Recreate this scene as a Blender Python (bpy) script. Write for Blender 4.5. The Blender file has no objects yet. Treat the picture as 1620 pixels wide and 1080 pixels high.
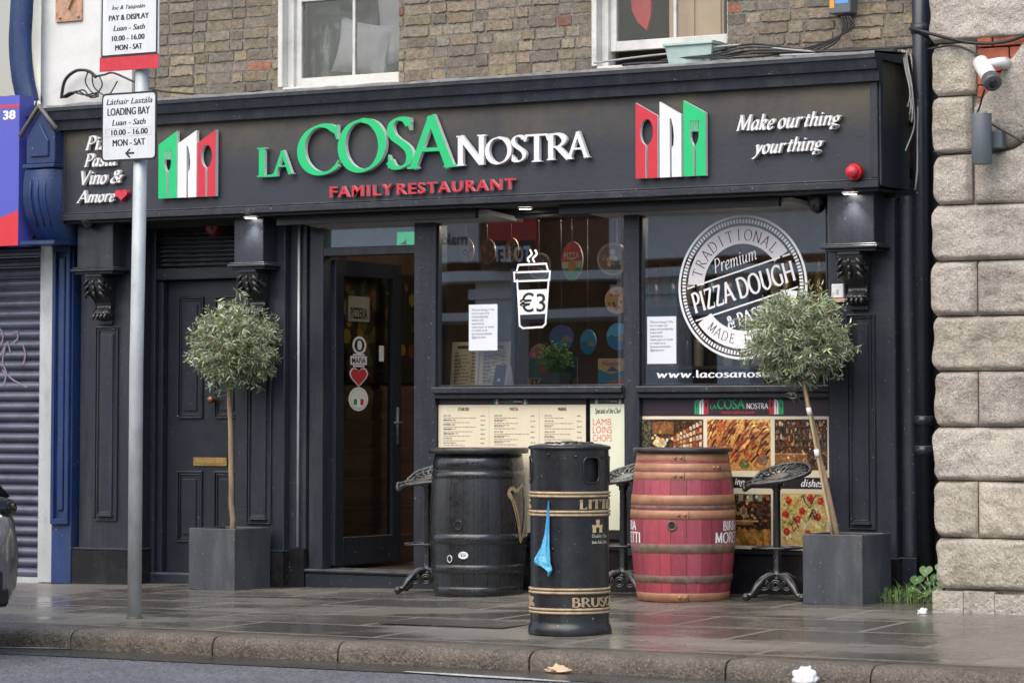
import bpy, bmesh, math, random
from math import sin, cos, pi, radians, hypot, atan2
from mathutils import Vector, Matrix, noise
from mathutils.geometry import tessellate_polygon
random.seed(7)
S = bpy.context.scene
COL = S.collection

# ------------------------------------------------------------------ camera, sky, sun, exposure
FPX, YAW, PIT, HZ, EYE = 4900., radians(31.4), radians(3.8), 655., 1.2
PPY = HZ - FPX*math.tan(PIT)
cam = bpy.data.cameras.new('camera'); co = bpy.data.objects.new('camera', cam); COL.objects.link(co)
co.location = (0, 0, EYE); co.rotation_euler = (radians(90)+PIT, 0, YAW)
cam.sensor_width = 36; cam.lens = FPX/1620*36; cam.shift_y = -(540-PPY)/1620
cam.clip_start = .1; cam.clip_end = 500
cam.dof.use_dof = True; cam.dof.focus_distance = 18.6; cam.dof.aperture_fstop = 5.6
S.camera = co
SUN_EL, SUN_AZ = radians(48), radians(205)
W = bpy.data.worlds.new("World"); S.world = W; W.use_nodes = True
wn = W.node_tree.nodes; wl = W.node_tree.links
sky = wn.new('ShaderNodeTexSky'); sky.sky_type = 'NISHITA'; sky.sun_disc = False
sky.sun_elevation = SUN_EL; sky.sun_rotation = SUN_AZ
sky.air_density = 1.0; sky.dust_density = 3.0; sky.ozone_density = .6
wl.new(sky.outputs[0], wn['Background'].inputs[0]); wn['Background'].inputs[1].default_value = .15
sun = bpy.data.lights.new('sun', 'SUN'); sun.energy = 1.3; sun.angle = radians(45); sun.color = (1, .98, .95)
so = bpy.data.objects.new('sun', sun); COL.objects.link(so)
sd = Vector((-cos(SUN_EL)*sin(SUN_AZ-radians(180))*-1, -cos(SUN_EL)*cos(SUN_AZ-radians(180)), sin(SUN_EL)))
so.rotation_euler = sd.to_track_quat('Z', 'Y').to_euler(); so.location = (0, 0, 20)
S.view_settings.view_transform = 'Standard'; S.view_settings.look = 'None'
S.view_settings.exposure = .75; S.view_settings.gamma = 1
S.render.engine = 'CYCLES'
S.cycles.max_bounces = 6; S.cycles.transparent_max_bounces = 12; S.cycles.caustics_reflective = False; S.cycles.caustics_refractive = False
S.cycles.use_denoising = True; S.cycles.sample_clamp_indirect = 6

# ------------------------------------------------------------------ measuring: a photo point on a known plane -> world point
_f = Vector((-sin(YAW)*cos(PIT), cos(YAW)*cos(PIT), sin(PIT))); _r = Vector((cos(YAW), sin(YAW), 0)); _u = _r.cross(_f)
def P(px, py, Y):
    d = _f*FPX + _r*(px-810) + _u*(PPY-py)
    return Vector((0, 0, EYE)) + d*(Y/d.y)
def PX(px, py, Y): return P(px, py, Y).x
def PZ(px, py, Y): return P(px, py, Y).z
def PXZ(px, py, Y):
    p = P(px, py, Y); return (p.x, p.z)
def zg(x, y):
    return max(0, min(1.1, (y-13.87)/3.43))*.0149*max(-1, min(8, x+14.2))

YF, YB, YP, YW, YBR, YST = 17.05, 17.14, 17.30, 17.38, 17.50, 16.40

# ------------------------------------------------------------------ materials
def newmat(name):
    m = bpy.data.materials.new(name); m.use_nodes = True
    nt = m.node_tree; return m, nt, nt.nodes['Principled BSDF']
def nd(nt, t, **k):
    n = nt.nodes.new(t)
    for a, b in k.items():
        if a in n.inputs: n.inputs[a].default_value = b
        else: setattr(n, a, b)
    return n
def noise_tex(nt, scale, detail=4, rough=.6, coord='Object', stretch=None):
    tc = nd(nt, 'ShaderNodeTexCoord'); n = nd(nt, 'ShaderNodeTexNoise'); n.inputs['Scale'].default_value = scale
    n.inputs['Detail'].default_value = detail; n.inputs['Roughness'].default_value = rough
    if stretch:
        mp = nd(nt, 'ShaderNodeMapping'); mp.inputs['Scale'].default_value = stretch
        nt.links.new(tc.outputs[coord], mp.inputs[0]); nt.links.new(mp.outputs[0], n.inputs[0])
    else: nt.links.new(tc.outputs[coord], n.inputs[0])
    return n.outputs[0]
def ramp(nt, src, p0, p1, c0=(0, 0, 0, 1), c1=(1, 1, 1, 1)):
    r = nd(nt, 'ShaderNodeValToRGB'); e = r.color_ramp.elements
    e[0].position = p0; e[1].position = p1; e[0].color = c0; e[1].color = c1
    nt.links.new(src, r.inputs[0]); return r.outputs[0]
def mixc(nt, fac, a, b, mode='MIX'):
    m = nd(nt, 'ShaderNodeMix'); m.data_type = 'RGBA'; m.blend_type = mode
    for i, v in ((0, fac), (6, a), (7, b)):
        if isinstance(v, (int, float)): m.inputs[i].default_value = v
        elif isinstance(v, tuple): m.inputs[i].default_value = (*v[:3], 1)
        else: nt.links.new(v, m.inputs[i])
    return m.outputs[2]
def bump(nt, b, src, strength, dist=.01, prev=None):
    n = nd(nt, 'ShaderNodeBump'); n.inputs['Strength'].default_value = strength; n.inputs['Distance'].default_value = dist
    nt.links.new(src, n.inputs['Height'])
    if prev: nt.links.new(prev, n.inputs['Normal'])
    nt.links.new(n.outputs[0], b.inputs['Normal']); return n.outputs[0]
def mat(name, col, rough=.5, metal=0., var=.18, vs=6., bp=.12, bs=70., specks=0., speckcol=(.35, .34, .32), stain=None, stain_amt=.5, ss=2.5, spec=.5, stretch=None, coat=0.):
    m, nt, b = newmat(name)
    n1 = noise_tex(nt, vs, 5, .65, stretch=stretch)
    lo = tuple(c*(1-var) for c in col); hi = tuple(min(1, c*(1+var)) for c in col)
    c = mixc(nt, ramp(nt, n1, .3, .7), lo, hi)
    if stain:
        n2 = noise_tex(nt, ss, 6, .7, stretch=stretch)
        f = nd(nt, 'ShaderNodeMath', operation='MULTIPLY'); nt.links.new(ramp(nt, n2, .5, .72), f.inputs[0]); f.inputs[1].default_value = stain_amt
        c = mixc(nt, f.outputs[0], c, stain)
    if specks:
        n3 = noise_tex(nt, 75, 2, .5)
        f = nd(nt, 'ShaderNodeMath', operation='MULTIPLY'); nt.links.new(ramp(nt, n3, .73-.05*specks, .77), f.inputs[0]); f.inputs[1].default_value = .8
        c = mixc(nt, f.outputs[0], c, speckcol)
    nt.links.new(c, b.inputs['Base Color'])
    r = nd(nt, 'ShaderNodeMapRange'); r.inputs[3].default_value = max(.03, rough-.12); r.inputs[4].default_value = min(1, rough+.12)
    nt.links.new(noise_tex(nt, vs*2.3, 4), r.inputs[0]); nt.links.new(r.outputs[0], b.inputs['Roughness'])
    b.inputs['Metallic'].default_value = metal; b.inputs['Specular IOR Level'].default_value = spec
    b.inputs['Coat Weight'].default_value = coat
    if bp: bump(nt, b, noise_tex(nt, bs, 4), bp, .006)
    return m
def vcol(name, rough=.5, var=.12, vs=20, bp=0., bs=60, metal=0.):
    m, nt, b = newmat(name)
    a = nd(nt, 'ShaderNodeAttribute', attribute_name='Col')
    v = ramp(nt, noise_tex(nt, vs, 4), .25, .75, (1-var,)*3+(1,), (1+var,)*3+(1,))
    nt.links.new(mixc(nt, 1., a.outputs[0], v, 'MULTIPLY'), b.inputs['Base Color'])
    b.inputs['Roughness'].default_value = rough; b.inputs['Metallic'].default_value = metal
    if bp: bump(nt, b, noise_tex(nt, bs, 5), bp, .008)
    return m
def emit(name, col, s):
    m, nt, b = newmat(name); b.inputs['Base Color'].default_value = (*col, 1)
    b.inputs['Emission Color'].default_value = (*col, 1); b.inputs['Emission Strength'].default_value = s; return m

M = {}
M['paint'] = mat('dark_paint', (.019, .023, .0325), .40, var=.28, vs=5, bp=.22, bs=32, specks=.75, stain=(.06, .059, .057), stain_amt=.55, ss=4, stretch=(2.2, 2.2, .25))
M['paint2'] = mat('dark_paint_satin', (.016, .0195, .027), .34, var=.2, vs=4, bp=.08, bs=50, specks=.5)
M['tile'] = mat('black_tile', (.014, .014, .016), .16, var=.3, vs=5, bp=.02, stain=(.05, .048, .045), stain_amt=.4, specks=.5)
M['soffit'] = mat('black_soffit', (.008, .008, .009), .6)
M['iron'] = mat('black_iron', (.013, .0135, .015), .3, metal=.0, var=.3, vs=20, bp=.25, bs=45, specks=.5, coat=.3)
M['binpaint'] = mat('black_bin_paint', (.013, .0135, .016), .3, var=.45, vs=7, bp=.25, bs=22, specks=.35, stain=(.04, .038, .036), stain_amt=.35)
M['gold'] = mat('old_gold_paint', (.42, .31, .19), .5, var=.3, vs=30, bp=.2, bs=80, stain=(.1, .07, .05), stain_amt=.6, ss=14)
M['brass'] = mat('brass', (.62, .42, .14), .32, metal=.9, var=.2, vs=20)
M['knob'] = mat('old_bronze', (.22, .12, .06), .35, metal=.7, var=.3, vs=30)
M['planter'] = mat('grey_planter', (.050, .056, .065), .5, var=.22, vs=7, bp=.2, bs=60, specks=.7, stain=(.12, .118, .112), stain_amt=.6, ss=5, stretch=(1.4, 1.4, .35))
M['galv'] = mat('galvanised_steel', (.46, .49, .49), .5, metal=.15, var=.22, vs=12, bp=.15, bs=40, stain=(.16, .17, .16), stain_amt=.5, ss=6, stretch=(1, 1, .4), specks=.5, speckcol=(.12, .1, .09))
M['white'] = mat('white_paint', (.62, .61, .57), .5, var=.1, vs=6, bp=.2, bs=40, stain=(.3, .27, .22), stain_amt=.55, ss=5)
M['whitesign'] = mat('white_sign', (.66, .68, .70), .35, var=.06, vs=5, bp=0, stain=(.42, .43, .42), stain_amt=.5, ss=9, stretch=(1, 1, .2))
M['plastic'] = mat('white_plastic', (.75, .75, .74), .4, var=.05)
M['letterwhite'] = mat('white_letter', (.74, .74, .73), .35, var=.05, vs=12, bp=.05)
M['lettergreen'] = mat('green_letter', (.012, .50, .17), .35, var=.06, vs=12, bp=.02)
M['letterred'] = mat('red_letter', (.56, .03, .05), .4, var=.15, vs=30, bp=.1)
M['red'] = mat('red_plastic', (.55, .02, .02), .3, var=.1)
M['black'] = mat('black_plastic', (.012, .012, .013), .4)
M['cable'] = mat('black_cable', (.015, .015, .017), .5)
M['cablegrey'] = mat('grey_cable', (.33, .33, .32), .5)
M['blue'] = mat('blue_paint', (.013, .034, .115), .42, var=.35, vs=5, bp=.2, bs=30, stain=(.03, .05, .09), stain_amt=.6, ss=4, specks=.8, stretch=(1, 1, .4))
M['shutter'] = mat('shutter_steel', (.12, .13, .17), .38, metal=.5, var=.35, vs=6, bp=.1, stain=(.035, .04, .09), stain_amt=.7, ss=3)
M['render'] = mat('white_render', (.66, .66, .63), .8, var=.08, vs=3, bp=.35, bs=14, stain=(.35, .33, .29), stain_amt=.35, ss=2.2)
M['rust'] = mat('rusty_iron', (.42, .24, .15), .8, var=.5, vs=14, bp=.4, stain=(.55, .5, .44), stain_amt=.7, ss=9)
M['lead'] = mat('weathered_lead', (.17, .17, .165), .7, var=.45, vs=18, bp=.6, bs=30, stain=(.05, .055, .045), stain_amt=.8, ss=9)
M['terra'] = mat('terracotta_brick', (.36, .10, .055), .8, var=.3, vs=14, bp=.3)
M['wood'] = mat('brown_planks', (.095, .062, .04), .45, var=.45, vs=5, bp=.3, bs=20, stretch=(1, .15, 2.5))
M['roomwall'] = mat('room_wall', (.085, .055, .038), .7, var=.4, vs=3)
M['roomfloor'] = mat('room_floor', (.06, .04, .03), .5, var=.3)
M['bark'] = mat('olive_bark', (.27, .19, .12), .8, var=.4, vs=30, bp=.5, bs=60, stretch=(1, 1, .15))
M['cane'] = mat('bamboo_cane', (.42, .31, .17), .5, var=.3, vs=20, stretch=(1, 1, .2))
M['soil'] = mat('soil', (.03, .022, .016), .95, var=.4, vs=40, bp=.8, bs=50)
M['leaf'] = vcol('olive_leaf', .42, .15, 40)
M['weed'] = vcol('weed_leaf', .45, .15, 40)
M['print'] = vcol('printed_board', .35, .04, 9)
M['paper'] = vcol('printed_paper', .7, .03, 9)
M['stavesblack0'] = mat('black_staves', (.015, .016, .018), .27, var=.35, vs=9, bp=.35, bs=28, specks=.6, stretch=(1, 1, .25), coat=.3, stain=(.03, .03, .032), stain_amt=.5)
M['stavesred0'] = mat('crimson_staves', (.40, .035, .085), .35, var=.22, vs=8, bp=.3, bs=34, stain=(.24, .022, .05), stain_amt=.6, ss=6, stretch=(1, 1, .3), specks=.7, speckcol=(.5, .3, .3))
M['letter'] = vcol('letter_enamel', .35, .05, 14)
def photo_mat():                                                # printed photographs: ink mottled at the scale of the printed detail
    m, nt, b = newmat('printed_photograph'); a = nd(nt, 'ShaderNodeAttribute', attribute_name='Col')
    tc = nd(nt, 'ShaderNodeTexCoord'); v = nd(nt, 'ShaderNodeTexVoronoi'); v.inputs['Scale'].default_value = 95; nt.links.new(tc.outputs['Object'], v.inputs[0])
    sc = nd(nt, 'ShaderNodeSeparateColor'); nt.links.new(v.outputs['Color'], sc.inputs[0])
    hot = nd(nt, 'ShaderNodeValToRGB'); e = hot.color_ramp.elements; e[0].color = (.02, .008, .004, 1); e[1].color = (.72, .52, .24, 1); e[1].position = 1
    for p_, c_ in ((.35, (.16, .04, .015, 1)), (.6, (.42, .13, .03, 1)), (.82, (.55, .28, .07, 1))): q_ = e.new(p_); q_.color = c_
    nt.links.new(sc.outputs[0], hot.inputs[0])
    f = nd(nt, 'ShaderNodeMath', operation='MULTIPLY'); nt.links.new(ramp(nt, sc.outputs[1], .25, .9), f.inputs[0]); f.inputs[1].default_value = .55
    c = mixc(nt, f.outputs[0], a.outputs[0], mixc(nt, .45, hot.outputs[0], a.outputs[0]))
    c = mixc(nt, 1., c, ramp(nt, noise_tex(nt, 42, 6, .8), .28, .72, (.30, .27, .25, 1), (1.75, 1.65, 1.5, 1)), 'MULTIPLY')
    nt.links.new(c, b.inputs['Base Color']); b.inputs['Roughness'].default_value = .28; return m
M['photo'] = photo_mat()
M['copper'] = mat('copper_hoop', (.36, .175, .095), .45, metal=.1, var=.2, vs=10, bp=.15, stain=(.22, .10, .06), stain_amt=.8, ss=7, specks=.5, speckcol=(.2, .1, .07))
M['oldhoop'] = mat('worn_hoop', (.15, .10, .07), .6, var=.5, vs=18, bp=.4, stain=(.24, .06, .08), stain_amt=.6, ss=8)
M['tabletop'] = mat('barrel_top', (.035, .033, .032), .4, var=.4, vs=14, bp=.3)
M['bluebag'] = mat('blue_polythene', (.13, .48, .74), .35, var=.2, vs=20, bp=.3, bs=60)
M['tissue'] = mat('white_tissue', (.75, .75, .74), .8, var=.08, bp=.5, bs=70)
M['card'] = mat('cardboard', (.62, .43, .28), .8, var=.1)
M['cushion'] = mat('cushion', (.62, .53, .54), .8, var=.1)
M['mint'] = mat('mint_plastic', (.40, .52, .48), .5, var=.15)
M['pebble'] = mat('camera_grey', (.08, .085, .09), .4)
M['lampgrey'] = mat('lamp_grey', (.10, .115, .13), .45, var=.08)
M['heater'] = mat('heater_grille', (.40, .39, .38), .5, metal=.0, var=.2)
M['carpaint'] = mat('grey_car_paint', (.20, .20, .22), .3, metal=.6, var=.05, coat=1., bp=0, specks=.3)
M['carglass'] = mat('car_glass', (.01, .012, .014), .06, var=.1, bp=0)
M['rubber'] = mat('rubber', (.015, .015, .015), .7)
M['lens'] = mat('lamp_lens', (.5, .5, .52), .1, bp=0)
M['lit'] = emit('lit_downlight', (1, .93, .82), 14)
M['exitgreen'] = emit('exit_green', (.02, .45, .16), .9)
M['glowred'] = mat('dark_red_lens', (.16, .006, .006), .25)
M['opp'] = mat('pale_stucco', (.82, .82, .80), .8, var=.1)
M['oppdark'] = mat('dark_shop', (.05, .045, .04), .4)
M['oppbrown'] = mat('brown_brick', (.17, .09, .06), .8, var=.3)

def fascia_mat():
    m, nt, b = newmat('fascia_paint')
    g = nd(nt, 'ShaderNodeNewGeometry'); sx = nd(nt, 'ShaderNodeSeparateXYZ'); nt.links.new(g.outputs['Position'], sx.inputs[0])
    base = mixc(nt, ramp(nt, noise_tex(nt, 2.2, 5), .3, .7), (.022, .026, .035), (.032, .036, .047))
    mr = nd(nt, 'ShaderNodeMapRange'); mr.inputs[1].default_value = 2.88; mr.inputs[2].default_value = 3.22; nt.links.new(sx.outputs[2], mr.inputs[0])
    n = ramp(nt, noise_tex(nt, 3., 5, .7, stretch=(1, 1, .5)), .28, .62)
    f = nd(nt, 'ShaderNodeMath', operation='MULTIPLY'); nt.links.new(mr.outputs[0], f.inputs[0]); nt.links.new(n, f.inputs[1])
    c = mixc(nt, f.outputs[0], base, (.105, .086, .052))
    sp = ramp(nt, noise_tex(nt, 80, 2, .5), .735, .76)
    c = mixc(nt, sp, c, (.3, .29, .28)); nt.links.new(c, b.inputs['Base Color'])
    b.inputs['Roughness'].default_value = .5
    bump(nt, b, noise_tex(nt, 30, 5), .25, .006); return m
def dusty(m):                                                    # settled dust on upward faces
    nt = m.node_tree; b = nt.nodes['Principled BSDF']; src = b.inputs['Base Color'].links[0].from_socket
    g = nd(nt, 'ShaderNodeNewGeometry'); sx = nd(nt, 'ShaderNodeSeparateXYZ'); nt.links.new(g.outputs['True Normal'], sx.inputs[0])
    f = nd(nt, 'ShaderNodeMath', operation='MULTIPLY'); nt.links.new(ramp(nt, sx.outputs[2], .6, .9), f.inputs[0]); nt.links.new(ramp(nt, noise_tex(nt, 12, 5), .25, .6), f.inputs[1])
    nt.links.new(mixc(nt, f.outputs[0], src, (.17, .165, .155)), b.inputs['Base Color'])
dusty(M['paint']); dusty(M['paint2']); dusty(M['iron'])
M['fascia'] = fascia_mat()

def glass_mat(name, tint=(.93, .95, .95), k=1.6, base=.05):
    m, nt, b = newmat(name); nt.nodes.remove(b)
    tr = nd(nt, 'ShaderNodeBsdfTransparent'); tr.inputs[0].default_value = (*tint, 1)
    gl = nd(nt, 'ShaderNodeBsdfGlossy'); gl.inputs['Roughness'].default_value = .0; gl.inputs[0].default_value = (1, 1, 1, 1)
    fr = nd(nt, 'ShaderNodeFresnel'); fr.inputs[0].default_value = 1.5
    mu = nd(nt, 'ShaderNodeMath', operation='MULTIPLY_ADD'); nt.links.new(fr.outputs[0], mu.inputs[0]); mu.inputs[1].default_value = k; mu.inputs[2].default_value = base
    cl = nd(nt, 'ShaderNodeClamp'); nt.links.new(mu.outputs[0], cl.inputs[0])
    bp = nd(nt, 'ShaderNodeBump'); bp.inputs['Strength'].default_value = .03; bp.inputs['Distance'].default_value = .02
    nt.links.new(noise_tex(nt, 1.3, 1), bp.inputs['Height']); nt.links.new(bp.outputs[0], gl.inputs['Normal'])
    mx = nd(nt, 'ShaderNodeMixShader'); nt.links.new(cl.outputs[0], mx.inputs[0]); nt.links.new(tr.outputs[0], mx.inputs[1]); nt.links.new(gl.outputs[0], mx.inputs[2])
    nt.links.new(mx.outputs[0], nt.nodes['Material Output'].inputs[0]); return m
M['glass'] = glass_mat('window_glass', k=2.6, base=.16)
M['upglass'] = glass_mat('upper_window_glass', k=.5, base=.0)
M['doorglass'] = glass_mat('door_glass', k=.8, base=0.)
M['film'] = glass_mat('plastic_film', (.88, .9, .9), .35, .0)
def milky(m, f):  # cloudy plastic, its paler streaks standing in for highlights on the folds
    nt = m.node_tree; out = nt.nodes['Material Output']; src = out.inputs[0].links[0].from_socket
    df = nd(nt, 'ShaderNodeBsdfDiffuse'); df.inputs[0].default_value = (.62, .63, .63, 1); mx = nd(nt, 'ShaderNodeMixShader')
    nt.links.new(ramp(nt, noise_tex(nt, 9, 5, .7, stretch=(1, 1, .35)), .50, .72, (f*.25,)*3+(1,), (f*2.6,)*3+(1,)), mx.inputs[0]); nt.links.new(src, mx.inputs[1]); nt.links.new(df.outputs[0], mx.inputs[2]); nt.links.new(mx.outputs[0], out.inputs[0])
milky(M['film'], .16)

def granite(name, c0, c1, speck, scale, rough, bstr, wet=False, joints=None):
    m, nt, b = newmat(name)
    n = ramp(nt, noise_tex(nt, 2.2, 6, .7), .3, .7); c = mixc(nt, n, c0, c1)
    tc = nd(nt, 'ShaderNodeTexCoord'); v = nd(nt, 'ShaderNodeTexVoronoi'); v.inputs['Scale'].default_value = scale
    nt.links.new(tc.outputs['Object'], v.inputs[0])
    vv = nd(nt, 'ShaderNodeSeparateColor'); nt.links.new(v.outputs['Color'], vv.inputs[0])
    c = mixc(nt, ramp(nt, vv.outputs[0], .76, .96), c, mixc(nt, .35, speck, c))
    c = mixc(nt, ramp(nt, vv.outputs[1], .80, .95), c, tuple(min(1, x*1.22) for x in c1))
    c = mixc(nt, ramp(nt, noise_tex(nt, 3.4, 5, .7), .60, .75), c, (.36, .26, .17), ) if not wet else c
    if not wet:
        c = mixc(nt, ramp(nt, noise_tex(nt, 1.6, 6, .75, stretch=(1.6, 1, .5)), .48, .70), c, mixc(nt, .6, c, (.13, .12, .105)))
        c = mixc(nt, ramp(nt, noise_tex(nt, 2.3, 5, .7), .60, .74), c, mixc(nt, .5, c, (.62, .57, .50)))
        a = nd(nt, 'ShaderNodeAttribute', attribute_name='Col'); c = mixc(nt, 1., c, a.outputs[0], 'MULTIPLY')
    nt.links.new(c, b.inputs['Base Color']); b.inputs['Roughness'].default_value = rough
    p = bump(nt, b, noise_tex(nt, 55, 6, .75), bstr, .012)
    bump(nt, b, noise_tex(nt, 14, 4, .6), bstr*.8, .03, p); return m
M['granite'] = granite('rock_granite', (.38, .34, .285), (.50, .455, .385), (.17, .155, .14), 170, .85, .9)
M['kerb'] = granite('kerb_granite', (.060, .052, .041), (.19, .158, .118), (.02, .018, .016), 150, .42, .9, True)

def brick_mat():
    m, nt, b = newmat('stock_brick')
    a = nd(nt, 'ShaderNodeAttribute', attribute_name='Col')
    v = ramp(nt, noise_tex(nt, 26, 6, .75), .25, .75, (.45, .45, .45, 1), (1.5, 1.48, 1.42, 1))
    c = mixc(nt, 1., a.outputs[0], v, 'MULTIPLY')
    c = mixc(nt, ramp(nt, noise_tex(nt, 6, 6, .75), .50, .66), c, mixc(nt, .6, c, (.20, .19, .165)))
    c = mixc(nt, ramp(nt, noise_tex(nt, 2.6, 6, .75), .52, .70), c, mixc(nt, .55, c, (.07, .066, .06)))
    c = mixc(nt, ramp(nt, noise_tex(nt, 60, 3, .7), .60, .68), c, (.06, .055, .05))
    nt.links.new(c, b.inputs['Base Color']); b.inputs['Roughness'].default_value = .9
    bump(nt, b, noise_tex(nt, 45, 6, .75), .9, .014); return m
M['brick'] = brick_mat()

def pavement_mat():
    m, nt, b = newmat('wet_paving')
    tc = nd(nt, 'ShaderNodeTexCoord'); mp = nd(nt, 'ShaderNodeMapping'); nt.links.new(tc.outputs['Object'], mp.inputs[0])
    mp.inputs['Location'].default_value = (.2, .31, 0)
    br = nd(nt, 'ShaderNodeTexBrick'); br.inputs['Scale'].default_value = 1; br.inputs['Brick Width'].default_value = 1.15; br.inputs['Row Height'].default_value = .62
    br.inputs['Mortar Size'].default_value = .02; br.inputs['Mortar Smooth'].default_value = .3; br.offset = .43
    br.inputs['Color1'].default_value = (.105, .097, .082, 1); br.inputs['Color2'].default_value = (.18, .165, .138, 1); br.inputs['Mortar'].default_value = (.20, .18, .15, 1)
    nt.links.new(mp.outputs[0], br.inputs[0])
    c = mixc(nt, ramp(nt, noise_tex(nt, 5, 6, .7), .3, .7), br.outputs[0], mixc(nt, .5, br.outputs[0], (.05, .045, .038)))
    dry = ramp(nt, noise_tex(nt, .75, 5, .65, stretch=(1, 1.6, 1)), .46, .60)
    c = mixc(nt, dry, c, mixc(nt, .45, c, (.24, .22, .185)))
    c = mixc(nt, ramp(nt, noise_tex(nt, 60, 2), .72, .76), c, (.3, .28, .25)); nt.links.new(c, b.inputs['Base Color'])
    r = ramp(nt, dry, 0, 1, (.07,)*3+(1,), (.36,)*3+(1,))
    r2 = mixc(nt, .22, r, noise_tex(nt, 9, 5)); r2 = mixc(nt, br.outputs['Fac'], r2, (.6, .6, .6)); nt.links.new(r2, b.inputs['Roughness'])
    b.inputs['Specular IOR Level'].default_value = .55
    p = bump(nt, b, br.outputs['Fac'], -.3, .004) if False else None
    bump(nt, b, noise_tex(nt, 22, 5, .7), .07, .006); return m
M['pave'] = pavement_mat()
def road_mat():
    m, nt, b = newmat('asphalt')
    tc = nd(nt, 'ShaderNodeTexCoord'); v = nd(nt, 'ShaderNodeTexVoronoi'); v.inputs['Scale'].default_value = 70; nt.links.new(tc.outputs['Object'], v.inputs[0])
    sc = nd(nt, 'ShaderNodeSeparateColor'); nt.links.new(v.outputs['Color'], sc.inputs[0])
    c = mixc(nt, ramp(nt, sc.outputs[0], .1, .95), (.075, .078, .084), (.26, .265, .28))
    c = mixc(nt, ramp(nt, noise_tex(nt, 1.1, 5), .35, .7), c, mixc(nt, .5, c, (.045, .046, .05)))
    nt.links.new(c, b.inputs['Base Color']); b.inputs['Roughness'].default_value = .55
    bump(nt, b, v.outputs['Distance'], .7, .02); return m
M['road'] = road_mat()
M['gutter'] = mat('wet_gutter', (.045, .043, .040), .28, var=.4, vs=4, bp=.3, bs=50, specks=.5, stretch=(.4, 1, 1))
M['line'] = mat('worn_road_paint', (.50, .50, .47), .6, var=.2, vs=20, stain=(.12, .12, .12), stain_amt=.9, ss=7)
M['manhole'] = mat('iron_cover', (.055, .052, .047), .38, var=.3, vs=30, bp=.8, bs=60)

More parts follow.
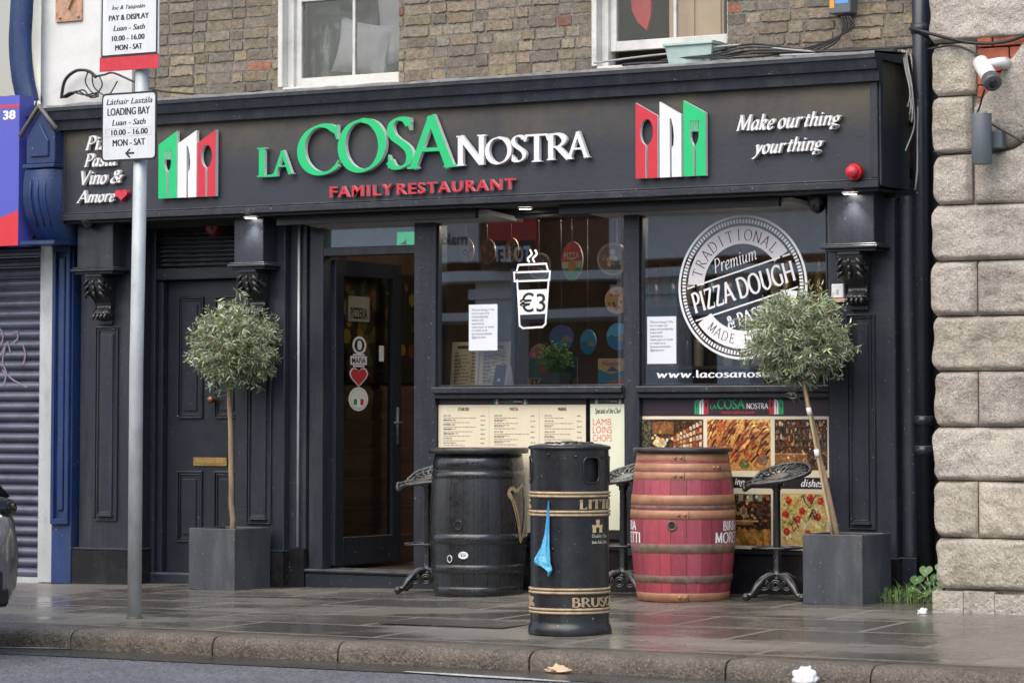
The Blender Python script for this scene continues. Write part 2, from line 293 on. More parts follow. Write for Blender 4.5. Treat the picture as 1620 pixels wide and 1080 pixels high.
# ------------------------------------------------------------------ mesh builder
ORG = {}
class MB:
    def __init__(s, smooth=False): s.v = []; s.f = []; s.c = []; s.sm = []; s.smooth = smooth
    def add(s, vs, fs, col=(1, 1, 1), smooth=None):
        o = len(s.v); s.v += [tuple(v) for v in vs]
        sm = s.smooth if smooth is None else smooth
        for f in fs: s.f.append([i+o for i in f]); s.c.append(col); s.sm.append(sm)
        return s
    def box(s, x0, x1, y0, y1, z0, z1, col=(1, 1, 1)):
        v = [(x, y, z) for z in (z0, z1) for y in (y0, y1) for x in (x0, x1)]
        return s.add(v, [(0, 2, 3, 1), (4, 5, 7, 6), (0, 1, 5, 4), (2, 6, 7, 3), (0, 4, 6, 2), (1, 3, 7, 5)], col, False)
    def quad(s, a, b, c, d, col=(1, 1, 1)): return s.add([a, b, c, d], [(0, 1, 2, 3)], col)
    def prism(s, poly, fr, d0, d1, col=(1, 1, 1), back=False, side=None):
        # poly: 2-D outline; fr(x, y, d) -> world; d1 is the outer (visible) side
        n = len(poly); A = [fr(x, y, d1) for x, y in poly]; B = [fr(x, y, d0) for x, y in poly]
        tri = tessellate_polygon([[Vector((x, y, 0)) for x, y in poly]])
        fs = [tuple(t) for t in tri]
        s.add(A, fs, col, False)
        if abs(d1-d0) > 1e-6:
            s.add(A+B, [(i, (i+1) % n, n+(i+1) % n, n+i) for i in range(n)], side or col, False)
            if back: s.add(B, [t[::-1] for t in fs], col, False)
        return s
    def tube(s, pts, r, n=8, col=(1, 1, 1), caps=True, close=False):
        pts = [Vector(p) for p in pts]; m = len(pts); vs = []; prev = None
        for i, p in enumerate(pts):
            a = pts[(i-1) % m] if close else pts[max(0, i-1)]; b = pts[(i+1) % m] if close else pts[min(m-1, i+1)]
            t = (b-a).normalized() if (b-a).length > 1e-9 else Vector((0, 0, 1))
            if prev is None:
                up = Vector((0, 0, 1)) if abs(t.z) < .9 else Vector((1, 0, 0)); q = t.cross(up).normalized()
            else:
                q = prev-t*prev.dot(t); q = q.normalized() if q.length > 1e-6 else t.orthogonal().normalized()
            prev = q; w = t.cross(q); rr = r[i] if isinstance(r, (list, tuple)) else r
            vs += [p+(q*cos(2*pi*k/n)+w*sin(2*pi*k/n))*rr for k in range(n)]
        fs = [(i*n+k, i*n+(k+1) % n, ((i+1) % m)*n+(k+1) % n, ((i+1) % m)*n+k) for i in range(m if close else m-1) for k in range(n)]
        if caps and not close: fs += [tuple(range(n))[::-1], tuple((m-1)*n+k for k in range(n))]
        return s.add(vs, fs, col, True)
    def lathe(s, prof, cx=0, cy=0, n=48, col=(1, 1, 1), rf=None, a0=0, smooth=True, caps=True):
        vs = []
        for r, z in prof:
            for k in range(n):
                a = a0+2*pi*k/n; q = r*(rf(k) if rf else 1); vs.append((cx+q*cos(a), cy+q*sin(a), z))
        m = len(prof)
        fs = [(i*n+k, i*n+(k+1) % n, (i+1)*n+(k+1) % n, (i+1)*n+k) for i in range(m-1) for k in range(n)]
        s.add(vs, fs, col, smooth)
        if caps:
            s.add(vs[:n], [tuple(range(n))[::-1]], col, False); s.add(vs[-n:], [tuple(range(n))], col, False)
        return s
    def disc(s, c, r, fr=None, n=24, col=(1, 1, 1), ry=None):
        vs = [(c[0]+r*cos(2*pi*k/n), c[1]+(ry or r)*sin(2*pi*k/n)) for k in range(n)]
        return vs
    def ball(s, c, r, n=12, col=(1, 1, 1), sc=(1, 1, 1)):
        prof = [(r*sin(pi*i/8), -r*cos(pi*i/8)) for i in range(9)]; vs = []
        for q, z in prof:
            for k in range(n): vs.append((c[0]+q*cos(2*pi*k/n)*sc[0], c[1]+q*sin(2*pi*k/n)*sc[1], c[2]+z*sc[2]))
        return s.add(vs, [(i*n+k, i*n+(k+1) % n, (i+1)*n+(k+1) % n, (i+1)*n+k) for i in range(8) for k in range(n)], col, True)
    def build(s, name, m, parent=None, bevel=0., seg=1):
        org = Vector(ORG.get(parent.name, (0, 0, 0))) if parent else Vector()
        me = bpy.data.meshes.new(name)
        me.from_pydata([Vector(v)-org for v in s.v], [], s.f)
        at = me.color_attributes.new('Col', 'FLOAT_COLOR', 'CORNER')
        k = 0; buf = []
        for p, c in zip(me.polygons, s.c): buf += [c[0], c[1], c[2], 1.]*p.loop_total
        at.data.foreach_set('color', buf)
        me.polygons.foreach_set('use_smooth', s.sm)
        bm = bmesh.new(); bm.from_mesh(me)
        bmesh.ops.remove_doubles(bm, verts=bm.verts, dist=1e-5) if bevel else None
        if bevel:
            bmesh.ops.recalc_face_normals(bm, faces=bm.faces)
            es = [e for e in bm.edges if len(e.link_faces) == 2 and e.calc_face_angle(0) > .6]
            bmesh.ops.bevel(bm, geom=es, offset=bevel, segments=seg, affect='EDGES', clamp_overlap=True, profile=.5)
        bm.to_mesh(me); bm.free()
        me.materials.append(m); me.update()
        o = bpy.data.objects.new(name, me); COL.objects.link(o)
        if parent: o.parent = parent; ORG[o.name] = tuple(org)
        return o
def tag(o, label=None, cat=None, group=None, kind=None):
    for k, v in (('label', label), ('category', cat), ('group', group), ('kind', kind)):
        if v: o[k] = v
    return o
def thing(name, loc, label, cat, group=None):
    o = bpy.data.objects.new(name, None); COL.objects.link(o); o.location = loc; o.empty_display_size = .1
    ORG[o.name] = tuple(loc); return tag(o, label, cat, group)
def solo(mb, name, m, loc, label, cat, group=None, **k):       # a thing that is one mesh
    mb.v = [tuple(Vector(v)-Vector(loc)) for v in mb.v]
    o = mb.build(name, m, None, **k); o.location = loc; return tag(o, label, cat, group)
def copy_tree(o, parent=None):
    c = o.copy(); COL.objects.link(c)
    if parent: c.parent = parent
    for ch in list(o.children): copy_tree(ch, c)
    return c
def wall(Y):                                                     # frame on a facade plane: d grows towards the street
    return lambda x, z, d: (x, Y-d, z)
def circ(cx, cy, r, n=32, ry=None, a0=0, a1=2*pi, full=True):
    m = n if full else n+1
    return [(cx+r*cos(a0+(a1-a0)*k/n), cy+(ry or r)*sin(a0+(a1-a0)*k/n)) for k in range(m)]
def ring_sector(cx, cy, r0, r1, a0, a1, n=40):
    return [(cx+r1*cos(a0+(a1-a0)*k/n), cy+r1*sin(a0+(a1-a0)*k/n)) for k in range(n+1)] + [(cx+r0*cos(a1+(a0-a1)*k/n), cy+r0*sin(a1+(a0-a1)*k/n)) for k in range(n+1)]

# ------------------------------------------------------------------ lettering: plain sans from the built-in face, and a pen-drawn serif
_TC = {}
def sans(body, bold=0., shear=0., align='LEFT', space=1., line=1.):
    key = (body, bold, shear, align, space, line)
    if key in _TC: return _TC[key]
    cu = bpy.data.curves.new('lettering', 'FONT'); cu.body = body; cu.size = 1; cu.offset = bold; cu.shear = shear; cu.align_x = align
    cu.space_character = space; cu.space_line = line; cu.resolution_u = 3; cu.fill_mode = 'FRONT'
    o = bpy.data.objects.new('lettering', cu); COL.objects.link(o)
    dg = bpy.context.evaluated_depsgraph_get(); dg.update(); me = bpy.data.meshes.new_from_object(o.evaluated_get(dg))
    V = [(v.co.x, v.co.y) for v in me.vertices]; F = [tuple(p.vertices) for p in me.polygons]
    bpy.data.objects.remove(o); bpy.data.curves.remove(cu); bpy.data.meshes.remove(me)
    _TC[key] = (V, F); return V, F
def bbox(V): return min(x for x, y in V), min(y for x, y in V), max(x for x, y in V), max(y for x, y in V)
def put_sans(mb, body, x0, z0, x1, z1, fr, d=.002, thick=0., col=(0, 0, 0), side=None, dbl=0., **k):
    V, F = sans(body, **k)
    if not V: return
    a, b, c, e = bbox(V); sx = (x1-x0)/(c-a); sy = (z1-z0)/(e-b)
    T = [(x0+(x-a)*sx, z0+(y-b)*sy) for x, y in V]
    mb.add([fr(x, y, d) for x, y in T], F, col, False)
    if dbl:
        for ox in (-dbl, dbl): mb.add([fr(x+ox, y, d+.0001+(.0001 if ox > 0 else 0)) for x, y in T], F, col, False)
    if thick:
        cnt = {}
        for f in F:
            for i in range(len(f)):
                e2 = (f[i], f[(i+1) % len(f)]); cnt[e2] = cnt.get(e2, 0)+1
        rim = [e2 for e2 in cnt if (e2[1], e2[0]) not in cnt]
        for i, j in rim:
            mb.add([fr(*T[i], d), fr(*T[i], d-thick), fr(*T[j], d-thick), fr(*T[j], d)], [(0, 1, 2, 3)], side or col, False)

# glyph: advance, strokes (smooth flag, points), feet (x, y, half length)
def EL(cx, cy, rx, ry, a0, a1, n=8): return [(cx+rx*cos(radians(a0+(a1-a0)*i/n)), cy+ry*sin(radians(a0+(a1-a0)*i/n))) for i in range(n+1)]
def TK(x, ya, yb, w=.13):                                        # wedge-shaped arm ending
    return (2, [(x-w, ya), (x, ya), (x+(.012 if w > 0 else -.012), yb), (x-(.02 if w > 0 else -.02), yb), (x-w*.5, ya+(yb-ya)*.28)])
G = {
 'A': (.92, [(0, [(.08, 0), (.46, 1.0)]), (0, [(.44, 1.02), (.84, 0)]), (0, [(.21, .36), (.70, .36)])], [(.08, 0, .11), (.85, 0, .13)]),
 'B': (.72, [(0, [(.17, 0), (.17, 1)]), (1, [(.15, .98), (.42, .97), (.55, .77), (.42, .56), (.15, .53)]), (1, [(.15, .53), (.47, .51), (.62, .27), (.46, .03), (.15, .02)])], [(.13, 0, .09), (.13, 1, .09)]),
 'C': (.88, [(1, EL(.53, .5, .43, .485, 50, 318, 11)), (2, [(.72, .94), (.79, .93), (.835, .985), (.845, .985), (.845, .69), (.82, .69), (.79, .79), (.72, .89)]), (2, [(.72, .05), (.83, .09), (.87, .27), (.845, .27), (.79, .16), (.72, .10)])], []),
 'D': (.94, [(0, [(.17, 0), (.17, 1)]), (1, [(.15, .98), (.30, .98)]+EL(.40, .5, .44, .48, 84, -84, 9)+[(.30, .02), (.15, .02)])], [(.13, 0, .09), (.13, 1, .09)]),
 'E': (.70, [(0, [(.17, 0), (.17, 1)]), (0, [(.15, .975), (.58, .975)]), (0, [(.15, .52), (.48, .52)]), (0, [(.15, .025), (.62, .025)]), TK(.58, 1, .80), TK(.62, 0, .22), (0, [(.48, .6), (.48, .44)])], [(.13, 0, .09), (.13, 1, .09)]),
 'F': (.64, [(0, [(.17, 0), (.17, 1)]), (0, [(.15, .975), (.58, .975)]), (0, [(.15, .52), (.46, .52)]), TK(.58, 1, .78)], [(.17, 0, .12), (.13, 1, .09)]),
 'G': (.94, [(1, EL(.53, .5, .43, .485, 52, 306, 11)), (0, [(.79, .08), (.79, .42)]), (2, [(.72, .94), (.79, .93), (.835, .985), (.845, .985), (.845, .69), (.82, .69), (.79, .79), (.72, .89)])], [(.78, .42, .13)]),
 'H': (.98, [(0, [(.18, 0), (.18, 1)]), (0, [(.80, 0), (.80, 1)]), (0, [(.18, .51), (.80, .51)])], [(.18, 0, .13), (.18, 1, .13), (.80, 0, .13), (.80, 1, .13)]),
 'I': (.38, [(0, [(.19, 0), (.19, 1)])], [(.19, 0, .13), (.19, 1, .13)]),
 'L': (.70, [(0, [(.19, 0), (.19, 1)]), (0, [(.17, .025), (.60, .025)]), TK(.62, 0, .25, .18)], [(.17, 0, .11), (.19, 1, .13)]),
 'M': (1.08, [(0, [(.16, 0), (.20, 1)]), (0, [(.20, 1.0), (.53, .06)]), (0, [(.53, .06), (.86, 1.0)]), (0, [(.86, 1), (.91, 0)])], [(.16, 0, .10), (.91, 0, .13), (.16, 1, .09), (.90, 1, .09)]),
 'N': (1.0, [(0, [(.18, 0), (.18, .98)]), (0, [(.17, .98), (.83, .03)]), (0, [(.83, 0), (.83, 1)])], [(.18, 0, .12), (.83, 1, .13), (.14, 1, .08)]),
 'O': (1.0, [(1, EL(.5, .5, .41, .485, 90, 450, 12)[:-1]+[EL(.5, .5, .41, .485, 90, 450, 12)[0]])], []),
 'P': (.68, [(0, [(.17, 0), (.17, 1)]), (1, [(.15, .98), (.44, .97), (.60, .74), (.44, .48), (.15, .46)])], [(.17, 0, .13), (.13, 1, .09)]),
 'R': (.80, [(0, [(.17, 0), (.17, 1)]), (1, [(.15, .98), (.43, .97), (.58, .75), (.43, .52), (.15, .50)]), (0, [(.36, .52), (.72, .01)])], [(.17, 0, .12), (.13, 1, .09), (.74, 0, .09)]),
 'S': (.66, [(1, [(.53, .87), (.46, .95), (.36, .985), (.23, .97), (.14, .88), (.12, .76), (.17, .65), (.28, .555), (.41, .465), (.52, .36), (.555, .24), (.51, .11), (.40, .03), (.28, .015), (.17, .05), (.10, .15)]), (2, [(.42, .955), (.51, .95), (.56, 1.0), (.575, 1.0), (.575, .75), (.55, .75), (.52, .84), (.44, .92)]), (2, [(.22, .045), (.13, .05), (.085, .0), (.07, .0), (.07, .28), (.095, .28), (.13, .17), (.20, .085)])], []),
 'T': (.80, [(0, [(.40, 0), (.40, 1)]), (0, [(.06, .975), (.74, .975)]), TK(.06, 1, .76, -.13), TK(.74, 1, .76)], [(.40, 0, .14)]),
 'U': (.94, [(1, [(.17, 1), (.17, .45), (.20, .2), (.46, .02), (.74, .2), (.78, .45), (.78, 1)])], [(.17, 1, .13), (.78, 1, .12)]),
 'V': (.92, [(0, [(.10, 1), (.47, 0)]), (0, [(.46, 0), (.82, 1)])], [(.10, 1, .12), (.82, 1, .11)]),
 'Z': (.76, [(0, [(.10, .97), (.68, .97)]), (0, [(.65, .97), (.10, .03)]), (0, [(.08, .03), (.70, .03)]), TK(.10, 1, .76, -.13), TK(.70, 0, .26)], []),
 'a': (.58, [(1, [(.42, .52), (.30, .62), (.13, .50), (.07, .24), (.16, .03), (.30, .10), (.43, .36)]), (1, [(.45, .62), (.42, .18), (.46, .04), (.56, .08)])], []),
 'c': (.50, [(1, [(.43, .50), (.30, .63), (.12, .48), (.08, .24), (.18, .03), (.34, .04), (.44, .16)])], []),
 'd': (.60, [(1, [(.42, .52), (.30, .62), (.13, .50), (.07, .24), (.16, .03), (.30, .10), (.43, .36)]), (1, [(.46, 1.0), (.43, .2), (.47, .04), (.57, .08)])], [(.42, 1, .06)]),
 'e': (.50, [(1, [(.09, .28), (.30, .33), (.43, .47), (.34, .62), (.18, .55), (.08, .26), (.18, .03), (.33, .04), (.44, .17)])], []),
 'f': (.36, [(1, [(.44, .94), (.36, 1.0), (.26, .84), (.20, .3), (.17, 0)]), (0, [(.07, .58), (.38, .58)])], []),
 'g': (.56, [(1, [(.27, .62), (.12, .52), (.12, .32), (.26, .24), (.40, .34), (.40, .53), (.27, .62)]), (1, [(.18, .25), (.10, .12), (.24, .03), (.42, -.04), (.44, -.2), (.24, -.30), (.05, -.2), (.10, -.06), (.26, .03)]), (0, [(.38, .56), (.56, .60)])], []),
 'h': (.60, [(0, [(.13, 1), (.13, 0)]), (1, [(.13, .34), (.24, .55), (.38, .61), (.46, .48), (.44, .16), (.49, .03), (.58, .08)])], [(.10, 1, .06)]),
 'i': (.32, [(1, [(.05, .54), (.14, .61), (.15, .15), (.20, .03), (.29, .08)]), (0, [(.15, .80), (.17, .90)])], []),
 'k': (.56, [(0, [(.13, 1), (.13, 0)]), (1, [(.13, .26), (.34, .40), (.42, .55), (.30, .62), (.20, .50)]), (1, [(.22, .36), (.36, .10), (.44, .02), (.54, .08)])], [(.10, 1, .06)]),
 'l': (.30, [(1, [(.14, 1), (.14, .2), (.18, .04), (.27, .08)])], [(.11, 1, .06)]),
 'm': (.90, [(1, [(.05, .54), (.13, .60), (.13, 0)]), (1, [(.13, .34), (.24, .56), (.36, .61), (.43, .48), (.42, 0)]), (1, [(.42, .34), (.54, .56), (.66, .61), (.74, .48), (.72, .16), (.77, .03), (.86, .08)])], []),
 'n': (.62, [(1, [(.05, .54), (.13, .60), (.13, 0)]), (1, [(.13, .34), (.25, .56), (.39, .61), (.47, .48), (.45, .16), (.50, .03), (.59, .08)])], []),
 'o': (.56, [(1, EL(.28, .31, .20, .30, 90, 450, 10)[:-1]+[EL(.28, .31, .20, .30, 90, 450, 10)[0]])], []),
 'p': (.60, [(1, [(.05, .54), (.14, .60), (.14, -.3)]), (1, [(.14, .34), (.25, .56), (.38, .61), (.50, .46), (.48, .18), (.34, .02), (.16, .10)])], [(.14, -.3, .1)]),
 'r': (.44, [(1, [(.05, .54), (.13, .60), (.13, 0)]), (1, [(.13, .34), (.22, .54), (.34, .62), (.42, .55)])], []),
 's': (.44, [(1, [(.36, .52), (.24, .62), (.12, .52), (.20, .36), (.34, .24), (.34, .08), (.20, .01), (.07, .12)])], []),
 't': (.38, [(1, [(.20, .82), (.16, .4), (.14, .14), (.20, .02), (.33, .09)]), (0, [(.05, .58), (.34, .58)])], []),
 'u': (.62, [(1, [(.05, .54), (.13, .60), (.12, .2), (.20, .03), (.34, .10), (.45, .34)]), (1, [(.47, .61), (.44, .16), (.49, .03), (.59, .08)])], []),
 'w': (.84, [(1, [(.05, .56), (.13, .60), (.22, 0)]), (0, [(.21, 0), (.42, .58)]), (0, [(.42, .58), (.54, 0)]), (0, [(.53, 0), (.76, .60)])], []),
 'y': (.56, [(1, [(.05, .54), (.13, .60), (.22, .30), (.28, 0)]), (1, [(.50, .60), (.42, .3), (.26, -.06), (.10, -.29), (.02, -.24)])], []),
 'z': (.46, [(0, [(.07, .59), (.40, .59)]), (0, [(.39, .59), (.06, .03)]), (0, [(.05, .03), (.40, .03)])], []),
 'v': (.54, [(1, [(.05, .56), (.13, .60), (.24, 0)]), (0, [(.23, 0), (.46, .60)])], []),
 'Y': (.84, [(0, [(.42, 0), (.42, .45)]), (0, [(.10, 1), (.43, .43)]), (0, [(.42, .43), (.74, 1)])], [(.42, 0, .12), (.10, 1, .11), (.75, 1, .1)]),
 '&': (.80, [(1, [(.72, .56), (.60, .22), (.40, .01), (.16, .06), (.10, .26), (.22, .46), (.42, .62), (.46, .84), (.34, .97), (.20, .88), (.24, .68), (.44, .36), (.62, .1), (.76, .03)]), (0, [(.58, .56), (.84, .56)])], []),
 '.': (.24, [(0, [(.09, .08), (.16, .08)])], []), ' ': (.30, [], []),
}
def crom(p, k=5):
    out = []; n = len(p)
    for i in range(n-1):
        a, b, c, d = p[max(0, i-1)], p[i], p[i+1], p[min(n-1, i+2)]
        for j in range(k):
            t = j/k; out.append(tuple(.5*((2*b[q])+(c[q]-a[q])*t+(2*a[q]-5*b[q]+4*c[q]-d[q])*t*t+(3*b[q]-a[q]-3*c[q]+d[q])*t**3) for q in range(len(b))))
    out.append(tuple(p[-1])); return out
def pen(body, thick=.15, thin=.05, nib=radians(22), shear=0., foot=1., slab=None, space=0.):
    # returns outlines (each a closed ribbon polygon) for a line of pen-drawn serif lettering
    out = []; x0 = 0; ft = slab or thin
    for ch in body:
        adv, st, feet = G[ch]
        for sm, p in st:
            if sm == 2:
                out.append([(x0+x+shear*y, y) for x, y in p]); continue
            q = crom(p) if sm else [p[0], p[1]]
            L, R = [], []; closed = sm and p[0] == p[-1]
            for i, (x, y) in enumerate(q):
                a = q[i-1] if i else (q[-2] if closed else q[0]); b = q[i+1] if i < len(q)-1 else (q[1] if closed else q[-1])
                t = atan2(b[1]-a[1], b[0]-a[0]); w = hypot(thick*sin(t-nib), thin*cos(t-nib))/2
                L.append((x-sin(t)*w, y+cos(t)*w)); R.append((x+sin(t)*w, y-cos(t)*w))
            if closed:
                # two halves, so that each stays a simple outline
                h = len(q)//2
                polys = [L[:h+1]+R[:h+1][::-1], L[h:]+R[h:][::-1]]
            else: polys = [L+R[::-1]]
            for g in polys: out.append([(x0+x+shear*y, y) for x, y in g])
        if foot:
            for fx, fy, fl in feet:
                fl *= foot; s = 1 if fy < .5 else -1; y1 = fy+s*ft
                g = [(fx-fl, fy), (fx+fl, fy), (fx+fl, y1-s*ft*.25), (fx+fl*.45, y1+s*ft*.15), (fx-fl*.45, y1+s*ft*.15), (fx-fl, y1-s*ft*.25)]
                if s < 0: g = g[::-1]
                out.append([(x0+x+shear*y, y) for x, y in g])
        x0 += adv+space
    return out
def put_pen(mb, body, x0, z0, x1, z1, fr, d=.002, relief=0., col=(1, 1, 1), step=.0003, side=None, **k):
    gs = pen(body, **k)
    pts = [p for g in gs for p in g]; a, b, c, e = bbox(pts); sx = (x1-x0)/(c-a); sy = (z1-z0)/(e-b)
    for i, g in enumerate(gs):
        dd = d+step*(i % 7)
        mb.prism([(x0+(x-a)*sx, z0+(y-b)*sy) for x, y in g], fr, d-relief if relief else dd, dd, col, side=side)
def rot_frame(fr, cx, cy, a):
    return lambda x, y, d: fr(cx+x*cos(a)-y*sin(a), cy+x*sin(a)+y*cos(a), d)

# ================================================================== SETTING: road, gutter, kerb, pavement
KY = 13.6
def zr(x): return max(-.125, min(-.075, -.107+.0031*(x+11.6)))
def sheet(name, m, xs, ys, zf):
    mb = MB(True); n = len(xs)
    mb.add([(x, y, zf(x, y)) for y in ys for x in xs], [(j*n+i, j*n+i+1, (j+1)*n+i+1, (j+1)*n+i) for j in range(len(ys)-1) for i in range(n-1)])
    return tag(mb.build(name, m), kind='structure')
XS = [-90, -40, -25] + [-20+i*.5 for i in range(45)] + [10, 40, 90]
sheet('road', M['road'], [-200, -60, -20, -16, -12, -8, -4, 0, 20, 60, 200], [-200, -60, 2.5, 6, 9, 13.7, 20, 60, 200], lambda x, y: zr(x)-.008 if 2 < y < 30 else -.2)
sheet('gutter', M['gutter'], [-60, -20, -16, -12, -8, -4, 0, 60], [KY-.42, KY+.02], lambda x, y: zr(x)-.004)
sheet('pavement', M['pave'], XS, [KY+.24+i*.25 for i in range(18)], lambda x, y: zg(x, y))
tag(MB().box(-60, 60, -5.2, 2.4, -.3, .0).build('far_pavement', M['pave']), kind='structure')
mb = MB(True); x = -30.
rk = random.Random(3)
while x < 12:
    L = rk.uniform(.75, 1.25) if x > -16 else 3
    x1 = x+L-.012; nx = 8
    prof = [(0, -.13), (-.004, -.075), (.0, -.035), (.016, -.010), (.045, .003), (.10, .006), (.27, .005), (.285, -.05)]
    vs = []; jj = rk.uniform(-.008, .008)
    for i in range(nx+1):
        xx = x+(x1-x)*i/nx; e = .012 if i in (0, nx) else 0
        for py, pz in prof:
            w = noise.noise((xx*3.1, py*9, pz*9))*.008
            vs.append((xx, KY+py+jj+(e if py < .1 else 0)+w*(1 if py < .2 else 0), pz-e*.6*(pz > -.05)+w*.5*(py < .2)))
    k = len(prof)
    mb.add(vs, [(i*k+j, (i+1)*k+j, (i+1)*k+j+1, i*k+j+1) for i in range(nx) for j in range(k-1)])
    mb.add([vs[j] for j in range(k)], [tuple(range(k))], smooth=False); mb.add(vs[-k:], [tuple(range(k))[::-1]], smooth=False)
    x += L
tag(mb.build('kerb', M['kerb']), kind='structure')
mb = MB()
def gnd(px, py, z=-.107):
    d = P(px, py, 1.) - Vector((0, 0, EYE)); t = (z-EYE)/d.z; return Vector((0, 0, EYE))+d*t
for a, b, w in (((0, 1023), (178, 1026), .05), ((640, 1064), (900, 1081), .09), ((-400, 1019), (-20, 1022), .05)):
    p, q = gnd(*a), gnd(*b); n = 12
    vs = []
    for i in range(n+1):
        c = p.lerp(q, i/n); ww = w*(.35+.65*min(1, 3*min(i, n-i)/n)); vs += [(c.x, c.y-ww/2, zr(c.x)), (c.x, c.y+ww/2, zr(c.x))]
    mb.add(vs, [(2*i, 2*i+2, 2*i+3, 2*i+1) for i in range(n)])
tag(mb.build('road_marking', M['line']), kind='structure')
# iron cover let into the paving
mb = MB(); a, b = gnd(600, 988, .02), gnd(850, 990, .027)
cx, cy, cz = (a.x+b.x)/2-.1, 14.85, zg(-9.4, 14.85)
solo(MB().box(cx-.40, cx+.42, cy-.19, cy+.19, cz+.002, cz+.008), 'inspection_cover', M['manhole'], (cx, cy, cz), 'flat dark iron inspection cover set in the wet paving left of the litter bin', 'manhole cover')

# ================================================================== RESTAURANT BUILDING
X0, X1 = -14.17, -7.815
rb = thing('restaurant_building', (-11, YP, .05), 'brick building with a black restaurant shopfront, green white and red lettering on its fascia', 'restaurant')
# --- upper brick wall, brick by brick round the two window openings
UW = [(-12.56, -11.585, 3.47), (-10.035, -9.07, 3.47)]
def in_win(x, z, m=0): return any(a-m < x < b+m and z > c-m for a, b, c in UW)
mb = MB(); XL, XR, ZB, ZT = -13.86, -7.62, 3.0, 5.4
mort = (.215, .198, .165)
edges = [XL] + [e for a, b, c in UW for e in (a, b)] + [XR]
for i in range(0, len(edges)-1):
    if i % 2 == 0: mb.box(edges[i], edges[i+1], YBR+.005, YBR+.3, ZB, ZT, mort)
    else: mb.box(edges[i], edges[i+1], YBR+.005, YBR+.3, ZB, 3.44, mort)
pal = [(.26, .205, .125), (.23, .185, .12), (.19, .155, .11), (.27, .215, .14), (.17, .14, .105), (.16, .14, .11), (.21, .155, .11), (.145, .128, .105), (.30, .23, .12), (.21, .18, .135)]
rk = random.Random(11); z = ZB; row = 0
while z < ZT:
    x = XL-(.11 if row % 2 else 0)-rk.uniform(0, .03); k = 0
    while x < XR:
        w = (.205 if (k+row) % 2 == 0 else .097)+rk.uniform(-.008, .008); k += 1
        a, b = max(x, XL), min(x+w, XR)
        if b-a > .03:
            for ua, ub, uc in UW:
                if z+.06 > uc-.02:
                    if ua < b and a < ub:
                        if a < ua: b = ua
                        elif b > ub: a = ub
                        else: a = b
            if b-a > .03:
                c = list(rk.choice(pal)); g = rk.uniform(.85, 1.5); c = [(q*.55+m_*.45)*g for q, m_ in zip(c, (.205, .178, .14))]
                if any(0 < ua-b < .20 or 0 <= a-ub < .10 for ua, ub, uc in UW) and rk.random() < .14: c = [.24*g, .10*g, .065*g]
                zz0, zz1 = z+rk.uniform(-.002, .002), z+.062+rk.uniform(-.003, .003); o = rk.uniform(-.004, .006)
                vs = []
                n = 8
                top = [(a+(b-a)*i/n, zz1+rk.uniform(-.007, .003)) for i in range(n+1)]; bot = [(a+(b-a)*i/n, zz0+rk.uniform(-.003, .007)) for i in range(n+1)]
                F = [(x_, YBR-o, z_) for x_, z_ in bot+top[::-1]]; Bk = [(x_, YBR+.02, z_) for x_, z_ in bot+top[::-1]]
                m_ = len(F); mb.add(F+Bk, [tuple(range(m_))]+[(i, m_+i, m_+(i+1) % m_, (i+1) % m_) for i in range(m_)], tuple(c))
        x += w+.016
    z += .0755; row += 1
mb.build('brick_wall', M['brick'], rb)
MB().box(XL, XR, YBR+.3, YBR+.32, 3.0, 3.44).box(XL, XR, YBR+.32, 22, 5.4, 5.5).box(XL, XL+.1, YBR+.3, 22, 2.75, 5.4).box(XR-.1, XR, YBR+.3, 22, 0, 5.4).box(XL+.1, XR-.1, 20.4, 20.5, 2.75, 5.4).box(XL+.1, XR-.1, YBR+.33, 20.4, 2.66, 2.74).box(-13.9, -12.40, 17.75, 17.8, -.05, 2.6).build('interior_wall', M['roomwall'], rb)  # last box is an added board stopping light leaks behind the side door

# --- sash windows
def sash(a, b, zs, raised):
    o = MB()
    o.box(a+.005, a+.055, YBR+.06, YBR+.16, zs, ZT).box(b-.012, b, YBR+.06, YBR+.16, zs, ZT)         # box frame
    z0 = zs+raised
    o.box(a+.055, a+.10, YBR+.09, YBR+.13, z0, ZT-.1).box(b-.05, b-.012, YBR+.09, YBR+.13, z0, ZT-.1)
    o.box(a+.10, b-.05, YBR+.088, YBR+.132, z0, z0+.065)
    xm = a+.10+(b-.05-a-.10)*.53; o.box(xm-.011, xm+.011, YBR+.095, YBR+.125, z0+.065, ZT-.1)
    zm = zs+.60
    o.box(a+.10, b-.05, YBR+.082, YBR+.138, zm, zm+.04)
    w = o.build('sash_window', M['white'], rb, bevel=.003)
    MB().box(a+.09, b-.04, YBR+.108, YBR+.112, z0+.05, ZT-.1).build('pane', M['upglass'], w)
    MB().box(a-.035, a+.004, YBR-.006, YBR+.16, zs, ZT).box(a, b, YBR+.0, YBR+.06, zs-.045, zs-.002).build('reveal', M['white'], w, bevel=.004)
    return w
sash(UW[0][0], UW[0][1], 3.47, .0); sash(UW[1][0], UW[1][1], 3.47, .10)
